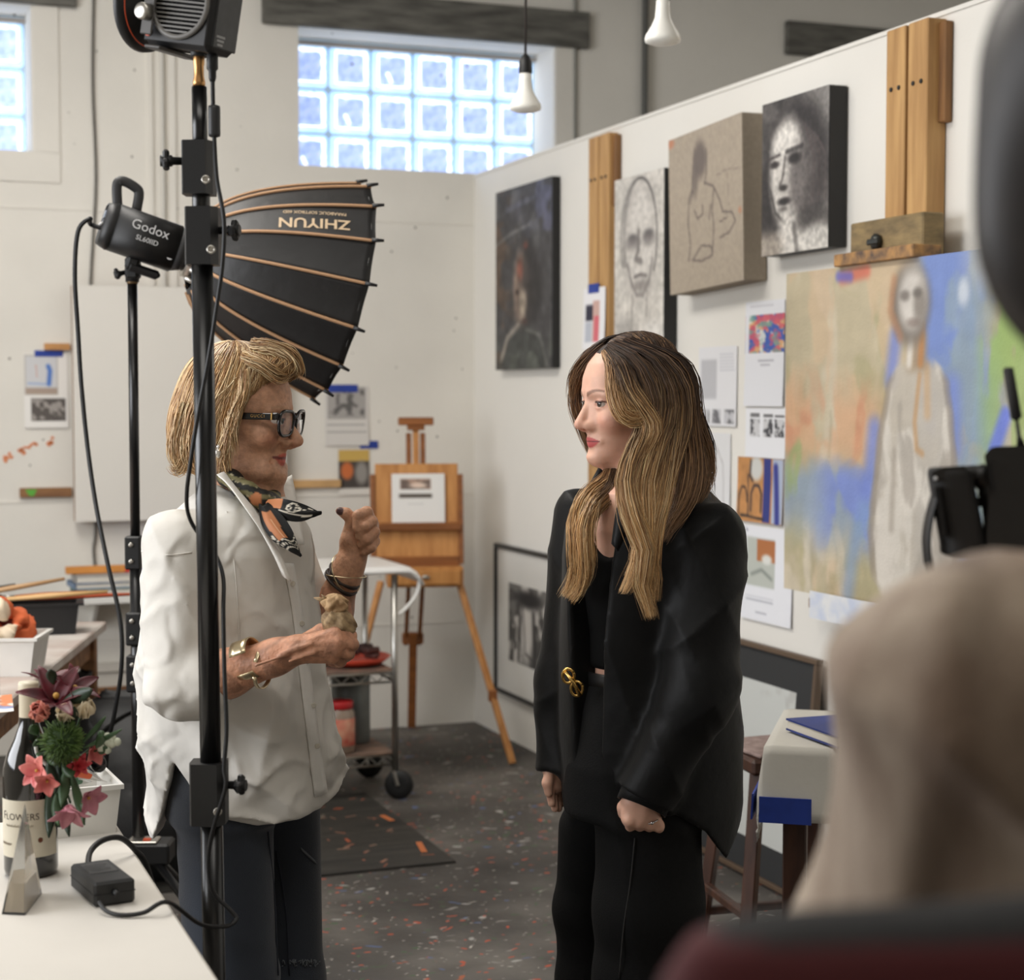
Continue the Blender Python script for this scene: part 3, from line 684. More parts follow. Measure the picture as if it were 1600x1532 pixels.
# ------------------------------------------------------------------ back wall: blank canvas and wood strips
t = thing('blank_canvas', 'large blank white canvas hung on the back wall behind the light stand', 'canvas', W(.908, V0 - .034, .975), ANG)
ob('stretcher', MB().box((.45, -.022, .495), (.9, .04, .985), bev=.004), m_pine_d, t)
ob('canvas_face', MB().grid(lambda a, b: (.9 * a, -.0435 - .001 * math.sin(9 * a), .985 * b + .0025), 12, 12), M('primed_canvas', (224, 220, 212), .8, var=.015, scale=3, bump=.08, bscale=300), t)
m_strip = M('wood_strip', (150, 108, 70), .7, rgb2=(104, 70, 46), scale=6, stretch=(1, 4, 4))
def strip(label, u0, u1, z, h, mark=None, mat=m_strip):
    t = thing('wood_strip', label, 'wood strip', W(u0, V0, z), ANG)
    ob('strip', MB().box(((u1 - u0) / 2, -.012, 0), (u1 - u0, .022, h), bev=.002), mat, t)
    if mark: ob('paint_mark', MB().prism([(mark[0] - .024, .014), (mark[0] + .024, .014), (mark[0] + .01, -.014), (mark[0] - .008, -.012)], -.0245, -.0235, 1), M('green_mark', (92, 170, 62), .6), t)
strip('dark wood strip with a green paint mark on the back wall', .692, .903, 1.1, .04, (.045,))
strip('short orange wood strip above the blue taped sheet', .80, .904, 1.708, .028, None, M('strip_orange', (186, 136, 84), .7, var=.15))
strip('pale wood strip on the back wall behind the white shirt', 1.62, 2.07, 1.115, .034, None, M('strip_pale', (204, 164, 112), .7, var=.1))
def scuffs():
    rnd = random.Random(5); mb = MB()
    for i in range(60):
        u = rnd.uniform(.6, 2.7); z = rnd.uniform(.4, 3.1); r = rnd.uniform(.003, .009)
        mb.lathe([(r * .4, 0), (r, .0012)], (u, V0 - .0005, z), 7, axis=(0, 1, 0))
    return mb
sc = ob('wall_nail_holes', scuffs(), m_dirt, bpy.data.objects['wall_back']); sc['kind'] = 'stuff'
rnd = random.Random(9); mb = MB()
for i in range(14):
    mb.box((.64 + .2 * i / 14 + rnd.uniform(-.03, .03), V0 - .001, 1.24 + .09 * i / 14 + rnd.uniform(-.02, .02)), (rnd.uniform(.01, .03), .002, rnd.uniform(.008, .02)), Euler((0, rnd.uniform(-.6, .6), 0)))
om = ob('orange_paint_marks', mb, M('orange_mark', (216, 136, 92), .8), bpy.data.objects['wall_back']); om['kind'] = 'stuff'

# ================================================================== implicit-surface modelling
TH = PITCH
def at(px, py, d):
    """point seen at frame position (px,py) of the 1600x1532 frame, on the plane d metres ahead"""
    a = (px - 800) / 2700; b = (766 - py) / 2700
    r = Vector((a, math.cos(TH) + b * math.sin(TH), -math.sin(TH) + b * math.cos(TH)))
    return Vector((0, 0, 1.5)) + r * (d / r.y)
def smin(a, b, k):
    if k <= 0: return np.minimum(a, b)
    h = np.clip(.5 + .5 * (b - a) / k, 0, 1); return b + (a - b) * h - k * h * (1 - h)
def smax(a, b, k): return -smin(-a, -b, k)
class Field:
    def __init__(s, xs, ys, zs):
        s.ax = [np.asarray(a, np.float32) for a in (xs, ys, zs)]
        s.D = np.full([len(a) for a in s.ax], .05, np.float32)
    def sl(s, lo, hi):
        r = []
        for a, l, h in zip(s.ax, lo, hi):
            i = max(0, np.searchsorted(a, l) - 1); j = min(len(a), np.searchsorted(a, h) + 1); r.append(slice(i, max(i, j)))
        return tuple(r)
    def pts(s, sl):
        return s.ax[0][sl[0]][:, None, None], s.ax[1][sl[1]][None, :, None], s.ax[2][sl[2]][None, None, :]
    def op(s, lo, hi, fn, k=.01, mode='u', m=.03):
        sl = s.sl([l - m for l in lo], [h + m for h in hi])
        if any(q.start >= q.stop for q in sl): return s
        d = fn(*s.pts(sl))
        s.D[sl] = smin(s.D[sl], d, k) if mode == 'u' else smax(s.D[sl], -d, k)
        return s
    def cap(s, a, b, ra, rb, k=.01, mode='u'):
        a = np.array(a, float); b = np.array(b, float); R = max(ra, rb)
        def f(x, y, z):
            ab = b - a; L2 = ab @ ab + 1e-12
            t = np.clip(((x - a[0]) * ab[0] + (y - a[1]) * ab[1] + (z - a[2]) * ab[2]) / L2, 0, 1)
            return np.sqrt((x - a[0] - t * ab[0]) ** 2 + (y - a[1] - t * ab[1]) ** 2 + (z - a[2] - t * ab[2]) ** 2) - (ra + (rb - ra) * t)
        return s.op(np.minimum(a, b) - R, np.maximum(a, b) + R, f, k, mode)
    def chain(s, P, R, k=.01):
        for i in range(len(P) - 1): s.cap(P[i], P[i + 1], R[i], R[i + 1], k)
        return s
    def ell(s, c, r, rot=None, k=.01, mode='u'):
        Rm = np.array(rot) if rot is not None else np.eye(3); R = max(r); c = np.array(c, float)
        def f(x, y, z):
            q = [(x - c[0]) * Rm[0, i] + (y - c[1]) * Rm[1, i] + (z - c[2]) * Rm[2, i] for i in range(3)]
            k0 = np.sqrt(sum((q[i] / r[i]) ** 2 for i in range(3))); k1 = np.sqrt(sum((q[i] / r[i] ** 2) ** 2 for i in range(3))) + 1e-9
            return k0 * (k0 - 1) / k1
        return s.op(c - R, c + R, f, k, mode)
    def loft(s, zs, cx, cy, rx, ry, n=2.4, k=.02, warp=None, extra=None):
        """stack of superellipses over z"""
        lo = (min(np.array(cx) - np.array(rx)), min(np.array(cy) - np.array(ry)), min(zs)); hi = (max(np.array(cx) + np.array(rx)), max(np.array(cy) + np.array(ry)), max(zs))
        def f(x, y, z):
            I = lambda a: np.interp(z, zs, a)
            X, Y = I(rx), I(ry)
            u = np.abs(x - I(cx)) / X; v = np.abs(y - I(cy)) / Y
            d = ((u ** n + v ** n) ** (1 / n) - 1) * np.minimum(X, Y)
            d = smax(d, np.maximum(zs[0] - z, z - zs[-1]) + 0 * d, .012)
            if extra is not None: d = d + extra(x, y, z)
            return d
        return s.op(lo, hi, f, k)
    def mesh(s, name, smooth_it=1):
        D = s.D; B = D < 0
        nx, ny, nz = D.shape
        cnt = np.zeros((nx - 1, ny - 1, nz - 1), np.uint8)
        for i in (0, 1):
            for j in (0, 1):
                for k in (0, 1): cnt += B[i:nx - 1 + i, j:ny - 1 + j, k:nz - 1 + k]
        act = (cnt > 0) & (cnt < 8)
        I, J, K = np.nonzero(act); n = len(I)
        idx = np.full(act.shape, -1, np.int32); idx[I, J, K] = np.arange(n)
        acc = np.zeros((n, 3)); w = np.zeros(n)
        co = [(i, j, k) for i in (0, 1) for j in (0, 1) for k in (0, 1)]
        for a in co:
            for b in co:
                if a < b and sum(abs(p - q) for p, q in zip(a, b)) == 1:
                    da = D[I + a[0], J + a[1], K + a[2]]; db = D[I + b[0], J + b[1], K + b[2]]
                    m = (da < 0) != (db < 0)
                    t = np.where(m, da / np.where(m, da - db, 1), 0)
                    for c, (ii, A) in enumerate(zip((I, J, K), s.ax)):
                        p = A[ii + a[c]]; q = A[ii + b[c]]; acc[:, c] += np.where(m, p + (q - p) * t, 0)
                    w += m
        Vt = acc / w[:, None]
        F = []
        for ax in range(3):
            o1, o2 = [(1, 2), (2, 0), (0, 1)][ax]
            sa = [slice(None)] * 3; sb = [slice(None)] * 3; sa[ax] = slice(0, -1); sb[ax] = slice(1, None)
            P = B[tuple(sa)]; Q = B[tuple(sb)]
            E = np.argwhere(P != Q)
            e = E[(E[:, o1] > 0) & (E[:, o2] > 0) & (E[:, o1] < D.shape[o1] - 1) & (E[:, o2] < D.shape[o2] - 1)]
            if not len(e): continue
            inside = P[e[:, 0], e[:, 1], e[:, 2]]
            q = []
            for d1, d2 in ((0, 0), (-1, 0), (-1, -1), (0, -1)):
                c = e.copy(); c[:, o1] += d1; c[:, o2] += d2; q.append(idx[c[:, 0], c[:, 1], c[:, 2]])
            q = np.stack(q, 1); q[~inside] = q[~inside][:, ::-1]
            q = q[:, ::-1] if False else q
            F.append(q)
        F = np.vstack(F); F = F[(F >= 0).all(1)]
        for _ in range(smooth_it):
            S = np.zeros_like(Vt); c = np.zeros(n)
            for a, b in ((0, 1), (1, 2), (2, 3), (3, 0)):
                np.add.at(S, F[:, a], Vt[F[:, b]]); np.add.at(S, F[:, b], Vt[F[:, a]]); np.add.at(c, F[:, a], 1); np.add.at(c, F[:, b], 1)
            Vt = Vt * .5 + .5 * S / np.maximum(c, 1)[:, None]
        me = bpy.data.meshes.new(name)
        me.vertices.add(n); me.vertices.foreach_set('co', Vt.astype(np.float32).ravel())
        me.loops.add(len(F) * 4); me.loops.foreach_set('vertex_index', F.astype(np.int32).ravel())
        me.polygons.add(len(F)); me.polygons.foreach_set('loop_start', np.arange(0, len(F) * 4, 4, dtype=np.int32))
        me.polygons.foreach_set('use_smooth', np.ones(len(F), bool))
        me.update(calc_edges=True); me.validate()
        return me, Vt
def creases(x, y, z, sc, seed):
    """sharp wandering ridges, 0..1"""
    return np.clip(1 - np.abs(n3(x * sc, y * sc, z * sc, seed)) * 2.2, 0, 1) ** 1.6
def n3(x, y, z, seed=0):
    """cheap smooth 3d noise (sum of rotated sines), -1..1"""
    r = np.random.default_rng(seed); o = 0
    for i in range(5):
        a = r.normal(size=3); a /= np.linalg.norm(a); f = r.uniform(.7, 1.6); o = o + np.sin((a[0] * x + a[1] * y + a[2] * z) * f + r.uniform(0, 6.28))
    return o / 2.6
def ridge(v): return 1 - np.abs(np.sin(v)) ** .6
def yawm(a, tilt=0, roll=0):
    """columns: local f, s, z axes in world. a = yaw of the facing direction from +x (towards -y positive)"""
    f = Vector((math.cos(a), -math.sin(a), 0)); s = Vector((math.sin(a), math.cos(a), 0)); z = Vector((0, 0, 1))
    m = Matrix((f, s, z)).transposed()
    m = m @ Matrix.Rotation(tilt, 3, 'Y') @ Matrix.Rotation(roll, 3, 'X')
    return np.array(m)
# ------------------------------------------------------------------ head
def head_sdf(f, s, z, o):
    a = np.abs(s)
    zk = [-.126, -.121, -.112, -.10, -.085, -.07, -.055, -.04, -.02, 0, .025, .05, .075, .10, .115]
    pf = np.array([.060, .070, .0795, .0845, .0835, .086, .085, .083, .081, .0815, .089, .0855, .074, .050, .03]) + np.array(o.get('pf', [0] * 15))
    pb = [.052, .036, .012, -.012, -.03, -.04, -.045, -.05, -.05, -.05, -.05, -.05, -.05, -.05, -.04]
    ww = np.array([.012, .020, .029, .037, .0455, .052, .0565, .0605, .0645, .066, .067, .066, .062, .050, .035]) * o.get('w', 1)
    I = lambda q: np.interp(z, zk, q)
    F_, B_, w_ = I(pf), I(pb), I(ww); c = I([.056, .053, .046, .034, .014, .004, 0, 0, 0, 0, 0, 0, 0, 0, -.005])
    u = np.where(f > c, (f - c) / (F_ - c), (c - f) / (c - B_ + 1e-4)); n = 2.25
    d = ((np.abs(u) ** n + (a / w_) ** n) ** (1 / n) - 1) * np.minimum(w_, F_ - B_) * .8
    d = smax(d, np.maximum(-.127 - z, z - .118) + 0 * d, .01)
    def cap(p, q, ra, rb):
        p = np.array(p); q = np.array(q); ab = q - p; L2 = ab @ ab
        t = np.clip(((f - p[0]) * ab[0] + (a - p[1]) * ab[1] + (z - p[2]) * ab[2]) / L2, 0, 1)
        return np.sqrt((f - p[0] - t * ab[0]) ** 2 + (a - p[1] - t * ab[1]) ** 2 + (z - p[2] - t * ab[2]) ** 2) - (ra + (rb - ra) * t)
    def ell(c_, r):
        q = [(f - c_[0]) / r[0], (a - c_[1]) / r[1], (z - c_[2]) / r[2]]
        k0 = np.sqrt(sum(t * t for t in q)); k1 = np.sqrt(sum((t / rr) ** 2 for t, rr in zip(q, r))) + 1e-9
        return k0 * (k0 - 1) / k1
    d = smin(d, ell((-.014, 0, .03), (.096, .073, .088)), .02)
    d = smin(d, cap((.084, .01, .0175), (.070, .046, .016), .0065, .005), .012)            # brow
    d = smin(d, ell((.056, .043, -.03), (.024, .021, .02)), .022)                              # cheekbone
    if o.get('jowl'): d = smin(d, ell((.048, .032, -.098), (.03, .017, .02)), .02); d = smin(d, ell((.045, 0, -.118), (.04, .022, .015)), .02)
    d = smin(d, ell((.071, 0, -.104), (.017, .02, .014)), .014)                                # chin
    d = smax(d, -ell((.0945, .032, -.001), (.0165, .0175, .0105)), .012)                       # socket
    ex, ey, ez = .0705, .0315, -.0015
    lid = np.sqrt((f - ex) ** 2 + (a - ey) ** 2 + (z - ez) ** 2) - .0142
    op_ = o.get('lid', .0038)
    up = smax(lid, -(z - ez - op_ + .10 * (a - ey)) , .0015); lo = smax(lid, (z - ez + .0062), .0015)
    d = smin(d, up, .0035); d = smin(d, lo, .005)
    nt = o.get('nose', .111); nz = o.get('nosez', -.041)
    d = smin(d, cap((.0835, 0, .004), (nt - .005, 0, nz + .004), .0062, .0095), .009)
    d = smin(d, ell((nt - .006, 0, nz), (.0115, .0105, .0095)), .005)
    d = smin(d, cap((.077, .012, -.006), (.083, .0135, nz + .004), .007, .0075), .014); d = smin(d, ell((.0905, .0125, nz - .003), (.0115, .0064, .0078)), .009)
    d = smin(d, cap((.083, 0, -.058), (nt - .012, 0, nz - .008), .005, .005), .006)
    d = smax(d, -ell((nt - .0125, .0068, nz - .0105), (.0058, .0036, .0045)), .002)
    mo = o.get('mouth', 0.0)
    d = smin(d, cap((.0832, .003, -.0667), (.0735, .0255, -.0714), .0044, .002), .007)
    d = smin(d, cap((.0812, 0, -.0776 - mo), (.0732, .0245, -.0724 - mo * .3), .0054, .002), .008)
    d = smax(d, -cap((.096, 0, -.0714 - mo / 2), (.0800, .0255, -.0716 - mo * .1), .0011 + mo / 2, .0008), .0024)
    d = smax(d, -ell((.094, 0, -.0905 - mo * .6), (.0085, .022, .0055)), .008)
    d = smax(d, -cap((.091, 0, -.053), (.0935, 0, -.062), .0018, .0022), .005)                 # philtrum
    if o.get('folds'):
        d = smax(d, -cap((.0845, .019, -.046), (.074, .031, -.078), .002, .002), .006)
        d = smax(d, -cap((.070, .033, -.082), (.064, .034, -.104), .002, .0015), .006)
    # ear
    e = ell((-.006, .0705, -.012), (.02, .008, .031)); e = smax(e, -ell((-.003, .079, -.01), (.012, .006, .02)), .004)
    return smin(d, e, .006)
def head_col(f, s, z, base, o):
    """vertex colours of the head in head-local coordinates"""
    a = np.abs(s); C = np.ones((len(f), 3)) * np.array(base, float)
    def lay(m, c):
        nonlocal C; m = np.clip(m, 0, 1)[:, None]; C = C * (1 - m) + np.array(c, float) * m
    def seg(p, q):
        p = np.array(p); q = np.array(q); ab = q - p; t = np.clip(((f - p[0]) * ab[0] + (a - p[1]) * ab[1] + (z - p[2]) * ab[2]) / (ab @ ab), 0, 1)
        return np.sqrt((f - p[0] - t * ab[0]) ** 2 + (a - p[1] - t * ab[1]) ** 2 + (z - p[2] - t * ab[2]) ** 2), t
    r = np.sqrt(((f - .065) / .04) ** 2 + ((a - .045) / .024) ** 2 + ((z + .036) / .022) ** 2); lay(o.get('blush_a', .45) * ss(1.1, .2, r), o['blush'])
    r = np.sqrt(((f - .108) / .018) ** 2 + (a / .016) ** 2 + ((z + .042) / .014) ** 2); lay(.35 * ss(1.1, .2, r), o['blush'])
    mo = o.get('mouth', 0)
    w = np.interp(a, [0, .006, .024], [.0062, .0072, .0015]); lip = ss(w + .0015, w - .0005, np.abs(z + .0715 - mo * .0 + np.where(z < -.0715, mo, 0))) * (f > .071) * (a < .026)
    m_up = ss(.0052 + .001, .0052 - .001, np.abs(z + .0668) * 1.0 + .0 * a) * (z > -.0718)
    top = np.interp(a, [0, .005, .016, .0275], [-.0640, -.0630, -.0662, -.0712]); bot = np.interp(a, [0, .010, .018, .0275], [-.0838 - mo, -.0828 - mo, -.079 - mo * .6, -.0722])
    lay(ss(bot - .001, bot + .001, z) * ss(top + .001, top - .001, z) * (f > .05) * (a < .0275), o['lip'])
    lay(ss(.0018 + mo * .5, .0006 + mo * .3, np.abs(z + .0716 + mo * .5 * ss(.026, .01, a))) * (f > .05) * (a < .0285) * .7, (86, 34, 32))
    t = np.clip((a - .010) / .037, 0, 1); zc = .0165 + .0075 * np.sin(t * 2.3); hw = .0036 - .0022 * t
    lay(o.get('brow_a', .8) * ss(hw + .0016, hw - .0008, np.abs(z - zc)) * (a > .009) * (a < .049) * (f > .04), o['brow'])
    ex, ey, ez = .0705, .0315, -.0015
    rr = np.sqrt((f - ex) ** 2 + (a - ey) ** 2 + (z - ez) ** 2)
    lay(.8 * ss(.0165, .0148, rr) * (np.abs(z - ez - o.get('lid', .0038)) < .0022), (58, 38, 32))
    lay(.3 * ss(.02, .015, rr), o.get('eye_sh', (150, 96, 80)))
    return C
def eye_mesh(iris):
    mb = MB(); R = .0126
    def ring(a0, a1, mi):
        n = 20; k = 4
        vs = [(R * math.cos(t), R * math.sin(t) * math.cos(p), R * math.sin(t) * math.sin(p)) for t in np.linspace(a0, a1, k + 1) for p in np.linspace(0, 2 * math.pi, n, endpoint=False)]
        mb.add(vs, [(i * n + j, i * n + (j + 1) % n, (i + 1) * n + (j + 1) % n, (i + 1) * n + j) for i in range(k) for j in range(n)], mi, True)
    ring(.001, .19, 2); ring(.19, .46, 1); ring(.46, 3.13, 0)
    me = mb.mesh('eye')
    for m in (M('sclera', (226, 216, 208), .2), iris, M('pupil', (12, 10, 10), .15)): me.materials.append(m)
    return me
# ------------------------------------------------------------------ strands
class Hair:
    def __init__(s): s.v = []; s.f = []; s.c = []
    def strand(s, pts, r, c0, c1, nside=3, mid=.5):
        P = np.array(pts, float); k = len(P)
        T = np.gradient(P, axis=0); T /= np.linalg.norm(T, axis=1)[:, None] + 1e-9
        up = np.array((.3, -.9, .2)); x = np.cross(T, up); x /= np.linalg.norm(x, axis=1)[:, None] + 1e-9; y = np.cross(T, x)
        t = np.linspace(0, 1, k); rad = r * np.interp(t, [0, .15, .7, 1], [.7, 1, .9, .15])
        o = len(s.v) and sum(len(q) for q in s.v) or 0
        ring = np.stack([P + (x * math.cos(a) + y * math.sin(a)) * rad[:, None] for a in np.linspace(0, 2 * math.pi, nside, endpoint=False)], 1).reshape(-1, 3)
        s.v.append(ring)
        i = np.arange(k - 1)[:, None] * nside; j = np.arange(nside)[None]; j2 = (j + 1) % nside
        s.f.append((np.stack([i + j, i + j2, i + nside + j2, i + nside + j], -1).reshape(-1, 4) + s.n))
        s.n += len(ring)
        w = ss(mid - .35, mid + .35, t)[:, None]; col = np.array(c0, float) * (1 - w) + np.array(c1, float) * w
        s.c.append(np.repeat(col, nside, 0))
    n = 0
    def build(s, name, mat, parent):
        V = np.vstack(s.v); F = np.vstack(s.f)
        me = bpy.data.meshes.new(name); me.vertices.add(len(V)); me.vertices.foreach_set('co', V.astype(np.float32).ravel())
        me.loops.add(len(F) * 4); me.loops.foreach_set('vertex_index', F.astype(np.int32).ravel())
        me.polygons.add(len(F)); me.polygons.foreach_set('loop_start', np.arange(0, len(F) * 4, 4, dtype=np.int32))
        me.polygons.foreach_set('use_smooth', np.ones(len(F), bool))
        me.update(calc_edges=True); setcol(me, np.vstack(s.c))
        return ob(name, me, mat, parent)
def lock(H, guide, n, rad, r, pal0, pal1, seed=0, wave=0.0, freq=3.0, flat=(1, .55), spread_tip=.55, k=22, mid=.5, root=1.0):
    """a lock of n strands around a guide spline; guide = list of 3d points"""
    rs = np.random.default_rng(seed); G = np.array([tuple(p) for p in spline(guide, 8)])
    L_ = np.r_[0, np.cumsum(np.linalg.norm(np.diff(G, axis=0), axis=1))]; t = np.linspace(0, 1, k)
    C = np.stack([np.interp(t * L_[-1], L_, G[:, i]) for i in range(3)], 1)
    T = np.gradient(C, axis=0); T /= np.linalg.norm(T, axis=1)[:, None]
    A = np.cross(T, (0, 1, 0)); A /= np.linalg.norm(A, axis=1)[:, None] + 1e-6; B = np.cross(T, A)
    for i in range(n):
        q = np.sqrt(rs.random()) ; an = rs.uniform(0, 6.283); a, b = q * math.cos(an) * flat[0], q * math.sin(an) * flat[1]
        env = np.interp(t, [0, .25, .75, 1], [root, 1, 1, spread_tip]) * rad
        ph = rs.normal(0, .35); w = wave * np.sin(2 * math.pi * freq * t + ph) * ss(.05, .4, t)
        w2 = wave * np.cos(2 * math.pi * freq * t + ph) * ss(.05, .4, t)
        P = C + A * (a * env + w)[:, None] + B * (b * env + .6 * w2)[:, None] + np.cumsum(rs.normal(0, .0007, (k, 3)), 0)
        e = 1 - .3 * rs.random() ** 1.5; kk = max(6, int(k * e))
        c0 = np.array(pal0[rs.integers(len(pal0))]) * rs.uniform(.8, 1.15); c1 = np.array(pal1[rs.integers(len(pal1))]) * rs.uniform(.8, 1.15)
        H.strand(P[:kk], r * rs.uniform(.6, 1.2), c0, c1, mid=mid + rs.normal(0, .08))
from mathutils.bvhtree import BVHTree
def bvh_of(me): return BVHTree.FromPolygons([v.co.copy() for v in me.vertices], [tuple(p.vertices) for p in me.polygons])
def on(bvh, px, py, lift=.003):
    """point of a surface that lies on the sight line to (px,py), lifted off along its normal"""
    d = (at(px, py, 3) - Vector((0, 0, 1.5))).normalized()
    h, nr, i, dist = bvh.ray_cast(Vector((0, 0, 1.5)), d)
    if h is None: return None
    if nr.dot(d) > 0: nr = -nr
    return h + nr * lift

# ================================================================== person in the white shirt
def part(name, me, mats, parent):
    """part whose mesh is already in world coordinates"""
    o = ob(name, me, mats, parent)
    o.matrix_parent_inverse = (Matrix.Translation(parent.location) @ parent.rotation_euler.to_matrix().to_4x4()).inverted()
    return o
def sub(name, me, mats, parentpart):
    o = ob(name, me, mats, parentpart); return o
def ax(*segs):
    out = []
    for a, b, h in segs: out += list(np.arange(a, b, h))
    return np.array(out)
skin_o = M('skin_tanned', vc=True, rough=.52, bump=.55, bscale=150, sss=.08, var=.16, scale=85, bdist=.0035)
skin_y = M('skin_fair', vc=True, rough=.5, bump=.08, bscale=260, sss=.12, var=.04, scale=60)
m_hair = M('hair', vc=True, rough=.42, spec=.4)
def strip_mesh(bvh, L_, R_, n, m, lift, thick=.0018):
    """patch lying on a surface between two frame polylines"""
    a = spline([(x, y, 0) for x, y in L_], 6); b = spline([(x, y, 0) for x, y in R_], 6)
    def pick(q, t):
        k = t * (len(q) - 1); i = min(int(k), len(q) - 2); return q[i].lerp(q[i + 1], k - i)
    last = [None]
    def fn(s, t):
        p = pick(a, s).lerp(pick(b, s), t); h = on(bvh, p.x, p.y, lift)
        if h is None: h = last[0] if last[0] is not None else at(p.x, p.y, 3.2)
        last[0] = h; return h
    return MB().grid(fn, n, m, thick=thick)

def make_artist():
    T = thing('person', 'person in a loose white shirt, blue jeans, black glasses and a neck scarf', 'person', (-.525, 3.32, 0))
    HO = at(382, 651, 3.30); HM = yawm(math.radians(15), math.radians(4))
    o = dict(jowl=1, folds=1, nose=.1165, nosez=-.040, mouth=.004, lid=.003, w=1.03, blush=(186, 108, 84), lip=(196, 98, 80), brow=(150, 118, 88), brow_a=.4, blush_a=.35,
             pf=[0, .002, .002, 0, -.002, -.002, -.001, 0, 0, 0, -.002, -.002, 0, 0, 0])
    fld = Field(ax((-.80, -.245, .0027)), ax((2.92, 3.60, .0029)), ax((.02, .85, .012), (.85, 1.14, .0026), (1.14, 1.22, .0035), (1.22, 1.64, .0024)))
    # torso, legs, neck (under the clothes)
    nk = np.array(HO)
    fld.loft([.74, .9, 1.05, 1.2, 1.28, 1.33], [-.52] * 6, [3.32] * 6, [.11, .10, .10, .095, .07, .05], [.14, .125, .125, .13, .10, .05], k=.03)
    for dy in (-.085, .085):
        fld.chain([(-.51, 3.32 + dy, .8), (-.50, 3.32 + dy, .45), (-.52, 3.32 + dy, .08)], [.03, .028, .03], k=.03)
    fld.cap(nk + [-.03, 0.0, -.03], (-.53, 3.32, 1.26), .052, .066, .03); fld.cap(nk + [.035, -.004, -.115], (-.47, 3.31, 1.27), .03, .045, .03)
    # near arm and hand
    sh, el, wr = at(300, 885, 3.22), at(300, 1072, 3.09), at(462, 1016, 3.03)
    fld.chain([sh, el], [.036, .038], k=.02); fld.chain([el, el.lerp(wr, .35), el.lerp(wr, .8), wr], [.043, .0415, .030, .0275], k=.02)
    d0 = 3.03
    q = lambda x, y, dy=0: at(x, y, d0 + dy)
    kn = [q(524, 990, -.006), q(529, 1003, -.012), q(527, 1016, -.008), q(519, 1028, .002)]
    for p, r0, r1 in zip(kn, (.017, .017, .016, .014), (.0125, .0125, .012, .011)): fld.cap(wr + (p - wr) * .12, p, r0, r1, .012)
    fld.ell(q(495, 1012, .006), (.036, .018, .026), k=.012)
    ph = [[(524, 990, -.006), (548, 994, .012), (545, 1000, .036), (528, 1000, .044)], [(529, 1003, -.012), (551, 1008, .006), (547, 1013, .034), (528, 1013, .044)],
          [(527, 1016, -.008), (545, 1022, .008), (541, 1026, .034), (524, 1025, .042)], [(519, 1028, .002), (533, 1034, .014), (530, 1037, .034), (518, 1036, .04)]]
    for P_, r in zip(ph, (.0112, .0114, .0108, .0098)): fld.chain([q(*p) for p in P_], [r, r * 1.0, r * .92, r * .8], k=.0035)
    fld.chain([q(478, 1002, .022), q(502, 986, .022), q(521, 980, .026), q(536, 982, .03)], [.015, .0125, .0108, .0088], k=.005)
    for i, p in enumerate(kn):                                             # tendons and veins on the back of the hand
        fld.cap(q(478 + 3 * i, 1001 + 7 * i, -.022), p + Vector((-.004, -.007, .002)), .0022, .0032, .006)
    fld.cap(q(440, 1022, -.03), q(486, 1006, -.026), .003, .0028, .007); fld.cap(q(452, 1034, -.03), q(492, 1020, -.024), .0028, .0026, .006); fld.cap(q(400, 1040, -.034), q(446, 1024, -.03), .003, .003, .008)
    # far arm and hand
    d1 = 3.44; g = lambda x, y, dy=0: at(x, y, d1 + dy)
    sh2, el2, wr2 = at(430, 840, 3.50), g(497, 1010, .03), g(549, 876)
    fld.chain([sh2, el2], [.045, .04], k=.02); fld.chain([el2, el2.lerp(wr2, .4), el2.lerp(wr2, .85), wr2], [.042, .041, .029, .027], k=.02)
    fld.cap(wr2, g(563, 836, 0), .026, .028, .015); fld.cap(g(553, 850), g(574, 822, .01), .026, .024, .012); fld.cap(g(546, 846, -.005), g(552, 822, -.008), .018, .014, .01)
    fld.chain([g(546, 838, -.01), g(551, 812, -.02), g(541, 803, -.024), g(531, 799, -.026)], [.016, .013, .0115, .0085], k=.005)
    for P_, r in (([(578, 812, .0), (573, 801, -.022), (560, 806, -.042), (558, 826, -.045)], .0125), ([(582, 826, .0), (581, 815, -.026), (570, 823, -.046), (562, 838, -.04)], .0118),
                  ([(583, 840, .0), (585, 831, -.026), (574, 843, -.044), (565, 851, -.034)], .0112), ([(580, 852, .0), (586, 846, -.022), (580, 857, -.038), (569, 864, -.028)], .010)):
        fld.chain([g(*p) for p in P_], [r, r, r * .92, r * .78], k=.0035)
    fld.ell(g(545, 843, -.022), (.014, .012, .014), k=.01)
    # head
    R = HM; c = np.array(HO)
    def hf(x, y, z):
        x = x - c[0]; y = y - c[1]; z = z - c[2]
        return head_sdf(*[x * R[0, i] + y * R[1, i] + z * R[2, i] for i in range(3)], o)
    fld.op(c - .14, c + .14, hf, .022)
    me, V = fld.mesh('body')
    L_ = (V - c) @ R; base = np.array((196, 148, 118.))
    C = np.ones((len(V), 3)) * base
    hm = V[:, 2] > 1.325; C[hm] = head_col(L_[hm, 0], L_[hm, 1], L_[hm, 2], base, o)
    arm = (V[:, 2] < 1.12); C[arm] *= (1 - .16 * ss(0, .5, n3(V[arm, 0] * 160, V[arm, 1] * 160, V[arm, 2] * 160, 3)))[:, None]
    C[arm] = C[arm] * np.array([1.0, .96, .95])
    t = np.array(g(531, 799, -.032)); m = np.linalg.norm(V - t, axis=1) < .0085; C[m] = (70, 40, 40)
    setcol(me, C)
    part('body', me, skin_o, T)
    em = eye_mesh(M('iris_brown', (74, 50, 34), .2))
    for sd in (-1, 1):
        p = c + R @ np.array((.0705, .0315 * sd, -.0015)); e = part('eye', em if sd < 0 else em.copy(), None, T)
        e.location = p; e.rotation_euler = Matrix(R).to_euler()
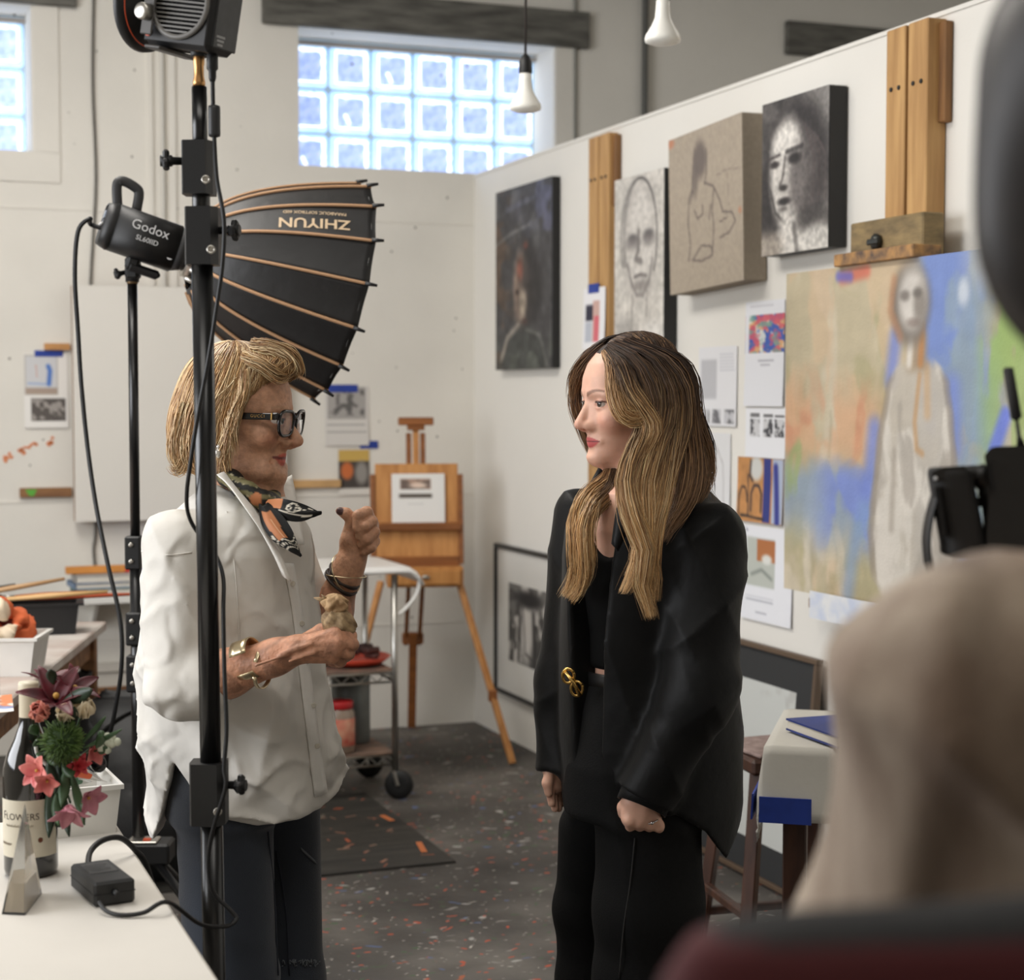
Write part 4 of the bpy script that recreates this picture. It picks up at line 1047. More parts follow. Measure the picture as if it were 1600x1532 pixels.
    # ---------------- shirt
    f2 = Field(ax((-.80, -.26, .005)), ax((2.98, 3.66, .0055)), ax((.60, 1.40, .005)))
    rows = [(1290, 226, 526, .17), (1235, 224, 530, .18), (1180, 222, 529, .19), (1100, 217, 522, .195), (1000, 214, 512, .20), (900, 214, 500, .205), (860, 222, 496, .205), (830, 236, 489, .19), (800, 262, 474, .16), (775, 288, 452, .125), (757, 312, 430, .092), (742, 332, 412, .07)]
    zz, cx, rx, ry = [], [], [], []
    for y, l, r, w in rows:
        a, b = at(l, y, 3.3), at(r, y, 3.3); zz.append(a.z); cx.append((a.x + b.x) / 2); rx.append((b.x - a.x) / 2); ry.append(w)
    def folds(x, y, z):
        wx = x + .03 * n3(x * 9, y * 9, z * 9, 1); wz = z + .03 * n3(x * 8, y * 8, z * 8, 2)
        low = ss(1.16, .78, z)
        r1 = ridge(26 * (wz * .75 + wx * .75)) * ss(.2, .7, n3(x * 11, y * 9, z * 8, 5) * .5 + .5)
        r2 = ridge(21 * (wz * .9 - wx * .55) + 1.2) * ss(.3, .8, n3(x * 10, y * 8, z * 9, 7) * .5 + .5)
        r3 = ridge(14 * (wx + .25 * wz))
        return -(.010 * creases(x, y, z * 1.3 + .5 * x, 15, 41) * (.35 + .65 * low) + .007 * creases(x + .4 * z, y, z, 27, 42) * (.2 + .8 * low) + .009 * r1 * (.3 + .7 * low) + .012 * r2 * (.2 + .8 * low) + .006 * r3 * (.5 + .5 * low) + .008 * n3(x * 16, y * 14, z * 8, 9))
    def body_fn(x, y, z):
        I = lambda a: np.interp(z, zz, a); X, Y = I(rx), I(ry); cX = I(cx)
        ca, sa = math.cos(.35), math.sin(.35)
        u = (x - cX) / X; v = (y - 3.32) / Y
        d = ((np.abs(u) ** 2.3 + np.abs(v) ** 2.3) ** (1 / 2.3) - 1) * np.minimum(X, Y) * .9
        d = d + folds(x, y, z) + .011
        # curved hem with a slit at the near side seam
        sx = (x - at(285, 1180, 3.15).x)
        near = ss(3.34, 3.28, y)
        hn = np.interp(x, [-.725, -.70, -.685, -.672, -.655, -.635, -.628, -.60, -.57, -.53, -.47, -.40, -.33, -.28], [.70, .672, .662, .668, .715, .785, .825, .79, .752, .722, .706, .712, .735, .755])
        hem = hn * near + (1 - near) * np.interp(x, [-.7, -.62, -.4], [.69, .74, .75])
        return smax(d, hem - z, .006)
    f2.op((-.76, 3.08, .64), (-.30, 3.56, 1.37), body_fn, .02, m=.03)
    # near sleeve rolled at the elbow
    def sleeve(A, B_, ra, rb, seed):
        A = np.array(A); B_ = np.array(B_); ab = B_ - A; L2 = ab @ ab
        def f(x, y, z):
            t = ((x - A[0]) * ab[0] + (y - A[1]) * ab[1] + (z - A[2]) * ab[2]) / L2; tc = np.clip(t, -.15, 1.0)
            d = np.sqrt((x - A[0] - tc * ab[0]) ** 2 + (y - A[1] - tc * ab[1]) ** 2 + (z - A[2] - tc * ab[2]) ** 2) - (ra + (rb - ra) * np.clip(tc, 0, 1))
            wx = x + .02 * n3(x * 12, y * 12, z * 12, seed)
            d = d - .009 * ridge(24 * (wx * .9 + z * .35)) - .008 * ridge(15 * (z * 1.1 - wx * .6) + 1) * ss(-.2, .6, n3(x * 9, y * 9, z * 7, seed + 2))
            return smax(d, (t - 1.0) * math.sqrt(L2), .008)
        f2.op(np.minimum(A, B_) - .12, np.maximum(A, B_) + .12, f, .025, m=.02)
    sleeve(at(283, 888, 3.165), at(288, 1098, 3.09), .070, .064, 21)
    f2.cap(at(283, 1078, 3.09), at(318, 1072, 3.075), .058, .057, .02)
    f2.cap(at(270, 1040, 3.10), at(316, 1098, 3.08), .03, .028, .02)
    cufd = (at(462, 1016, 3.03) - at(300, 1072, 3.09)).normalized()
    sleeve(at(430, 845, 3.49), at(492, 985, 3.47), .066, .055, 31)
    # neckline opening: V cut from the throat to the first button
    vb = on_v = None
    f2.ell(at(404, 742, 3.27), (.075, .062, .05), k=.012, mode='s'); f2.cap(at(404, 770, 3.20), at(428, 840, 3.17), .030, .012, .01, 's')
    me2, V2 = f2.mesh('shirt')
    m_shirt = M('white_cotton', (216, 212, 204), .8, bump=.2, bscale=22, bdist=.008, crumple=((6.0, 1.0, .045, (1, 1, .8)), (14.0, .9, .016, (1.2, 1, 1))))
    S = part('shirt', me2, m_shirt, T)
    bv = bvh_of(me2)
    placket = strip_mesh(bv, [(441, 880), (452, 935), (461, 1000), (470, 1080), (480, 1160), (490, 1246)], [(457, 880), (467, 935), (477, 1000), (487, 1080), (498, 1160), (510, 1240)], 30, 3, .0035)
    sub('placket', placket, M('white_cotton_double', (232, 229, 222), .8, bump=.35, bscale=60, bdist=.006), S)
    bt = MB().lathe([(.0048, 0), (.0052, .0012), (.0044, .0022), (.003, .0018), (.0005, .0016)], n=14, axis=(0, 0, 1)).mesh('button')
    bt.materials.append(M('shell_button', (206, 200, 186), .25))
    for x, y in ((454, 912), (468, 975), (477, 1033), (486, 1103), (493, 1166)):
        p = on(bv, x, y, .0055)
        if p is None: continue
        b = share('button', bt, S, p, Vector((.25, -1, 0)).to_track_quat('Z', 'Y').to_euler())
    # collar: two turned-back leaves
    def leaf(name, L_, R_, bulge, mat, parent, depth, n=14, m=5, thick=.0022):
        a = spline([at(*p) for p in L_], 5); b = spline([at(*p) for p in R_], 5)
        def pick(q, t):
            k = t * (len(q) - 1); i = min(int(k), len(q) - 2); return q[i].lerp(q[i + 1], k - i)
        def fn(s, t):
            p = pick(a, s).lerp(pick(b, s), t); p.y -= bulge * math.sin(math.pi * t) ; return p
        return sub(name, MB().grid(fn, n, m, thick=thick), mat, parent)
    m_col = M('white_cotton_double')
    leaf('collar', [(338, 742, 3.20), (356, 756, 3.165), (392, 806, 3.125), (424, 862, 3.12), (441, 900, 3.125)], [(352, 736, 3.215), (384, 772, 3.19), (416, 822, 3.15), (440, 868, 3.128), (455, 908, 3.12)], .008, m_col, S, 0)
    leaf('collar', [(428, 758, 3.33), (446, 800, 3.25), (458, 850, 3.16)], [(456, 742, 3.40), (466, 790, 3.32), (476, 850, 3.2)], .006, m_col, S, 0)
    # shoulder yoke seam and slit seam
    for pts in ([(222, 862), (262, 868), (300, 864)], [(354, 800), (366, 880), (372, 960), (374, 1010)]):
        P_ = [on(bv, x, y, .0012) for x, y in pts]; P_ = [p for p in P_ if p is not None]
        if len(P_) > 1: sub('seam', MB().tube(spline(P_, 6), .0014, 5), m_shirt, S)
    # chest pocket seam line omitted; ---------------- jeans
    f3 = Field(ax((-.72, -.32, .006)), ax((3.14, 3.54, .006)), ax((.03, .86, .007)))
    f3.loft([.70, .76, .84], [-.535, -.53, -.525], [3.32] * 3, [.135, .14, .13], [.165, .165, .155], k=.03)
    for A, B_, C_, r in ((at(350, 1240, 3.24), at(360, 1532, 3.24), (-.535, 3.24, .10), (.092, .086, .075)), (at(442, 1240, 3.38), at(455, 1532, 3.38), (-.455, 3.40, .10), (.073, .063, .057))):
        f3.chain([A, B_, C_], r, k=.03)
    def wr_(x, y, z): return None
    zx, zy, zz_ = f3.pts((slice(None),) * 3)
    f3.D += (-.004 * ridge(34 * (zz_ + .25 * zx) + 3 * n3(zx * 9, zy * 9, zz_ * 6, 4)) * ss(-.3, .5, n3(zx * 12, zy * 9, zz_ * 7, 8))).astype(np.float32) * (f3.D < .03)
    me3, V3 = f3.mesh('jeans')
    C3 = np.ones((len(V3), 3)) * np.array((40, 45, 54.)); k = (.5 + .5 * n3(V3[:, 0] * 22, V3[:, 1] * 20, V3[:, 2] * 9, 5))
    C3 = C3 * (.72 + .5 * k[:, None]); fade = np.exp(-((V3[:, 0] + .56) / .06) ** 2) * (V3[:, 1] < 3.26); C3 += fade[:, None] * np.array((16, 18, 20)) * ss(.3, .9, k)[:, None]
    setcol(me3, C3)
    J = part('jeans', me3, M('denim', vc=True, rough=.85, bump=.25, bscale=400, sheen=.15), T)
    jb = bvh_of(me3)
    for pts in ([(418, 1300), (428, 1400), (434, 1525)], [(432, 1330), (447, 1425), (452, 1525)]):
        P_ = [on(jb, x, y, .001) for x, y in pts]; P_ = [p for p in P_ if p is not None]
        if len(P_) > 1: sub('seam', MB().tube(spline(P_, 5), .0016, 5), M('denim_seam', (38, 42, 52), .9), J)
    mb = MB(); rnd = random.Random(3)
    for i in range(46):
        x = rnd.uniform(440, 499); p = on(jb, x, 1505 + rnd.uniform(-6, 6), .001); q2 = on(jb, x + rnd.uniform(-6, 6), 1505 + rnd.uniform(-6, 6), .003)
        if p and q2: mb.tube([p, q2], .0012, 4)
    for i in range(14):
        x = 470 + i * 1.6; p = on(jb, x, 1325 + i * 1.5, .001); q2 = on(jb, x + 2, 1331 + i * 1.5, .002)
        if p and q2: mb.tube([p, q2], .0014, 4)
    if mb.v: fr = sub('frayed_threads', mb, M('denim_thread', (96, 100, 104), .9), J); fr['kind'] = 'stuff'
    for sd, xx in ((-1, -.53), (1, -.44)):
        y0 = 3.24 if sd < 0 else 3.40
        part('shoe', MB().grid(lambda a, b: (xx - .1 + .27 * a, y0 + .045 * math.cos(math.pi * b) * math.sin(math.pi * min(.97, max(.06, a * .93 + .05))) ** .5, .002 + (.10 - .07 * ss(.3, .8, np.array(a))) * math.sin(math.pi * b) ** .6 * min(1, a * 12 + .3)), 12, 10), M('shoe_dark', (40, 38, 38), .6), T)
    # ---------------- glasses (head local)
    G = part('glasses', MB(), None, T); bpy.data.objects.remove(G)
    hm4 = Matrix(R).to_4x4(); hm4.translation = HO
    def hl(mb):                                   # head local -> world
        mb.v = [tuple(hm4 @ Vector(p)) for p in mb.v]; return mb
    m_gl = M('glasses_black', (16, 15, 17), .25, coat=.4)
    fr = MB()
    for sd in (-1, 1):
        ring = []
        for k in range(24):
            a = 2 * math.pi * k / 24; cx_ = .033 * sd; ca, sa = math.cos(a), math.sin(a)
            xx = .0265 * math.copysign(abs(ca) ** .62, ca); zz2 = .0235 * math.copysign(abs(sa) ** .7, sa)
            if sa > 0 and ca * sd > 0: zz2 += .003 * ca * sd
            if sa < 0: xx *= 1 - .14 * abs(sa)
            y_ = cx_ + xx; ring.append((.103 - 2.0 * y_ * y_ + .08 * zz2, y_, zz2 - .006))
        ring += ring[:2]; fr.tube(ring, .0032, 8, cap=False)
    fr.tube([(.1035, -.009, .003), (.1055, 0, .006), (.1035, .009, .003)], .0036, 8)
    for sd in (-1, 1):
        fr.box((.0905, .0645 * sd, .008), (.012, .010, .013), bev=.002)
    G = part('glasses', hl(fr), m_gl, T)
    for sd in (-1, 1):
        tm = MB().bar((.094, .0685 * sd, .007), (.010, .0760 * sd, .003), .0045, .0125, bev=.0012, up=(0, 0, 1)).bar((.010, .0760 * sd, .003), (-.028, .077 * sd, -.018), .004, .009, bev=.001)
        sub('temple', hl(tm), m_gl, G)
        ln = MB(); ln.grid(lambda a, b: (.1025 - 2.0 * (.033 * sd + .024 * (2 * a - 1)) ** 2, .033 * sd + .024 * (2 * a - 1), -.007 + .021 * (2 * b - 1) * (1 - .25 * abs(2 * a - 1) ** 4)), 6, 6)
        mm = M('lens_glass', (235, 235, 240), .03, trans=1.0)
        sub('lens', hl(ln), mm, G)
        sub('hinge_trim', hl(MB().box((.0865, .0735 * sd, .0072), (.0022, .0035, .0128))), M('gold', (212, 170, 104), .3, 1.0), G)
    tx = text_mesh('GUCCI', .0078, .0002, space=1.25)
    # lettering on the near temple, reading left to right from outside
    a0 = Vector((.010, -.0786, .0035)); a1 = Vector((.094, -.0712, .0075)); xd = (a1 - a0).normalized()
    fm = hm4 @ frame(a0.lerp(a1, .58) + Vector((0, -.0006, 0)), xd, (0, 0, 1)); tx.transform(fm)
    sub('lettering', tx, M('gold'), G)
    # ---------------- earring
    ep = hm4 @ Vector((-.006, -.097, -.068))
    er = MB().ball(ep, (.007, .005, .0095), 10, 8).ball(ep + Vector((.001, 0, .012)), .0045, 8, 6)
    part('earring', er, M('pearl_silver', (222, 216, 206), .2, .6), T)
    # ---------------- scarf
    m_sc = M('scarf_silk', vc=True, rough=.55, spec=.3)
    knot = at(414, 786, 3.185)
    nb = Field(ax((-.62, -.40, .004)), ax((3.14, 3.42, .004)), ax((1.22, 1.42, .004)))
    ringp = [knot, at(396, 776, 3.185), at(372, 758, 3.205), at(352, 742, 3.26), at(352, 736, 3.34), at(388, 748, 3.40), at(420, 768, 3.35), at(424, 782, 3.25)]
    sp = spline(ringp + [ringp[0]], 6)
    for i in range(len(sp) - 1): nb.cap(sp[i] + Vector((0, 0, .004 * math.sin(i))), sp[i + 1] + Vector((0, 0, .004 * math.sin(i + 1))), .0165, .0165, .006)
    nb.ell(knot, (.017, .017, .022), k=.006)
    ms, Vs = nb.mesh('wrap')
    ang = np.arctan2(Vs[:, 1] - 3.29, Vs[:, 0] + .49); w = np.sin(ang * 9 + Vs[:, 2] * 330)
    Cs = np.where((w > .35)[:, None], (118, 112, 78), (30, 29, 26)); Cs = np.where(((w > .05) & (w < .2))[:, None], (170, 160, 130), Cs)
    kd = np.linalg.norm(Vs - np.array(at(400, 780, 3.17)), axis=1); Cs = np.where((kd < .012)[:, None], (190, 122, 80), Cs)
    setcol(ms, Cs); SF = part('scarf', ms, m_sc, T)
    def tail(L_, R_, pnt, ripple):
        a = spline([at(*p) for p in L_], 6); b = spline([at(*p) for p in R_], 6); nx, ny = 40, 22
        def pick(q, t):
            k = t * (len(q) - 1); i = min(int(k), len(q) - 2); return q[i].lerp(q[i + 1], k - i)
        mb = MB()
        def fn(s, t):
            p = pick(a, s).lerp(pick(b, s), t); p.y += ripple * math.sin(t * 7 + 1) * (1 - s * .6); p.z += .002 * math.sin(t * 9 + s * 4); return p
        mb.grid(fn, nx, ny, thick=.0012); me = mb.mesh('tail')
        cols = []
        for _ in range(2):
            for i in range(nx + 1):
                for j in range(ny + 1): cols.append(pnt(i / nx, j / ny))
        setcol(me, cols); return sub('tail', me, m_sc, SF)
    blk, brn, crm = (11, 11, 11), (190, 124, 82), (214, 206, 190)
    def pA(s, t):                                 # towards the far side: brown root, lettering, border line
        if abs(t - .62 - .1 * s) < .035 and .3 < s < .86: return crm
        if s < .34 and t < .62 - .35 * abs(s - .15): return brn
        dx, dy = (s - .56) / .13, (t - .34) / .26; r = math.hypot(dx, dy)
        if .82 < r < 1.02: return crm
        for cx_ in (-.5, .5):
            r2 = math.hypot((dx - cx_) * 2.2, dy * 1.6)
            if .45 < r2 < .85: return crm
        if math.hypot((s - .74) / .03, (t - .33) / .08) < 1: return crm
        if abs(t - .12) < .04 and .78 < s < .86: return crm
        return blk
    def pB(s, t):
        if s < .58 and .28 + .1 * s < t < .86 - .1 * s and s > .1: return brn if abs(t - .5) > .03 or s < .25 else (226, 178, 140)
        if abs(s - .63 - .05 * math.sin(t * 6)) < .014: return crm
        if abs(s - .80 - .05 * math.sin(t * 6)) < .014: return crm
        if abs(s - .715 - .05 * math.sin(t * 6)) < .026 and math.sin(t * 52) > .1: return crm
        if math.hypot((s - .5) / .035, (t - .9) / .07) < 1: return crm
        return blk
    tail([(416, 782, 3.17), (436, 781, 3.15), (455, 784, 3.14), (478, 790, 3.14), (503, 801, 3.14)], [(416, 792, 3.165), (430, 804, 3.14), (446, 812, 3.13), (474, 814, 3.13), (502, 802, 3.14)], pA, .004)
    tail([(420, 788, 3.15), (440, 806, 3.13), (455, 828, 3.115), (464, 848, 3.11), (471, 868, 3.11)], [(404, 790, 3.15), (408, 818, 3.125), (424, 842, 3.11), (446, 858, 3.105), (470, 869, 3.11)], pB, .005)
    # ---------------- jewellery
    m_gold = M('silver_gold', (214, 196, 160), .28, 1.0)
    w0 = at(388, 1031, 3.045); axd = (wr - el).normalized()
    def bangle(c_, r, w, th_, gap, mat, tilt=0, parent=T, name='cuff_bracelet'):
        z = axd.copy(); z.rotate(Euler((0, tilt, 0))); x = z.cross(Vector((0, 1, 0))).normalized(); y = z.cross(x)
        mb = MB()
        mb.grid(lambda a, b: Vector(c_) + (x * math.cos(gap + (2 * math.pi - 2 * gap) * a + 1.6) + y * math.sin(gap + (2 * math.pi - 2 * gap) * a + 1.6)) * r + z * (b - .5) * w, 36, 3, thick=th_)
        return part(name, mb, mat, parent)
    bangle(w0, .0375, .033, .002, .5, m_gold)
    bangle(at(412, 1042, 3.045), .040, .0075, .002, .35, m_gold, .45)
    def loopb(c_, r, th_, mat, ax_, name='bangle'):
        z = Vector(ax_).normalized(); x = z.cross(Vector((0, 1, 0))).normalized(); y = z.cross(x); n = 28
        return part(name, MB().tube([Vector(c_) + (x * math.cos(2 * math.pi * i / n) + y * math.sin(2 * math.pi * i / n)) * r for i in range(n + 1)], th_, 6, cap=False), mat, T)
    m_cord = M('leather_cord', (48, 36, 30), .6)
    fa = (wr2 - el2).normalized()
    for i, (px, py, r, th_, mt, tl) in enumerate(((538, 900, .036, .0022, m_cord, .35), (536, 904, .035, .0028, m_cord, .1), (535, 908, .035, .0022, m_cord, .5), (541, 897, .043, .0012, m_gold, .7), (540, 899, .041, .0011, m_gold, -.3), (533, 910, .036, .003, m_cord, .25))):
        a_ = fa.copy(); a_.rotate(Euler((tl * .5, tl, 0))); loopb(at(px, py, 3.44), r, th_, mt, a_)
    # ---------------- hair: bob
    fh = Field(ax((-.70, -.38, .005)), ax((3.17, 3.43, .005)), ax((1.30, 1.64, .005)))
    def hh(x, y, z):
        x = x - c[0]; y = y - c[1]; z = z - c[2]
        f, s, zz_ = [x * R[0, i] + y * R[1, i] + z * R[2, i] for i in range(3)]
        def ell(c_, r):
            q_ = [(f - c_[0]) / r[0], (s - c_[1]) / r[1], (zz_ - c_[2]) / r[2]]; k0 = np.sqrt(sum(t * t for t in q_)); k1 = np.sqrt(sum((t / rr) ** 2 for t, rr in zip(q_, r))) + 1e-9
            return k0 * (k0 - 1) / k1
        d = ell((-.022, 0, .035), (.108, .092, .104))
        d = smin(d, ell((-.065, 0, -.035), (.080, .090, .085)), .04)
        d = smin(d, ell((.055, 0, .097), (.05, .055, .026)), .025)
        d = smin(d, ell((.088, -.012, .096), (.022, .03, .019)), .02)
        # cut away the face: keep hair behind a swept line
        line = np.interp(zz_, [-.12, -.09, -.05, .0, .04, .065, .085, .10], [-.035, -.015, .012, .024, .034, .058, .10, .2])
        return smax(d, f - line, .012)
    fh.op((-.69, 3.18, 1.31), (-.39, 3.42, 1.63), hh, .01, m=0)
    mh, Vh = fh.mesh('hair_base')
    hb = bvh_of(mh); cc = Vector(c)
    H = Hair(); rs = np.random.default_rng(4)
    Rm = Matrix(R)
    crown = Vector((-.01, -.02, .128))
    for i in range(4400):
        phi = rs.uniform(-math.pi, math.pi)      # 0 = front, -pi/2 = near side
        if abs(phi) > 2.6 and rs.random() < .3: continue
        th0 = rs.uniform(.05, .95) ; ln = rs.uniform(.75, 1.05)
        if rs.random() < .35: th0 = rs.uniform(.05, .25)
        thE = {True: 2.2}.get(True)
        thE = np.interp(abs(phi), [0, .5, 1.0, 1.5, 2.2, 3.14], [1.0, 1.05, 1.9, 2.5, 2.75, 2.75]) * ln
        pts = []; k = 14
        sw = rs.normal(0, .12); lift = rs.uniform(-.004, .005); wv = rs.uniform(0, 6.28)
        for j in range(k):
            t = j / (k - 1); th = th0 + (max(thE, th0 + .25) - th0) * t
            # strands sweep from the front parting backwards
            ph = phi + .6 * (1 - t) * math.sin(-phi) + sw * t + .05 * math.sin(6 * t + wv)
            d = Vector((math.sin(th) * math.cos(ph), math.sin(th) * math.sin(ph), math.cos(th)))
            org = cc + Rm @ Vector((-.03, 0, .02))
            h_, nr, _, _ = hb.ray_cast(org, Rm @ d)
            if h_ is None: break
            h_ = h_ + nr * (lift * (1 if nr.dot(Rm @ d) > 0 else -1))
            loc = Rm.transposed() @ (h_ - cc)
            if loc.x > np.interp(loc.z, [-.12, -.09, -.05, .0, .04, .065, .085, .10], [-.03, -.008, .018, .03, .04, .066, .11, .2]) : break
            pts.append(h_)
        if len(pts) < 5: continue
        pal = [(196, 160, 112), (224, 192, 146), (170, 128, 82), (140, 102, 66), (236, 212, 172), (120, 86, 56)]
        b_ = np.array(pal[rs.integers(len(pal))]) * rs.uniform(.85, 1.1); tip = np.array(pal[rs.integers(4)]) * rs.uniform(.85, 1.1)
        H.strand(pts, rs.uniform(.0008, .0018), b_, tip)
    # front quiff and stray locks over the ear
    L2W = lambda p: cc + Rm @ Vector(p)
    pal = [(206, 172, 124), (176, 136, 92), (232, 206, 164), (150, 112, 76)]
    lock(H, [L2W((.02, -.03, .137)), L2W((.06, -.035, .134)), L2W((.098, -.03, .122)), L2W((.112, -.02, .096)), L2W((.100, -.015, .078))], 150, .016, .0011, pal, pal, 5, .002, 1, spread_tip=.7)
    lock(H, [L2W((.015, -.06, .115)), L2W((.06, -.062, .10)), L2W((.088, -.045, .085)), L2W((.094, -.025, .092))], 130, .014, .0011, pal, pal, 6, .002, 1)
    for k in range(9):
        z0 = .09 - .008 * k
        lock(H, [L2W((.03 - .004 * k, -.076, z0)), L2W((.034 - .003 * k, -.088, z0 - .04)), L2W((.022 - .002 * k, -.0905, z0 - .09)), L2W((.012 - .005 * k + .012 * (k % 3), -.087, max(-.115, z0 - .15)))], 60, .009, .001, pal, pal, 40 + k, .0025, 1.2)
    lock(H, [L2W((-.005, -.085, .0)), L2W((.004, -.09, -.05)), L2W((.012, -.088, -.1)), L2W((.02, -.084, -.125))], 50, .006, .0009, pal, pal, 77, .002, 1)
    for k in range(8):
        pb_ = -.04 - .0125 * k; yb = -.088 + .0035 * k * (k > 3) * (k - 3)
        lock(H, [L2W((pb_, yb, .02)), L2W((pb_ - .012, yb - .004, -.04)), L2W((pb_ - .006, yb - .002, -.085)), L2W((pb_ + .012, yb + .012, -.112))], 70, .013, .001, pal, pal, 60 + k, .002, 1)
    lock(H, [L2W((-.06, -.09, .0)), L2W((-.07, -.092, -.06)), L2W((-.09, -.085, -.105)), L2W((-.12, -.06, -.095))], 90, .014, .001, pal, pal, 78, .002, 1)
    HR = part('hair', mh, M('hair_under', (150, 112, 72), .7, rgb2=(96, 66, 42), scale=40), T)
    hs = H.build('hair_strands', m_hair, None); hs.parent = HR; hs['kind'] = 'stuff'
    return T, dict(near=q, knots=kn)
artist, AI = make_artist()
# dried seed pod in the hand
t = thing('dried_pod', 'dried papery seed pod held in the fist of the person in the white shirt', 'seed pod', at(529, 973, 3.045))
rsd = np.random.default_rng(8)
def crumple(rx, rz, amp, fr_, c):
    def fn(a, b):
        th = math.pi * b; ph = 2 * math.pi * a; r = 1 + amp * math.sin(ph * fr_ + 2 * math.sin(th * 3)) * math.sin(th) + amp * .5 * math.sin(ph * (fr_ * 2 + 1) + th * 5)
        return (c[0] + rx * r * math.sin(th) * math.cos(ph), c[1] + rx * .8 * r * math.sin(th) * math.sin(ph), c[2] + rz * math.cos(th) * (1 + amp * .3 * math.sin(ph * 3)))
    return MB().grid(fn, 40, 20)
m_pod = M('dried_husk', (176, 150, 112), .75, rgb2=(116, 92, 64), scale=55, stretch=(1, 1, 2), bump=.5, bscale=90)
ob('pod', crumple(.031, .027, .10, 7, (0.002, 0, -.002)), m_pod, t, rot=(0, .55, 0))
ob('husk', crumple(.022, .018, .2, 5, (-.012, 0, .031)), M('dried_husk_pale', (196, 164, 122), .75, rgb2=(146, 112, 76), scale=40), t, rot=(0, .2, 0))
ob('stalk', MB().tube([(-.02, 0, .034), (-.034, 0, .042), (-.044, 0, .044)], [.006, .004, .001], 7).tube([(-.02, 0, .04), (-.03, -.002, .05)], [.004, .001], 6), m_pod, t)

# ================================================================== person in black
def make_visitor():
    T = thing('person', 'person with long wavy brown-blond hair in a black satin overshirt and black trousers', 'person', (.26, 3.32, 0))
    HO = at(983, 628, 3.30); HM = yawm(math.pi - math.radians(23), math.radians(2))
    o = dict(nose=.110, nosez=-.040, lid=.0045, blush=(222, 150, 128), lip=(200, 94, 92), brow=(122, 86, 66), brow_a=.75, blush_a=.5, w=.98, eye_sh=(190, 134, 112))
    fld = Field(ax((.03, .46, .0024)), ax((2.98, 3.52, .0027)), ax((.02, .66, .012), (.66, .80, .0026), (.80, 1.2, .009), (1.2, 1.32, .004), (1.32, 1.66, .0021)))
    nk = np.array(HO); c = nk; R = HM
    bx = at(1005, 900, 3.32).x
    fld.loft([.76, .92, 1.02, 1.15, 1.25, 1.32, 1.36], [bx] * 7, [3.32] * 7, [.13, .105, .10, .11, .12, .10, .06], [.14, .12, .115, .13, .15, .15, .06], k=.03)
    fld.chain([nk + [.028, .004, -.05], nk + [.014, .004, -.13], (bx + .0, 3.32, 1.30)], [.05, .049, .062], .03)
    # far hand hanging
    g = lambda x, y, dy=0: at(x, y, 3.36 + dy)
    fld.chain([at(905, 820, 3.46), g(880, 1060, .04), g(868, 1200, 0)], [.042, .034, .025], k=.02)
    fld.cap(g(868, 1195), g(868, 1222), .024, .022, .01)
    for i, (x, y, dy) in enumerate(((859, 1250, -.012), (864, 1258, .0), (870, 1258, .012), (874, 1250, .022))):
        fld.chain([g(861 + 4 * i, 1222, -.012 + .011 * i), g(x, y - 14, dy), g(x + 3, y + 6, dy - .004)], [.0098, .009, .0075], k=.004)
    fld.chain([g(860, 1205, -.02), g(855, 1224, -.026), g(857, 1240, -.026)], [.012, .010, .008], k=.006)
    # near hand slipped into the pocket
    q = lambda x, y, dy=0: at(x, y, 3.145 + dy)
    fld.chain([at(1085, 885, 3.24), at(1088, 1080, 3.14), q(1012, 1238)], [.034, .034, .026], k=.02)
    fld.cap(q(1012, 1238), q(1002, 1272), .027, .026, .012); fld.cap(q(990, 1255, -.004), q(985, 1278, .0), .02, .018, .01)
    for i in range(4):
        a = q(984 + 15 * i, 1282 + 3 * i, -.012 + .004 * i); b = q(986 + 15 * i, 1304, .045); fld.cap(q(998 + 5 * i, 1255, -.006), a, .013, .0108, .006); fld.chain([a, b, b + Vector((.0, .05, -.02))], [.0108, .0098, .008], k=.004)
    fld.chain([q(985, 1248, -.0), q(974, 1262, .012), q(972, 1290, .035)], [.014, .011, .009], k=.006)
    def hf(x, y, z):
        x = x - c[0]; y = y - c[1]; z = z - c[2]
        return head_sdf(*[x * R[0, i] + y * R[1, i] + z * R[2, i] for i in range(3)], o)
    fld.op(c - .14, c + .14, hf, .02)
    me, V = fld.mesh('body')
    L_ = (V - c) @ R; base = np.array((226, 178, 154.)); C = np.ones((len(V), 3)) * base
    hm = V[:, 2] > 1.32; C[hm] = head_col(L_[hm, 0], L_[hm, 1], L_[hm, 2], base, o)
    setcol(me, C); part('body', me, skin_y, T)
    em = eye_mesh(M('iris_hazel', (78, 64, 50), .2))
    gaze = Matrix(yawm(math.pi - math.radians(46)))
    for sd in (-1, 1):
        e = part('eye', em if sd < 0 else em.copy(), None, T); e.location = c + R @ np.array((.0705, .0315 * sd, -.0015))
        e.rotation_euler = gaze.to_euler()
    hm4 = Matrix(R).to_4x4(); hm4.translation = HO
    for sd in (-1, 1):
        lash = MB()
        P_ = [hm4 @ (Vector((.0705, .0315 * sd, -.0015)) + Vector((.0146 * math.cos(a), .0146 * math.sin(a) * sd, .0042 - .0014 * abs(a)))) for a in np.linspace(-.75, .95, 9)]
        lash.tube(P_, [.0003, .0006, .0008, .0008, .0008, .0009, .001, .001, .0006], 5); part('eyelashes', lash, M('lash', (34, 24, 22), .6), T)
    # ---------------- tank top and belt
    m_blk = M('black_knit', (10, 10, 10), .9, spec=.15)
    f1 = Field(ax((.05, .45, .006)), ax((3.1, 3.54, .006)), ax((.98, 1.34, .006)))
    f1.loft([.985, 1.05, 1.15, 1.24, 1.31], [bx] * 5, [3.32] * 5, [.113, .112, .125, .128, .09], [.127, .127, .145, .15, .12], k=.02)
    f1.ell(at(952, 800, 3.2), (.045, .06, .085), k=.01, mode='s')
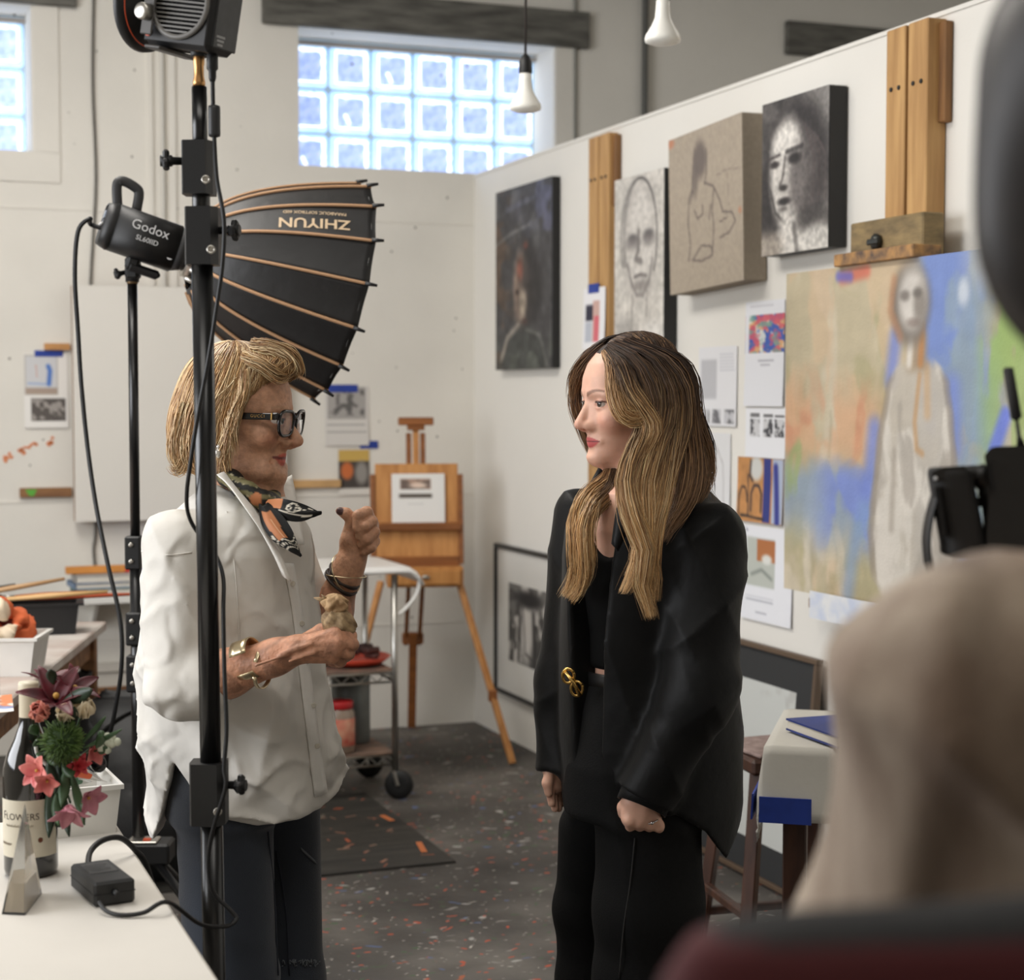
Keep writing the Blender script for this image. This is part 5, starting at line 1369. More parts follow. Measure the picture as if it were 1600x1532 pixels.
    m1, _ = f1.mesh('tank_top'); part('tank_top', m1, m_blk, T)
    # ---------------- trousers
    f3 = Field(ax((.06, .44, .006)), ax((3.1, 3.52, .006)), ax((.03, .99, .007)))
    f3.loft([.70, .8, .9, .965], [bx - .005, bx - .005, bx, bx], [3.32] * 4, [.15, .148, .128, .112], [.16, .16, .142, .128], k=.02)
    f3.chain([at(1012, 1300, 3.25), at(1012, 1420, 3.25), at(1008, 1532, 3.25), (at(1005, 1532, 3.25).x, 3.25, .06)], [.100, .100, .096, .10], k=.03)
    f3.chain([at(925, 1300, 3.41), at(908, 1420, 3.42), at(912, 1532, 3.42), (at(912, 1532, 3.42).x, 3.42, .06)], [.066, .052, .052, .06], k=.03)
    zx, zy, z_ = f3.pts((slice(None),) * 3)
    f3.D += (-.005 * ridge(20 * (zx + .3 * z_) + 2 * n3(zx * 8, zy * 8, z_ * 6, 4)) * ss(-.3, .5, n3(zx * 12, zy * 9, z_ * 5, 8))).astype(np.float32) * (f3.D < .03)
    m3, _ = f3.mesh('trousers')
    m_tr = M('black_denim', (11, 11, 11), .8, spec=.2, var=.2, scale=200, bump=.2, bscale=300)
    TR = part('trousers', m3, m_tr, T); tb = bvh_of(m3)
    P_ = [on(tb, x, y, .001) for x, y in ((992, 1310), (985, 1380), (975, 1450), (968, 1530))]; P_ = [p for p in P_ if p]
    if len(P_) > 1: sub('seam', MB().tube(spline(P_, 5), .0015, 5), M('seam_grey', (34, 33, 32), .8), TR)
    bl = MB(); bl.grid(lambda a, b: (bx + .118 * math.cos(2 * math.pi * a), 3.32 + .134 * math.sin(2 * math.pi * a), .94 + .038 * b), 40, 2, thick=-.004)
    BL = part('belt', bl, M('black_leather', (16, 15, 15), .4), T)
    m_g = M('brass', (214, 176, 104), .25, 1.0)
    bk = MB(); bc = at(893, 1066, 3.205)
    for ox, oz in ((-.006, .012), (.010, -.012)):
        c_ = bc + Vector((ox, -.004, oz)); n = 18
        bk.tube([c_ + Vector((.011 * math.cos(2.2 * math.pi * i / n + .5), -.004 * math.cos(2 * math.pi * i / n), .014 * math.sin(2.2 * math.pi * i / n + .5))) for i in range(n)], .0032, 7)
    bk.tube([bc + Vector((-.012, -.006, .02)), bc + Vector((.004, -.008, .0)), bc + Vector((.016, -.005, -.026))], .004, 7)
    sub('buckle', bk, m_g, BL)
    # ---------------- overshirt, open at the front
    f2 = Field(ax((.01, .50, .005)), ax((2.96, 3.58, .0055)), ax((.60, 1.40, .005)))
    rows = [(1345, 900, 1150, .15), (1250, 880, 1160, .165), (1150, 872, 1156, .165), (1050, 872, 1148, .16), (950, 874, 1146, .165), (870, 880, 1148, .17), (830, 888, 1144, .165), (790, 902, 1126, .14), (760, 922, 1096, .105), (742, 935, 1072, .085), (728, 945, 1055, .07)]
    zz, cx, rx, ry = [], [], [], []
    for y, l, r, w in rows:
        a, b = at(l, y, 3.32), at(r, y, 3.32); zz.append(a.z); cx.append((a.x + b.x) / 2); rx.append((b.x - a.x) / 2); ry.append(w)
    def bf(x, y, z):
        I = lambda a: np.interp(z, zz, a); X, Y = I(rx), I(ry); cX = I(cx)
        u = (x - cX) / X; v = (y - 3.32) / Y
        d = ((np.abs(u) ** 2.2 + np.abs(v) ** 2.2) ** (1 / 2.2) - 1) * np.minimum(X, Y) * .9
        wx = x + .03 * n3(x * 9, y * 9, z * 9, 1)
        d = d - .008 * ridge(17 * (wx + .35 * z)) - .006 * n3(x * 14, y * 12, z * 7, 4) - .008 * ridge(15 * (z + .5 * wx)) * ss(0, .6, n3(x * 9, y * 9, z * 8, 6))
        hem = np.interp(x, [.05, .12, .22, .30, .36, .405, .44], [.73, .70, .715, .73, .69, .625, .68])
        d = smax(d, hem - z, .005)
        # front opening
        ph = np.arctan2(-(x - cX) * .60 + (y - 3.32) * .80, -(x - cX) * .80 - (y - 3.32) * .60)
        half = np.interp(z, [.6, .9, 1.1, 1.25, 1.36], [.10, .22, .30, .36, .75])
        rad = np.sqrt((x - cX) ** 2 + (y - 3.32) ** 2)
        cut = (np.abs(ph + .10) - half) * rad
        inner = ((np.abs(u) ** 2.2 + np.abs(v) ** 2.2) ** (1 / 2.2) - 1) * np.minimum(X, Y) + .03
        d = smax(d, -cut * .8, .006)
        return d
    f2.op((.03, 3.12, .62), (.48, 3.52, 1.38), bf, .02, m=.02)
    def sleeve(A, B_, ra, rb, seed, cutend=True, m=1.0):
        A = np.array(A); B_ = np.array(B_); ab = B_ - A; L2 = ab @ ab
        def f(x, y, z):
            t = ((x - A[0]) * ab[0] + (y - A[1]) * ab[1] + (z - A[2]) * ab[2]) / L2; tc = np.clip(t, -.1, 1.0)
            d = np.sqrt((x - A[0] - tc * ab[0]) ** 2 + (y - A[1] - tc * ab[1]) ** 2 + (z - A[2] - tc * ab[2]) ** 2) - (ra + (rb - ra) * np.clip(tc, 0, 1))
            wx = x + .02 * n3(x * 12, y * 12, z * 12, seed)
            d = d - m * (.010 * ridge(21 * (z * 1.0 - wx * .7) + 1) * ss(-.3, .5, n3(x * 9, y * 9, z * 8, seed + 2)) + .006 * ridge(30 * (wx + .4 * z)))
            return smax(d, (t - 1.0) * math.sqrt(L2), .006) if cutend else d
        f2.op(np.minimum(A, B_) - .1, np.maximum(A, B_) + .1, f, .025, m=.02)
    el = at(1090, 1088, 3.135)
    sleeve(at(1110, 862, 3.185), el, .062, .066, 3, False); sleeve(el, at(1008, 1246, 3.135), .062, .050, 7, True)
    sleeve(at(905, 830, 3.455), at(880, 1065, 3.40), .055, .05, 13, False); sleeve(at(878, 1070, 3.40), at(867, 1208, 3.36), .048, .036, 17, True)
    f2.ell(at(992, 742, 3.28), (.07, .06, .045), k=.01, mode='s')
    m2, V2 = f2.mesh('overshirt')
    m_sat = M('black_satin', (8, 8, 8), .52, spec=.18, bump=.25, bscale=18, bdist=.01, sheen=.05)
    S = part('overshirt', m2, m_sat, T); bv = bvh_of(m2)
    bt = MB().lathe([(.0052, 0), (.0056, .0012), (.0046, .0024), (.0005, .0016)], n=14).mesh('button'); bt.materials.append(M('smoke_button', (110, 112, 114), .25))
    for x, y in ((960, 832), (929, 908), (926, 990), (924, 1070), (925, 1148)):
        for dx in (0, 4, 8, 12, 16, 22):
            p = on(bv, x + dx, y, .001)
            if p is not None and p.y < 3.3: share('button', bt, S, p, Vector((-.45, -.9, 0)).to_track_quat('Z', 'Y').to_euler()); break
    cuff = MB(); ca_, cb_ = at(1022, 1212, 3.145), at(1002, 1262, 3.128); zc = (cb_ - ca_).normalized(); xc = zc.cross(Vector((0, 1, 0))).normalized(); yc = zc.cross(xc)
    cuff.grid(lambda a, b: ca_.lerp(cb_, b) + (xc * math.cos(2 * math.pi * a) * .045 + yc * math.sin(2 * math.pi * a) * .043), 30, 3, thick=-.003)
    sub('cuff', cuff, m_sat, S)
    # collar leaves
    def leaf(name, L_, R_, bulge, mat):
        a = spline([at(*p) for p in L_], 5); b = spline([at(*p) for p in R_], 5)
        def pick(q_, t):
            k = t * (len(q_) - 1); i = min(int(k), len(q_) - 2); return q_[i].lerp(q_[i + 1], k - i)
        def fn(s_, t):
            p = pick(a, s_).lerp(pick(b, s_), t); p.y -= bulge * math.sin(math.pi * t); return p
        sub(name, MB().grid(fn, 12, 4, thick=.003), mat, S)
    leaf('collar', [(972, 762, 3.185), (962, 800, 3.15), (955, 850, 3.14)], [(1015, 762, 3.175), (990, 815, 3.14), (966, 862, 3.135)], .006, m_sat)
    rg = MB(); rc = q(1018, 1284, -.008); n = 16
    rg.tube([rc + Vector((.0115 * math.cos(2 * math.pi * i / n), .0115 * math.sin(2 * math.pi * i / n), .004 * math.cos(2 * math.pi * i / n))) for i in range(n + 1)], .0016, 6, cap=False); rg.ball(rc + Vector((0, -.012, 0)), .0035, 8, 6)
    part('ring', rg, M('silver', (214, 214, 216), .2, 1.0), T)
    for xx, y0 in ((at(985, 1532, 3.25).x, 3.25), (at(895, 1532, 3.42).x, 3.42)):
        part('shoe', MB().grid(lambda a, b: (xx - .13 + .25 * a, y0 + .042 * math.cos(math.pi * b) * math.sin(math.pi * min(.97, max(.06, a * .93 + .02))) ** .5, .002 + (.03 + .06 * float(ss(.2, .7, np.array(a)))) * math.sin(math.pi * b) ** .6), 12, 10), M('shoe_dark', (40, 38, 38), .6), T)
    # ---------------- hair
    fh = Field(ax((.06, .44, .005)), ax((3.12, 3.50, .005)), ax((1.22, 1.65, .005)))
    Rm = Matrix(R); cc = Vector(c); L2W = lambda p: cc + Rm @ Vector(p)
    def hh(x, y, z):
        x = x - c[0]; y = y - c[1]; z = z - c[2]
        f, s, z2 = [x * R[0, i] + y * R[1, i] + z * R[2, i] for i in range(3)]
        def ell(c_, r):
            q_ = [(f - c_[0]) / r[0], (s - c_[1]) / r[1], (z2 - c_[2]) / r[2]]; k0 = np.sqrt(sum(t * t for t in q_)); k1 = np.sqrt(sum((t / rr) ** 2 for t, rr in zip(q_, r))) + 1e-9
            return k0 * (k0 - 1) / k1
        d = ell((-.018, 0, .034), (.102, .080, .096))
        d = smin(d, ell((-.055, 0, -.06), (.062, .085, .14)), .03)
        line = np.interp(z2, [-.15, -.10, -.05, .0, .04, .07, .09, .11], [-.01, -.005, .0, .012, .03, .05, .066, .14])
        return smax(d, f - line, .01)
    fh.op((.07, 3.13, 1.24), (.43, 3.48, 1.64), hh, .01, m=0)
    mh, Vh = fh.mesh('hair_base'); hb = bvh_of(mh)
    Ch = np.ones((len(Vh), 3)) * np.array((46, 33, 26.)); k = ss(1.5, 1.3, Vh[:, 2])[:, None]; Ch = Ch * (1 - k) + np.array((92, 66, 46.)) * k; setcol(mh, Ch)
    H = Hair(); rs = np.random.default_rng(14)
    dark = [(56, 41, 33), (70, 51, 39), (44, 32, 26), (92, 68, 50)]; mid = [(124, 92, 64), (150, 114, 80), (98, 72, 52), (178, 140, 102)]; tip = [(222, 178, 122), (196, 152, 100), (238, 204, 154), (164, 122, 82)]
    # cap strands from the parting over the skull
    for i in range(3400):
        side = 1 if rs.random() < .72 else -1
        fr_ = rs.uniform(-.09, .062); z0 = .128 - .9 * max(0, fr_ - .0) ** 2 * 9 - max(0, -fr_ - .02) * .28
        org = Vector((-.02, 0, .03)); pts = []; lift = rs.uniform(-.003, .005); k = 15; te = rs.uniform(1.9, 2.5); sw = rs.normal(0, .05)
        d0 = (Vector((fr_, .006 * side, z0)) - org).normalized()
        for j in range(k):
            t = j / (k - 1)
            # move down the side while drifting backwards
            el_ = .10 + te * t; fx = d0.x * (1 - t * .7) - (.25 + .5 * (fr_ < -.03)) * t + sw * t + .05 * math.sin(5 * t + i)
            d = Vector((fx, side * math.sin(el_) * (1 if True else 0), math.cos(el_)))
            if el_ > 2.6: break
            h_, nr, _, _ = hb.ray_cast(L2W(org), Rm @ d.normalized())
            if h_ is None: break
            if nr.dot(Rm @ d) < 0: nr = -nr
            h_ = h_ + nr * lift; lo_ = Rm.transposed() @ (h_ - cc)
            if lo_.x > np.interp(lo_.z, [-.15, -.10, -.05, .0, .04, .07, .09, .11], [.0, .005, .008, .02, .038, .058, .076, .2]): break
            pts.append(h_)
        if len(pts) < 5: continue
        b0 = np.array(dark[rs.integers(4)]) * rs.uniform(.8, 1.2); b1 = np.array(mid[rs.integers(4)]) * rs.uniform(.75, 1.1)
        if rs.random() < .12: b0 = np.array(mid[3]) * .9; b1 = np.array(tip[2])
        H.strand(pts, rs.uniform(.0007, .0015), b0, b1, mid=.62)
    G = [([(944, 549, 3.235), (956, 572, 3.19), (959, 612, 3.165), (970, 642, 3.15), (985, 654, 3.145), (1010, 648, 3.15), (1022, 630, 3.16)], 230, .014, mid, tip, .001, 1, .5),
         ([(948, 545, 3.24), (965, 570, 3.185), (980, 612, 3.16), (1000, 640, 3.15), (1018, 668, 3.145), (1010, 700, 3.14), (994, 735, 3.13)], 260, .017, dark, tip, .002, 1, .55),
         ([(952, 540, 3.24), (992, 566, 3.19), (1012, 620, 3.165), (1012, 672, 3.15), (998, 712, 3.14), (986, 756, 3.125), (992, 812, 3.10), (1004, 862, 3.09), (994, 912, 3.085), (1012, 958, 3.08), (1022, 992, 3.08)], 330, .019, dark, tip, .004, 2, .42),
         ([(960, 537, 3.24), (1018, 570, 3.195), (1040, 640, 3.17), (1028, 700, 3.155), (1008, 760, 3.13), (1002, 820, 3.105), (990, 880, 3.09), (972, 925, 3.085), (978, 950, 3.085)], 330, .02, dark, tip, .004, 2, .42),
         ([(975, 534, 3.25), (1040, 575, 3.20), (1062, 650, 3.18), (1056, 715, 3.165), (1036, 775, 3.14), (1014, 826, 3.11), (1008, 880, 3.095), (1018, 930, 3.09), (1008, 962, 3.09)], 330, .02, dark, tip, .005, 2, .45),
         ([(985, 532, 3.26), (1055, 578, 3.215), (1082, 655, 3.2), (1085, 720, 3.195), (1066, 776, 3.165), (1040, 820, 3.13), (1026, 862, 3.11)], 300, .021, dark, mid, .004, 2, .5),
         ([(995, 531, 3.29), (1064, 580, 3.25), (1090, 660, 3.24), (1098, 720, 3.235), (1086, 770, 3.205), (1062, 808, 3.17)], 260, .02, dark, mid, .004, 2, .55),
         ([(1000, 532, 3.32), (1070, 590, 3.30), (1094, 672, 3.29), (1104, 728, 3.285), (1110, 762, 3.28)], 160, .016, dark, dark, .003, 2, .6),
         ([(928, 548, 3.34), (910, 572, 3.38), (898, 604, 3.40), (897, 632, 3.40), (908, 662, 3.40), (925, 700, 3.40), (938, 738, 3.38)], 160, .010, dark, mid, .002, 1, .5),
         ([(962, 708, 3.33), (950, 742, 3.26), (932, 775, 3.21), (912, 812, 3.19), (902, 856, 3.19), (888, 900, 3.20), (872, 945, 3.21)], 300, .018, mid, tip, .006, 2, .35),
         ([(968, 712, 3.31), (956, 752, 3.24), (940, 792, 3.18), (922, 830, 3.16), (912, 872, 3.16), (900, 912, 3.175), (882, 952, 3.19)], 220, .014, dark, tip, .006, 2, .4)]
    G.append(([(990, 527, 3.30), (955, 535, 3.30), (928, 550, 3.31), (908, 574, 3.34), (898, 604, 3.37), (896, 630, 3.39)], 240, .012, dark, mid, .001, 1, .6))
    for i, (gd, n, rad, p0_, p1_, wv, fq, md) in enumerate(G):
        lock(H, [at(*p) for p in gd], int(n * 1.7), rad, .00075, p0_, p1_, 100 + i, wv * 2.2, fq * .75, spread_tip=.28, k=20, mid=md, root=.4)
    # a few flyaways
    for i in range(40):
        x0 = rs.uniform(1070, 1105); P_ = [at(x0 - 30, 640, 3.25), at(x0, 700, 3.24), at(x0 + rs.uniform(-5, 18), 750, 3.24), at(x0 + rs.uniform(0, 30), 790, 3.23)]
        H.strand([tuple(p) for p in spline(P_, 5)], .0005, dark[0], dark[3])
    HR = part('hair', mh, M('hair_under_dark', vc=True, rough=.6, var=.3, scale=60), T)
    hs = H.build('hair_strands', m_hair, None); hs.parent = HR; hs['kind'] = 'stuff'
    return T
visitor = make_visitor()

# ================================================================== light stands
m_pole = M('black_anodised', (14, 14, 15), .28, spec=.6)
m_plas = M('black_plastic', (17, 17, 18), .5)
m_plas2 = M('charcoal_plastic', (38, 38, 39), .5, var=.1, scale=30)
m_brass = M('brass_spigot', (196, 150, 100), .35, 1.0)
m_steel = M('brushed_steel', (190, 186, 178), .35, 1.0)
m_cab = M('black_rubber', (16, 16, 17), .5)
def lerp(a, b, t): return Vector(a).lerp(Vector(b), t)
def star_knob(c, ax_, r, ln):
    ax_ = Vector(ax_).normalized(); mb = MB()
    mb.lathe([(.006, 0), (.0065, ln * .45), (.009, ln * .5), (.009, ln)], c, 10, axis=ax_)
    x = ax_.cross(Vector((.3, .2, 1))).normalized(); y = ax_.cross(x)
    for k in range(3):
        d = x * math.cos(k * 2.094 + .4) + y * math.sin(k * 2.094 + .4)
        mb.bar(Vector(c) + ax_ * ln * .75, Vector(c) + ax_ * ln * .75 + d * r, ln * .45, .010, bev=.003, up=ax_)
    return mb
# ---- front stand
S1 = thing('light_stand', 'black light stand carrying the square fan-cooled lamp, in front of the white shirt', 'light stand', (at(333, 1532, 2.72).x + .006, 2.72, 0))
pt = at(311, 128, 2.72); pb = Vector((S1.location.x, 2.72, .06))
A_ = lambda py: pb.lerp(pt, (at(320, py, 2.72).z - pb.z) / (pt.z - pb.z))
part('tube', MB().tube([A_(1900), A_(1240)], .0178, 20), m_pole, S1)
part('tube', MB().tube([A_(1240), A_(370)], .0168, 20), m_pole, S1)
part('tube', MB().tube([A_(370), A_(262)], .0142, 20), m_pole, S1)
part('tube', MB().tube([A_(262), A_(136)], .0118, 20), m_pole, S1)
part('spigot', MB().lathe([(.0098, 0), (.0098, .008), (.0078, .016), (.0078, .032), (.0088, .036), (.0088, .06), (.004, .062)], A_(136), 18), m_brass, S1)
for (y0, y1, w, dx, kdir) in ((1190, 1286, .056, -.004, 1), (325, 415, .052, .002, 1), (222, 305, .048, -.003, -1)):
    cc_ = (A_(y0) + A_(y1)) / 2 + Vector((dx, 0, 0)); h = A_(y0).z - A_(y1).z
    cl = part('clamp', MB().prism([(cc_.x - w * .42, cc_.y - .026), (cc_.x + w * .32, cc_.y - .03), (cc_.x + w * .5, cc_.y - .012), (cc_.x + w * .5, cc_.y + .024), (cc_.x - w * .5, cc_.y + .024), (cc_.x - w * .5, cc_.y - .014)], cc_.z - h / 2, cc_.z + h / 2, 2), m_plas, S1)
    kz = cc_.z + (h * .13 if kdir < 0 or y0 > 1000 else h * .1)
    sub('knob', star_knob(Vector((cc_.x + kdir * w * .46, cc_.y - .006, kz)), (kdir, -.15, 0), .017, .036), m_plas, cl)
    sub('bolt', MB().lathe([(.007, 0), (.007, .003), (.004, .003), (.004, .002)], (cc_.x + w * .34, cc_.y - .0285, cc_.z - h * .25), 12, axis=(.1, -1, 0)), m_steel, cl)
for k in range(3):
    a = .5 + k * 2.094; d = Vector((math.cos(a), math.sin(a), 0))
    part('leg', MB().tube([pb + Vector((0, 0, .36)) + d * .03, pb + d * .50 + Vector((0, 0, -.047))], .011, 12), m_pole, S1)
    part('brace', MB().tube([pb + Vector((0, 0, .08)) + d * .02, pb + d * .27 + Vector((0, 0, .16))], .007, 8), m_pole, S1)
part('leg_collar', MB().lathe([(.03, 0), (.034, .01), (.034, .06), (.026, .07)], pb + Vector((0, 0, .33)), 18), m_plas, S1)
# ---- square lamp on top
LA = Vector((-.89, .42, .18)).normalized(); LY = Vector((0, 0, 1)).cross(LA).normalized(); LZ = LA.cross(LY)      # forward, side, up
LC = A_(136) + Vector((-.006, 0, .122))
lm = Matrix((LA, LY, LZ)).transposed().to_4x4(); lm.translation = LC
L1 = thing('studio_lamp', 'square black studio lamp with round fan grille and orange-rimmed reflector', 'lamp', LC)
def lp(name, mb, mats, parent=L1, s=False):
    mb.v = [tuple(lm @ Vector(p)) for p in mb.v]
    return sub(name, mb, mats, parent) if s else part(name, mb, mats, parent)
bd = lp('body', MB().box((0, 0, 0), (.128, .074, .135), bev=.010), m_plas)
lp('back_panel', MB().box((-.0645, 0, .0), (.004, .062, .12), bev=.002), M('textured_panel', (30, 30, 31), .35, var=.5, scale=60), bd, True)
lp('side_plate', MB().box((0, .0378, 0), (.116, .004, .124), bev=.0018), m_plas2, bd, True)
for k_ in range(3): lp('printed_mark', MB().box((-.067, .014, -.042 - .006 * k_), (.0006, .022 - .004 * k_, .0035)), M('grey_print', (150, 150, 150), .5), bd, True)
sd_ = 1 if (LY.y < 0) else -1
gr = lp('fan_ring', MB().lathe([(.046, 0), (.0535, .0), (.055, .004), (.0505, .007), (.047, .005), (.046, 0)], (-.004, sd_ * .0395, -.002), 36, axis=(0, sd_, 0)), M('grey_ring', (112, 110, 106), .45), bd, True)
lp('fan_recess', MB().lathe([(.001, .0), (.047, .0)], (-.004, sd_ * .0402, -.002), 30, axis=(0, sd_, 0)), M('deep_black', (8, 8, 8), .8), bd, True)
for k in range(14):
    z_ = -.042 + k * .0065; hw = math.sqrt(max(.0474 ** 2 - z_ * z_, 1e-6))
    lp('slat', MB().box((-.004, sd_ * .0425, -.002 + z_), (2 * hw, .004, .0026)), M('grey_ring'), bd, True)
lp('orange_dot', MB().lathe([(.006, 0), (.006, .0012)], (.05, sd_ * .0405, -.05), 16, axis=(0, sd_, 0)), M('orange_mark_plastic', (206, 82, 44), .5), bd, True)
rf = lp('reflector', MB().lathe([(.036, 0), (.040, .014), (.070, .020), (.0765, .026), (.0775, .034), (.074, .036), (.050, .030), (.02, .024)], (.062, 0, .0), 44, axis=(1, 0, 0)), m_plas)
lp('orange_rim', MB().lathe([(.0668, 0), (.0676, .0012), (.0688, .0012), (.0692, 0)], (.0815, 0, 0), 44, axis=(-1, 0, 0)), M('orange_mark_plastic'), rf, True)
yk = lp('yoke', MB().box((.045, sd_ * .052, .02), (.022, .004, .15), bev=.0018).box((.03, 0, -.072), (.03, .106, .006), bev=.0018), M('yoke_grey', (78, 76, 74), .45, .3))
lp('knob', MB().lathe([(.012, 0), (.013, .002), (.013, .014), (.011, .016), (.004, .0155)], (.046, sd_ * .055, -.022), 20, axis=(0, sd_, 0)), m_steel, yk, True)
sub('mount_socket', MB().lathe([(.0125, 0), (.0135, .003), (.0135, .014), (.018, .018), (.018, .024)], A_(136) + Vector((0, 0, .046)), 14), m_plas, yk)
# ---- its cable, with ferrite bead, and the mains adapter on the table
cab = thing('power_cable', 'black power cable with a round bead running down the front stand to the adapter', 'cable', at(333, 100, 2.70))
route = [(331, 88, 2.705), (332, 120, 2.70), (333, 165, 2.70), (335, 220, 2.695), (339, 280, 2.69), (350, 345, 2.68), (348, 410, 2.68), (340, 470, 2.685), (326, 560, 2.69), (309, 650, 2.69), (296, 735, 2.698), (292, 770, 2.715), (293, 798, 2.738), (302, 822, 2.752), (320, 846, 2.756), (338, 870, 2.750), (349, 905, 2.732), (349, 960, 2.71), (351, 1060, 2.695), (354, 1140, 2.685), (350, 1200, 2.675), (352, 1232, 2.67), (332, 1300, 2.68), (326, 1350, 2.685), (334, 1395, 2.685), (362, 1425, 2.68), (369, 1438, 2.675), (352, 1448, 2.66), (312, 1444, 2.60)]
rp = [at(*p) for p in route]
tail_ = [Vector((-.50, 2.475, .766)), Vector((-.53, 2.455, .757)), Vector((-.56, 2.45, .7545)), Vector((-.585, 2.46, .757)), Vector((-.600, 2.475, .766))]
part('cord', MB().tube(spline(rp + tail_, 7), .0034, 8), m_cab, cab)
part('bead', MB().lathe([(.004, 0), (.009, .002), (.0095, .006), (.0095, .044), (.009, .048), (.004, .05)], at(335, 215, 2.697), 14), m_plas2, cab)
part('plug', MB().lathe([(.004, 0), (.006, .006), (.006, .016), (.009, .02), (.009, .04), (.006, .044)], at(332, 128, 2.70), 12), m_plas, cab)

# ---- back stand with mono-light and parabolic softbox
bx_, by_ = -.962, 4.4
S2 = thing('light_stand', 'black light stand holding the monolight and parabolic softbox by the blank canvas', 'light stand', (bx_, by_, 0))
part('tube', MB().tube([(bx_, by_, .12), (bx_, by_, 1.14)], .0155, 18), m_pole, S2)
part('tube', MB().tube([(bx_, by_, 1.14), (bx_, by_, 1.80)], .0125, 18), m_pole, S2)
part('spigot', MB().lathe([(.0135, 0), (.0145, .004), (.0145, .05), (.013, .054)], (bx_, by_, 1.785), 18), M('brass_ring_dark', (120, 100, 74), .4, .8), S2)
for z0, h in ((1.06, .085), (.865, .085), (.745, .095)):
    cl = part('clamp', MB().box((bx_ - .003, by_, z0 + h / 2), (.04, .05, h), bev=.004), m_plas, S2)
    for zz_ in (.25, .75): sub('bolt', MB().lathe([(.006, 0), (.006, .003), (.003, .004)], (bx_ - .006, by_ - .0255, z0 + h * zz_), 10, axis=(0, -1, 0)), m_steel, cl)
hb_ = part('leg_hub', MB().box((bx_ + .03, by_ - .02, .335), (.12, .085, .055), bev=.006), m_plas, S2)
sub('hub_plate', MB().box((bx_ + .02, by_ - .03, .3655), (.075, .06, .006), bev=.002), m_steel, hb_)
sub('hub_mark', MB().box((bx_ + .03, by_ - .04, .370), (.018, .02, .003)), M('orange_mark_plastic'), hb_)
for a in (-.7, 1.4, 3.5):
    d = Vector((math.cos(a), math.sin(a), 0))
    part('leg', MB().tube([Vector((bx_, by_, .34)) + d * .03, Vector((bx_, by_, .012)) + d * .52], .0115, 10), m_pole, S2)
# monolight
MA = Vector((.88, .33, -.30)).normalized(); MY = Vector((0, 0, 1)).cross(MA).normalized(); MZ = MA.cross(MY)
SBC = at(300, 397, 4.43); SBM = at(528, 455, 4.57); SX = (SBM - SBC).normalized(); SLn = (SBM - SBC).length
MC = SBC - SX * .016 - MA * .12
mm_ = Matrix((MA, MY, MZ)).transposed().to_4x4(); mm_.translation = MC
L2 = thing('monolight', 'black cylindrical monolight with carrying handle mounted on the back stand', 'lamp', MC)
def mp_(name, mb, mats, parent=L2, s=False):
    mb.v = [tuple(mm_ @ Vector(p)) for p in mb.v]
    return sub(name, mb, mats, parent) if s else part(name, mb, mats, parent)
def octo(x0, x1, r0, r1, n=2.6):
    k = 28; mb = MB(); vs = []
    for x, r in ((x0, r0), (x1, r1)):
        for i in range(k):
            a = 2 * math.pi * i / k; c, s_ = math.cos(a), math.sin(a); vs.append((x, r * math.copysign(abs(c) ** (2 / n), c), r * math.copysign(abs(s_) ** (2 / n), s_)))
    mb.add(vs, [(i, (i + 1) % k, k + (i + 1) % k, k + i) for i in range(k)] + [tuple(range(k))[::-1], tuple(range(k, 2 * k))], 0, True); return mb
hs_ = mp_('housing', octo(-.075, .092, .060, .060), m_plas)
mp_('rear_cover', octo(-.098, -.072, .053, .061), m_plas2, hs_, True)
mp_('front_ring', octo(.090, .12, .060, .047), m_plas2, hs_, True)
mp_('display', MB().box((-.0995, -.012, .022), (.003, .028, .02)), M('display_grey', (120, 128, 140), .2), hs_, True)
for k in range(4): mp_('dial', MB().lathe([(.004, 0), (.004, .004)], (-.099, .02 - .012 * k, -.002), 8, axis=(-1, 0, 0)), M('white_print', (206, 206, 206), .5), hs_, True)
for k in range(5): mp_('vent', MB().box((-.0985, .0, .046 - .004 * k + .0), (.002, .05, .0015)), M('deep_black'), hs_, True)
mp_('handle', MB().tube(spline([(-.075, 0, .052), (-.092, 0, .105), (-.078, 0, .118), (-.045, 0, .112), (-.034, 0, .1), (-.028, 0, .058)], 6), .0085, 10, flat=1.5), m_plas2)
mp_('swivel_arm', MB().bar((-.01, 0, -.08), (.075, 0, -.08), .034, .022, bev=.008).bar((.0, 0, -.055), (.0, 0, -.088), .03, .03, bev=.006), m_plas)
kb = part('tilt_head', MB().box((bx_ + .002, by_ - .0, 1.825), (.036, .04, .06), bev=.008).tube([(bx_, by_, 1.79), (bx_, by_, 1.83)], .017, 14), m_plas, L2)
sub('tilt_handle', star_knob(Vector((bx_ - .016, by_, 1.815)), (-1, -.3, -.3), .016, .03), m_plas, kb)
mp_('lock_button', MB().lathe([(.009, 0), (.008, .003)], (.078, -.052, -.03), 14, axis=(0, -1, -.3)), M('white_print'), hs_, True)
for txt, sz, z_ in (('Godox', .034, .018), ('SL60IID', .018, -.012)):
    me = text_mesh(txt, sz, .0003)
    # on the side facing the viewer
    side = -1 if MY.y > 0 else 1
    me.transform(mm_ @ frame((.012, side * .0605, z_), (1, 0, 0), (0, 0, 1)) if side < 0 else mm_ @ frame((.012, side * .0605, z_), (-1, 0, 0), (0, 0, 1)))
    sub('lettering', me, M('white_print'), hs_)
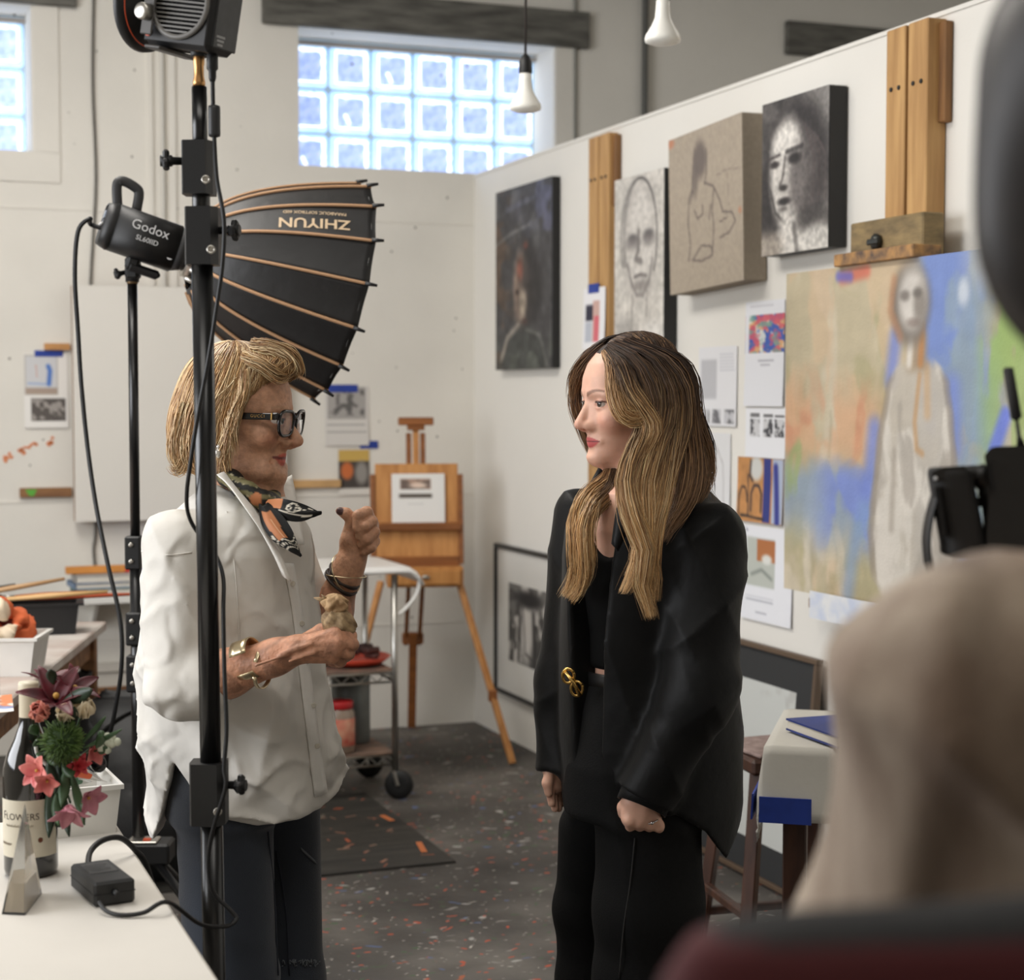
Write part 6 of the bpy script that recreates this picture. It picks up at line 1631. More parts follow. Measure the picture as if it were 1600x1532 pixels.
# mains lead of the monolight
pc = tag(ob('mains_lead', MB().tube(spline([MC - MA * .094 - MZ * .012, MC - MA * .125 - MZ * .012, at(140, 342, 4.30), at(122, 362, 4.30), at(117, 430, 4.31), at(122, 520, 4.33), at(127, 600, 4.33), at(137, 700, 4.33), at(150, 790, 4.30), at(168, 880, 4.26), at(188, 970, 4.24), at(190, 1040, 4.24), at(180, 1110, 4.26), at(168, 1170, 4.3), at(160, 1260, 4.35), Vector((-1.08, 4.4, .3)), Vector((-1.1, 4.45, .02))], 7), .0058, 8), m_cab), 'thick black mains lead drooping from the back of the monolight', 'cable')
# softbox
SY = Vector((0, 0, 1)).cross(SX).normalized(); SZ = SX.cross(SY)
SB = thing('parabolic_softbox', 'black parabolic softbox with tan piping mounted on the monolight', 'softbox', SBC)
NR = 16; RM = .298
def sbp(t, a, dr=0.0):
    """t along the axis 0..1, angle a in rib units: flat-ish panels between ribs"""
    r = .052 + (RM - .052) * (t ** .47) * (1 - .04 * t); fr_ = a - math.floor(a); k = math.cos(math.pi / NR) / math.cos(math.pi / NR * (2 * fr_ - 1)); sag = 1 - .02 * math.sin(math.pi * fr_) * t
    th = 2 * math.pi * a / NR; rr = r * (k if True else 1) * sag + dr
    return SBC + SX * (SLn * t) + (SY * math.cos(th) + SZ * math.sin(th)) * rr
m_sb = M('softbox_fabric', (26, 25, 25), .5, var=.15, scale=8, bump=.25, bscale=25, bdist=.006)
m_pip = M('tan_piping', (178, 138, 102), .65)
for i in range(NR):
    part('panel', MB().grid(lambda s_, t: sbp(.02 + .98 * s_, i + .002 + .996 * t), 18, 8, thick=.0012), m_sb, SB)
    part('rib_piping', MB().tube([sbp(.03 + .97 * k / 22, i + .0001, .0035) for k in range(23)], .0042, 6), m_pip, SB)
    tp_ = sbp(1.0, i + .0001, .003); part('rib_tip', MB().tube([tp_ - SX * .012, tp_ + SX * .016 + (tp_ - SBM).normalized() * .012], [.006, .0035], 7), m_plas, SB)
part('mount_ring', MB().lathe([(.05, -.018), (.062, -.016), (.064, .0), (.058, .02), (.05, .02)], SBC, 30, axis=SX), m_steel, SB)
for a in np.linspace(0, 6.28, 9)[:-1]:
    d = SY * math.cos(a) + SZ * math.sin(a); part('rod_socket', MB().tube([SBC + d * .062 - SX * .005, SBC + d * .075 + SX * .05], .008, 8), m_steel, SB)
part('diffuser', MB().lathe([(.001, 0), (RM * .93, .0)], SBM - SX * .01, 40, axis=SX), M('diffuser_cloth', (232, 230, 226), .8), SB)
# lettering: find the panel spot, then wrap the text around it upside down
def scr(p):
    p = Vector(p) - Vector((0, 0, 1.5)); y = p.y * math.cos(TH) - p.z * math.sin(TH); z = p.y * math.sin(TH) + p.z * math.cos(TH); return 800 + 2700 * p.x / y, 766 - 2700 * z / y
best = min(((scr(sbp(t, a))[0] - 488) ** 2 + (scr(sbp(t, a))[1] - 356) ** 2 + (0 if sbp(t, a).y < (SBC + SX * SLn * t).y else 1e6), t, a) for t in np.linspace(.3, .95, 27) for a in np.linspace(0, NR, 129))
m_let = M('tan_print', (196, 172, 140), .6)
t0, a0 = best[1], math.floor(best[2]) + .5
for txt, sz, off, mt in (('ZHIYUN', .046, -.004, m_let), ('PARABOLIC SOFTBOX 60D', .0125, .030, m_let)):
    me = text_mesh(txt, sz, 0.0, bold=.02 * sz)
    sgn = 1 if sbp(t0, a0 + .2).z > sbp(t0, a0).z else -1
    for v in me.vertices:
        x, y = v.co.x, v.co.y
        y2 = -(y + (-off))                       # upside down: up runs towards lower angle
        t = t0 - x / SLn; rr = .052 + (RM - .052) * t ** .47
        v.co = sbp(t, min(max(a0 + sgn * (y2 - .004) / (2 * math.pi * rr / NR), math.floor(a0) + .03), math.floor(a0) + .97), .0028)
    part('lettering', me, mt, SB)

# ================================================================== foreground table
TE0 = Vector((-.689, 2.991, 0)); TE1 = Vector((-.375, 2.186, 0)); td = (TE1 - TE0).normalized(); tn = Vector((td.y, -td.x, 0))   # tn points left
if tn.x > 0: tn = -tn
far = TE0 - td * .10
tr_ = math.atan2(td.y, td.x)
TB = thing('folding_table', 'white covered table with the wine bottle and adapter on it', 'table', far + td * .95 + tn * .38, tr_)
m_tbl = M('white_tablecloth', (210, 205, 196), .75, var=.03, scale=4, bump=.1, bscale=30)
ob('table_top', MB().box((0, 0, .735), (1.9, .76, .03), bev=.006), m_tbl, TB)
for sx in (-1, 1):
    for sy in (-1, 1): ob('leg', MB().tube([(sx * .8, sy * .3, .725), (sx * .84, sy * .31, 0)], .014, 12), M('grey_steel_leg', (120, 120, 120), .4, .6), TB)
    ob('stretcher', MB().tube([(sx * .815, -.3, .3), (sx * .815, .3, .3)], .01, 10), M('grey_steel_leg'), TB)
# ---- wine bottle
bo = Vector((-.757, 2.685, .75))
B = thing('wine_bottle', 'dark wine bottle with cream label and cream capped neck on the white table', 'bottle', bo)
m_bg = M('bottle_glass', (14, 12, 10), .08, spec=.7, coat=.5)
ob('glass', MB().lathe([(.001, .004), (.034, .0), (.040, .004), (.0415, .012), (.0415, .155), (.040, .172), (.034, .195), (.024, .215), (.0165, .235), (.0145, .255), (.0142, .296), (.001, .298)], n=40), m_bg, B)
ob('capsule', MB().lathe([(.0146, .246), (.0152, .250), (.0148, .285), (.0158, .289), (.0160, .301), (.0148, .304), (.001, .3045)], n=30), M('cream_foil', (214, 204, 180), .4), B)
P_ = 40
lb = ob('label', MB().grid(lambda a, b: (.0421 * math.cos(-2.75 + 2.6 * a), .0421 * math.sin(-2.75 + 2.6 * a), .035 + .09 * b), 40, 4), M('cream_label', (206, 198, 178), .7, var=.03, scale=40), B)
def wrap_text(txt, size, zc, ang, mat, shear=0):
    me = text_mesh(txt, size, 0, shear=shear)
    for v in me.vertices:
        a = ang + v.co.x / .0424; z_ = zc + v.co.y; v.co = (.0425 * math.cos(a), .0425 * math.sin(a), z_)
    return ob('lettering', me, mat, lb)
ink = M('label_ink', (58, 46, 40), .6)
wrap_text('F', .0185, .100, -1.78 - .62, ink); wrap_text('LOWERS', .0145, .0988, -1.78 + .14, ink)
for zc, a0_, a1_ in ((.085, -2.3, -1.2), (.056, -2.6, -2.05)):
    ob('script_line', MB().tube([(.0426 * math.cos(a0_ + (a1_ - a0_) * k_ / 60), .0426 * math.sin(a0_ + (a1_ - a0_) * k_ / 60), zc + .0016 * math.sin(k_ * 1.7) + .0008 * math.sin(k_ * .9)) for k_ in range(61)], .00035, 4), M('label_ink_pale', (140, 126, 108), .6), lb)
ob('emblem', MB().lathe([(.001, 0), (.004, 0)], (.0426 * math.cos(-.95), .0426 * math.sin(-.95), .062), 10, axis=(math.cos(-.95), math.sin(-.95), 0)), M('emblem_red', (150, 90, 66), .6), lb)
ob('neck_tag', MB().lathe([(.0168, 0), (.0185, .002), (.0185, .011), (.0168, .013)], (0, 0, .213), 30), M('ribbon_white', (214, 212, 206), .6), B)
# ---- bouquet beside the bottle
FB = thing('bouquet', 'mixed bouquet of crimson lilies, pink roses and greenery tied beside the bottle', 'flowers', bo + Vector((.055, .0, 0)))
def fpt(px, py, d=2.66): return at(px, py, d)
m_leaf = M('leaf_green', (52, 78, 44), .5, var=.3, scale=30); m_leafd = M('leaf_dark', (34, 52, 34), .45, var=.3, scale=30)
def petal_mesh(L_, Wd, curl, col, cup=.3, tipw=.1):
    mb = MB()
    def fn(s, t):
        w = Wd * (math.sin(math.pi * min(1, s ** .8 * .92 + .06)) ** .8) ; y = (t - .5) * 2
        return (L_ * s * math.cos(curl * s), y * w / 2, L_ * s * math.sin(curl * s) * .9 + cup * w * y * y * .5)
    return mb.grid(fn, 8, 6, thick=.0006)
def bloom(px, py, d, facing, petals, L_, Wd, open_, curl, mat, name='flower', centre=None, cup=.3, rings=1):
    o = part(name, MB(), None, FB); o.data.materials.clear() if False else None
    mb = MB(); f = Vector(facing).normalized(); q = f.to_track_quat('Z', 'Y').to_matrix(); c0 = fpt(px, py, d)
    for r in range(rings):
        for k in range(petals):
            pm = petal_mesh(L_ * (1 - .22 * r), Wd * (1 - .12 * r), curl, mat, cup)
            ry = -(math.pi / 2 - open_ * (1 - .35 * r) + random.uniform(-.12, .12)); R_ = Matrix.Rotation(2 * math.pi * (k + .5 * r) / petals + random.uniform(-.15, .15), 3, 'Z') @ Matrix.Rotation(ry, 3, 'Y')
            n0 = len(mb.v); vs = [c0 + q @ (R_ @ Vector(p)) for p in pm.v]; mb.add(vs, pm.f, 0, True)
    me = mb.mesh(name); me.materials.append(mat); o.data = me
    if centre: sub('stamens', MB().ball(c0 + f * L_ * .22, L_ * .08, 8, 6), centre, o)
    return o
m_crim = M('crimson_petal', (100, 12, 30), .5, rgb2=(58, 6, 16), scale=40); m_pink = M('pink_petal', (222, 140, 128), .5, rgb2=(198, 96, 96), scale=40); m_rose = M('rose_petal', (226, 152, 134), .55, rgb2=(206, 118, 104), scale=30); m_cream = M('cream_petal', (226, 210, 180), .6, var=.06, scale=30); m_mauve = M('mauve_petal', (206, 142, 150), .5, rgb2=(170, 92, 112), scale=40)
m_yel = M('stamen', (196, 150, 70), .6)
bloom(88, 1098, 2.66, (.15, -.6, .9), 6, .066, .026, .75, -.35, m_crim, 'lily', m_yel); bloom(76, 1076, 2.765, (.1, .1, 1), 5, .052, .022, .65, -.4, m_crim, 'lily', m_yel)
bloom(112, 1082, 2.69, (.6, -.3, .8), 5, .05, .022, .7, -.4, m_crim, 'lily', m_yel)
bloom(67, 1117, 2.63, (-.1, -1, .5), 6, .034, .034, .62, .5, m_rose, 'rose', None, .5, 4)
bloom(106, 1120, 2.66, (.1, -.9, .6), 5, .034, .034, .5, .4, m_cream, 'rose', None, .5, 3); bloom(127, 1118, 2.67, (.4, -.6, .8), 5, .038, .036, .5, .35, m_cream, 'rose', None, .5, 2)
bloom(62, 1205, 2.62, (-.5, -.9, .2), 6, .032, .022, .8, -.2, m_pink, 'alstroemeria', m_yel); bloom(74, 1218, 2.61, (.2, -1, -.4), 5, .028, .02, .7, -.2, m_pink, 'alstroemeria', m_yel)
bloom(110, 1258, 2.61, (.0, -.7, -.9), 6, .042, .022, .6, -.35, m_mauve, 'alstroemeria', m_yel); bloom(134, 1244, 2.63, (.8, -.6, -.4), 5, .034, .024, .8, -.2, m_mauve, 'alstroemeria', m_yel)
bloom(121, 1198, 2.66, (.5, -.8, .3), 6, .026, .012, .6, -.3, M('red_petal', (176, 50, 56), .5), 'aster', None, .2, 2); bloom(143, 1168, 2.68, (.6, -.7, -.3), 5, .032, .02, .5, -.3, m_pink, 'alstroemeria')
mb = MB(); c0 = fpt(97, 1160, 2.64); rnd = random.Random(2)
for i in range(520):
    d = Vector((rnd.gauss(0, 1), rnd.gauss(0, 1), rnd.gauss(0, 1))).normalized(); mb.tube([c0 + d * .014, c0 + d * rnd.uniform(.03, .037) + Vector((rnd.uniform(-.004, .004), 0, rnd.uniform(-.004, .004)))], [.0016, .0006], 4)
gm = part('green_mum', MB().ball(c0, .024, 14, 10), M('mum_core', (40, 62, 22), .8), FB); gs = sub('mum_florets', mb, M('mum_green', (88, 116, 44), .6, rgb2=(50, 76, 26), scale=50), gm); gs['kind'] = 'stuff'
def leaf_at(p, q_, w, mat):
    p, q_ = Vector(p), Vector(q_); ax_ = (q_ - p); L_ = ax_.length; x = ax_.normalized(); y = x.cross(Vector((.2, -1, .3))).normalized(); z = x.cross(y)
    return part('leaf', MB().grid(lambda s, t: p + x * L_ * s + y * (t - .5) * w * math.sin(math.pi * min(1, s * .95 + .04)) ** .8 + z * (.12 * L_ * math.sin(math.pi * s) + .15 * w * (2 * t - 1) ** 2), 8, 4, thick=.0006), mat, FB)
for a, b, w, m_ in (((96, 1098), (143, 1078), .022, m_leafd), ((80, 1215), (76, 1310), .018, m_leafd), ((90, 1220), (108, 1308), .016, m_leafd), ((88, 1240), (92, 1290), .02, m_leaf), ((104, 1200), (96, 1262), .018, m_leaf), ((112, 1210), (132, 1290), .014, m_leaf), ((120, 1255), (138, 1262), .014, m_leaf), ((75, 1190), (86, 1240), .02, m_leafd), ((84, 1070), (78, 1048), .016, m_leafd), ((60, 1150), (50, 1135), .018, m_leaf), ((125, 1165), (165, 1120), .008, m_leaf), ((130, 1170), (190, 1140), .008, m_leaf), ((150, 1170), (160, 1150), .014, m_leaf), ((112, 1135), (114, 1105), .016, m_leafd), ((66, 1165), (58, 1158), .02, m_leaf), ((70, 1175), (64, 1182), .02, m_leaf), ((76, 1170), (90, 1195), .022, m_leaf), ((100, 1185), (112, 1215), .02, m_leaf)):
    leaf_at(fpt(*a, 2.65), fpt(*b, 2.63), w, m_)
for i in range(16):
    x = 170 + random.uniform(-16, 16); y = 1162 + random.uniform(-14, 14)
    part('tiny_flower', MB().ball(fpt(x, y, 2.67), random.uniform(.004, .007), 7, 5), M('tiny_white', (200, 204, 184), .7) if i % 3 else m_leaf, FB)
for a, b in (((95, 1200), (88, 1100)), ((95, 1230), (110, 1255)), ((95, 1190), (68, 1120)), ((98, 1190), (125, 1122)), ((100, 1190), (172, 1165)), ((100, 1195), (142, 1170))):
    part('stem', MB().tube(spline([fpt(*a, 2.67), fpt((a[0] + b[0]) / 2 + 3, (a[1] + b[1]) / 2, 2.68), fpt(*b, 2.67)], 5), .0018, 6), m_leaf, FB)
part('stem', MB().tube(spline([fpt(95, 1228, 2.655), fpt(82, 1222, 2.63), fpt(66, 1208, 2.625)], 5), .0018, 6), m_leaf, FB)
part('stem_bundle', MB().tube([fpt(96, 1190, 2.67), fpt(94, 1245, 2.672), fpt(92, 1292, 2.672)], [.010, .0095, .006], 10), m_leafd, FB)
part('ribbon', MB().tube(spline([bo + Vector((.017, -.006, .218)), fpt(56, 1165, 2.65), fpt(62, 1185, 2.65), fpt(85, 1205, 2.655)], 6), .003, 6, flat=.4), M('ribbon_white'), FB)
# ---- plastic tub with paint tubes
tc_ = Vector((-.775, 2.992, .75)); tub_r = tr_ + .06
TU = thing('plastic_tub', 'white plastic tub of paint tubes at the end of the white table', 'tub', tc_, tub_r)
m_tub = M('white_plastic', (222, 220, 214), .4, var=.04, scale=14)
def tub(wx, wy, h, wall=.004, flare=1.12):
    mb = MB()
    def ring(s, z): return [(sx * wx / 2 * s, sy * wy / 2 * s, z) for sx, sy in ((-1, -1), (1, -1), (1, 1), (-1, 1))]
    o = ring(1, 0) + ring(flare, h) + ring(flare + .07, h) + ring(flare + .07, h + .008) + ring(flare - .03, h + .008) + ring(.95, .006)
    fs = [(3, 2, 1, 0)]
    for l in range(5):
        for i in range(4): fs.append((l * 4 + i, l * 4 + (i + 1) % 4, l * 4 + 4 + (i + 1) % 4, l * 4 + 4 + i))
    fs.append((20, 21, 22, 23)); return mb.add(o, fs)
ob('tub_body', tub(.17, .125, .078), m_tub, TU)
def paint_tube(loc, rot, col, lab_, label):
    t = thing('paint_tube', label, 'paint tube', loc, 0, 'paint tubes in the white tub'); t.rotation_euler = rot
    ob('tube_body', MB().grid(lambda a, b: ((b - .5) * .085, .015 * math.cos(2 * math.pi * a) * (1 - .12 * b), .015 * math.sin(2 * math.pi * a) * (1 - b * .92) + .0015 * math.sin(9 * b + 7 * a)), 16, 12), M('tube_metal', (190, 188, 184), .3, .7, var=.2, scale=40), t)
    ob('tube_label', MB().grid(lambda a, b: (-.03 + b * .04, .0154 * math.cos(2 * math.pi * a) * (1 - .05 * b), .0156 * math.sin(2 * math.pi * a) * (.87 - b * .4)), 16, 4), M('tube_label_' + lab_, col, .5), t)
    ob('cap', MB().lathe([(.006, 0), (.007, .002), (.0065, .014), (.001, .0145)], (-.044, 0, 0), 12, axis=(-1, 0, 0)), m_plas, t)
U_ = lambda x, y, z: TU.location + Matrix.Rotation(tub_r, 3, 'Z') @ Vector((x, y + .03, z + .03))
paint_tube(U_(.03, -.01, .066), (0, .45, .6), (206, 92, 50), 'orange', 'crumpled silver paint tube with orange label in the white tub')
paint_tube(U_(-.03, .012, .062), (.3, .35, 2.2), (60, 72, 90), 'slate', 'crumpled silver paint tube with slate label in the white tub')
paint_tube(U_(-.012, -.056, .098), (.8, .1, -.5), (180, 180, 170), 'grey', 'crumpled silver paint tube with grey label on top of the tub')
paint_tube(U_(-.02, -.02, .045), (.2, .2, 1.2), (70, 110, 80), 'green', 'crumpled silver paint tube with green label low in the tub')
# ---- adapter
ad = thing('power_adapter', 'black power adapter brick lying on the white table', 'adapter', (-.617, 2.567, .75), math.radians(120))
ob('case', MB().box((0, 0, .0185), (.125, .062, .037), bev=.004), M('adapter_black', (26, 26, 26), .5, var=.08, scale=80), ad)
ob('case_seam', MB().box((0, 0, .019), (.1256, .0626, .0012)), M('deep_black'), ad)
ob('rating_panel', MB().box((.018, 0, .0372), (.06, .042, .0006)), M('rating_panel', (34, 34, 34), .4), ad)
for k in range(5): ob('printed_line', MB().box((.036 - .008 * k, .002 * (k % 2), .0378), (.0022, .034 - .006 * (k % 3), .0004)), M('dim_print', (92, 92, 92), .5), ad)
ob('strain_relief', MB().lathe([(.0055, 0), (.005, .004), (.004, .016)], (-.062, .0, .02), 12, axis=(-1, 0, 0)), m_plas, ad)
ob('strain_relief', MB().lathe([(.0055, 0), (.005, .004), (.004, .016)], (.062, .0, .02), 12, axis=(1, 0, 0)), m_plas, ad)
apt = ad.location + Matrix.Rotation(math.radians(120), 3, 'Z') @ Vector((.076, 0, .02))
tag(ob('adapter_lead', MB().tube(spline([apt, at(141, 1332, 2.70), at(160, 1314, 2.74), at(188, 1310, 2.78), at(212, 1330, 2.80), at(232, 1362, 2.82), Vector((-.575, 2.86, .55)), Vector((-.56, 2.88, .2)), Vector((-.6, 2.95, .005))], 7), .0048, 8), m_cab), 'thick black lead arching from the adapter over the table edge', 'cable')
# ---- clear pyramid and tin
py = thing('acrylic_pyramid', 'slim clear acrylic pyramid award standing beside the wine bottle', 'award', (-.722, 2.512, .75))
b4 = [(-.018, -.044), (.018, -.05), (.012, .062), (-.022, .05)]; apx = (.0, .02, .148)
ob('glass_body', MB().add([(x, y, .0) for x, y in b4] + [apx], [(3, 2, 1, 0), (0, 1, 4), (1, 2, 4), (2, 3, 4), (3, 0, 4)]), M('acrylic', (232, 232, 228), .05, trans=.95), py)
ob('base_inlay', MB().add([(x * .86, y * .86, .002) for x, y in b4] + [(x * .62, y * .62 + .004, .04) for x, y in b4], [(3, 2, 1, 0), (0, 1, 5, 4), (1, 2, 6, 5), (2, 3, 7, 6), (3, 0, 4, 7), (4, 5, 6, 7)]), M('beige_inlay', (196, 180, 156), .5), py)
tn_ = thing('lidded_tin', 'round brass coloured tin with a ribbed lid at the near end of the table', 'tin', (-.545, 1.86, .75))
ob('tin_body', MB().lathe([(.046, 0), (.05, .002), (.05, .06), (.001, .06)], n=36), M('tin_gold', (176, 166, 130), .3, .8), tn_)
ob('lid', MB().lathe([(.053, .058), (.055, .061), (.053, .066), (.055, .07), (.053, .078), (.048, .084), (.001, .085)], n=36), M('tin_gold_lid', (198, 190, 158), .28, .8), tn_)

# ================================================================== floor mat
t = thing('floor_board', 'dark paint-stained floor board lying in the middle of the floor', 'board', W(.62, 5.18, 0), ANG)
ob('board', MB().box((.60, .52, .004), (1.2, 1.04, .008)), M('stained_board', (58, 55, 50), .65, rgb2=(34, 33, 30), scale=3, stretch=(1, 9, 1), bump=.3, bscale=20), t)
rnd = random.Random(6); mb = MB()
for i in range(60):
    mb.box((rnd.uniform(.5, 1.18), rnd.uniform(.02, 1.0), .0085), (rnd.uniform(.01, .05), rnd.uniform(.004, .012), .0008), Euler((0, 0, rnd.uniform(0, 3))))
sp_ = ob('paint_spatter', mb, M('orange_spatter', (168, 84, 52), .7, rgb2=(120, 112, 100), scale=9), t); sp_['kind'] = 'stuff'
for (x, y, l, a) in ((1.15, .2, .13, 1.4), (1.16, .62, .09, 1.7)):
    ob('paint_streak', MB().box((x, y, .0088), (l, .02, .001), Euler((0, 0, a))), M('orange_streak', (196, 112, 64), .7), t)
# ================================================================== wire cart
cr = thing('wire_cart', 'chrome wire utility cart with a white top beside the wooden easel', 'cart', W(1.908, 6.11, 0), ANG)
m_chr = M('chrome_wire', (176, 174, 168), .3, 1.0)
cw, cd = .82, .39
for x in (0, -cw):
    for y in (0, cd):
        ob('post', MB().tube([(x, y, .10), (x, y, .84)], .0125, 12), m_chr, cr)
        c_ = ob('caster', MB().lathe([(.022, -.011), (.052, -.013), (.054, -.009), (.054, .009), (.052, .013), (.022, .011)], (x + .012, y - .01, .054), 22, axis=(.5, .86, 0)), M('caster_rubber', (20, 20, 20), .6), cr)
        ob('fork', MB().bar((x, y, .105), (x + .012, y - .01, .05), .036, .014, bev=.003), m_steel, c_)
for z_ in (.165, .475):
    for y in (0, cd):
        sr = ob('shelf_rail', MB().tube([(0, y, z_), (-cw, y, z_)], .0045, 8).tube([(0, y, z_ - .035), (-cw, y, z_ - .035)], .0045, 8), m_chr, cr)
        zig = [(-cw * k / 24, y, z_ - .0175 + (.0165 if k % 2 else -.0165)) for k in range(25)]
        ob('truss', MB().tube(zig, .0035, 6), m_chr, sr)
    for x in (0, -cw):
        sr = ob('shelf_rail', MB().tube([(x, 0, z_), (x, cd, z_)], .0045, 8).tube([(x, 0, z_ - .035), (x, cd, z_ - .035)], .0045, 8), m_chr, cr)
        ob('truss', MB().tube([(x, cd * k / 12, z_ - .0175 + (.0165 if k % 2 else -.0165)) for k in range(13)], .0035, 6), m_chr, sr)
    ob('shelf_liner', MB().box((-cw / 2, cd / 2, z_ + .006), (cw, cd, .008)), M('liner_brown', (136, 108, 90), .7, rgb2=(96, 82, 74), scale=12), cr)
ob('white_top', MB().grid(lambda a, b: (.10 - (cw + .12) * a, -.03 + (cd + .06) * b, .858 - .05 * max(0, (.06 - a) / .06) ** 2 - .012 * max(0, (.08 - b) / .08) ** 2), 40, 16, thick=.012), M('white_laminate', (232, 230, 226), .35), cr)
ob('top_bracket', MB().tube(spline([(.10, 0, .82), (.085, 0, .76), (.03, 0, .70), (0, 0, .69)], 6), .008, 8), m_white, cr)
t = thing('print_sheet', 'dark printed sheet lying on the white cart top', 'paper', W(1.86, 6.24, .860), ANG + .2)
P = Paint(.22, .15, 36, (206, 204, 200)); P.blot(6, 6, .42, (88, 84, 82), 4, .9)
painted('sheet', P, .22, .15, lambda x, y: (x - .17, .1 - y, .001), m_paper, t)
# items on the cart
t = thing('red_dish', 'red dish of dark crumpled scraps on the middle shelf of the cart', 'dish', W(1.80, 6.28, .486), ANG)
ob('dish', MB().lathe([(.001, .004), (.07, .0), (.11, .014), (.135, .034), (.139, .034), (.112, .010), (.001, .008)], n=30), M('red_plastic', (196, 66, 42), .4), t)
rnd = random.Random(4)
for k in range(9):
    ob('scrap', MB().box((rnd.uniform(-.07, .07), rnd.uniform(-.06, .06), .038 + rnd.uniform(0, .03)), (rnd.uniform(.03, .07), rnd.uniform(.03, .06), .022), Euler((rnd.uniform(-.5, .5), rnd.uniform(-.5, .5), rnd.uniform(0, 3))), bev=.006), M('scrap_brown', (84, 44, 36), .7, rgb2=(46, 28, 26), scale=20), t)
t = thing('snack_jar', 'plastic jar with red lid and red label on the bottom shelf of the cart', 'jar', W(1.715, 6.18, .176), ANG)
ob('jar_body', MB().lathe([(.001, .0), (.05, .0), (.055, .006), (.055, .15), (.045, .165), (.042, .17)], n=28), M('jar_plastic', (150, 132, 116), .2, spec=.6), t)
ob('jar_label', MB().lathe([(.0556, .03), (.0562, .031), (.0562, .13), (.0556, .131)], n=28), M('jar_label', (190, 42, 36), .5, rgb2=(220, 170, 140), scale=16), t)
ob('lid', MB().lathe([(.047, .165), (.05, .168), (.05, .19), (.047, .194), (.001, .195)], n=28), M('red_lid', (190, 38, 40), .45), t)
t = thing('metal_canister', 'tall grey metal canister behind the red jar on the cart', 'canister', W(1.808, 6.36, .176), ANG)
ob('can_body', MB().lathe([(.001, 0), (.072, 0), (.075, .006), (.075, .27), (.070, .275), (.070, .02), (.001, .02)], n=32), M('grey_can', (104, 108, 106), .4, .5, var=.2, scale=9), t)
ob('rim', MB().lathe([(.0755, .262), (.079, .266), (.079, .274), (.073, .276)], n=32), m_steel, t)
# ================================================================== wooden easel
EZ = Vector((-.40, 7.28, 0)); ee = thing('box_easel', 'varnished wooden box easel standing in the corner with a printed page', 'easel', EZ, .12)
m_oak = M('varnished_wood', (204, 146, 84), .45, rgb2=(172, 114, 58), scale=4, stretch=(8, 8, 1), coat=.2)
m_oakd = M('varnished_wood_dark', (150, 92, 46), .45, rgb2=(120, 72, 36), scale=4, stretch=(1, 8, 8), coat=.2)
tl = lambda z_: .30 * (z_ - .75) * .42            # the board leans back
ob('canvas_board', MB().bar((0, tl(.76), .76), (0, tl(1.215), 1.215), .352, .012, bev=.002, up=(0, 1, 0)), m_oak, ee)
for x in (-.186, .186): ob('side_stile', MB().bar((x, tl(.79), .79), (x, tl(1.17), 1.17), .022, .028, bev=.003, up=(0, 1, 0)), m_oakd, ee)
ob('ledge', MB().box((0, tl(.95) - .026, .952), (.372, .05, .032), bev=.004), m_oakd, ee)
ob('lower_rail', MB().box((0, tl(.82) - .012, .80), (.352, .02, .05), bev=.003), m_oakd, ee)
ob('paint_box', MB().box((.03, .05, .742), (.32, .22, .085), bev=.004), m_oak, ee)
dr = ob('drawer', MB().box((.03, -.065, .742), (.296, .014, .062), bev=.003), m_oak, ee)
ob('drawer_pull', MB().ball((.03, -.078, .745), (.018, .008, .009), 10, 8), m_steel, dr)
ob('mast', MB().bar((-.03, tl(1.1) + .02, 1.05), (-.03, tl(1.36) + .02, 1.345), .022, .016, bev=.002, up=(0, 1, 0)).bar((.03, tl(1.1) + .02, 1.05), (.03, tl(1.36) + .02, 1.345), .022, .016, bev=.002, up=(0, 1, 0)), m_oakd, ee)
ob('mast_slide', MB().bar((0, tl(1.2) + .012, 1.2), (0, tl(1.38) + .012, 1.39), .026, .012, bev=.002, up=(0, 1, 0)), m_oak, ee)
ob('top_clamp', MB().box((0, tl(1.4), 1.395), (.15, .05, .034), bev=.004).box((0, tl(1.38), 1.368), (.075, .03, .022), bev=.003), m_oakd, ee)
lgR = ob('leg', MB().bar((.175, .0, .72), (.36, -.38, .012), .026, .02, bev=.002), m_oak, ee)
lgL = ob('leg', MB().bar((-.155, .0, .72), (-.36, -.36, .012), .026, .02, bev=.002), m_oak, ee)
lgB = ob('leg', MB().bar((-.03, .1, .72), (-.03, .36, .4), .018, .02, bev=.002).bar((.03, .1, .72), (.03, .36, .4), .018, .02, bev=.002).bar((0, .30, .46), (0, .44, .012), .036, .02, bev=.002), m_oakd, ee)
ob('leg_clamp', MB().box((.293, -.243, .268), (.036, .036, .05), bev=.005), m_oakd, lgR); ob('leg_clamp', MB().box((0, .335, .43), (.095, .035, .05), bev=.005), m_oakd, lgB)
P = Paint(.224, .205, 50, (228, 226, 222)); P.rect(.16, .1, .74, .3, (170, 140, 122)).blot(6, 6, .5, (96, 84, 78), 6, .8, (P.X > .17) * (P.X < .73) * (P.Y > .11) * (P.Y < .29) * 1.0).ell(.5, .22, .16, .05, (226, 202, 184), .5).rect(.14, .38, .76, .46, (92, 84, 76)).rect(.3, .56, .6, .57, (190, 188, 186))
pg = thing('printed_page', 'white printed page propped on the ledge of the box easel', 'paper', EZ + Vector((0, -.012, 0)), .12)
painted('sheet', P, .224, .205, lambda x, y: (-.105 + x, tl(1.17 - y) - .010, 1.174 - y), m_paper, pg)
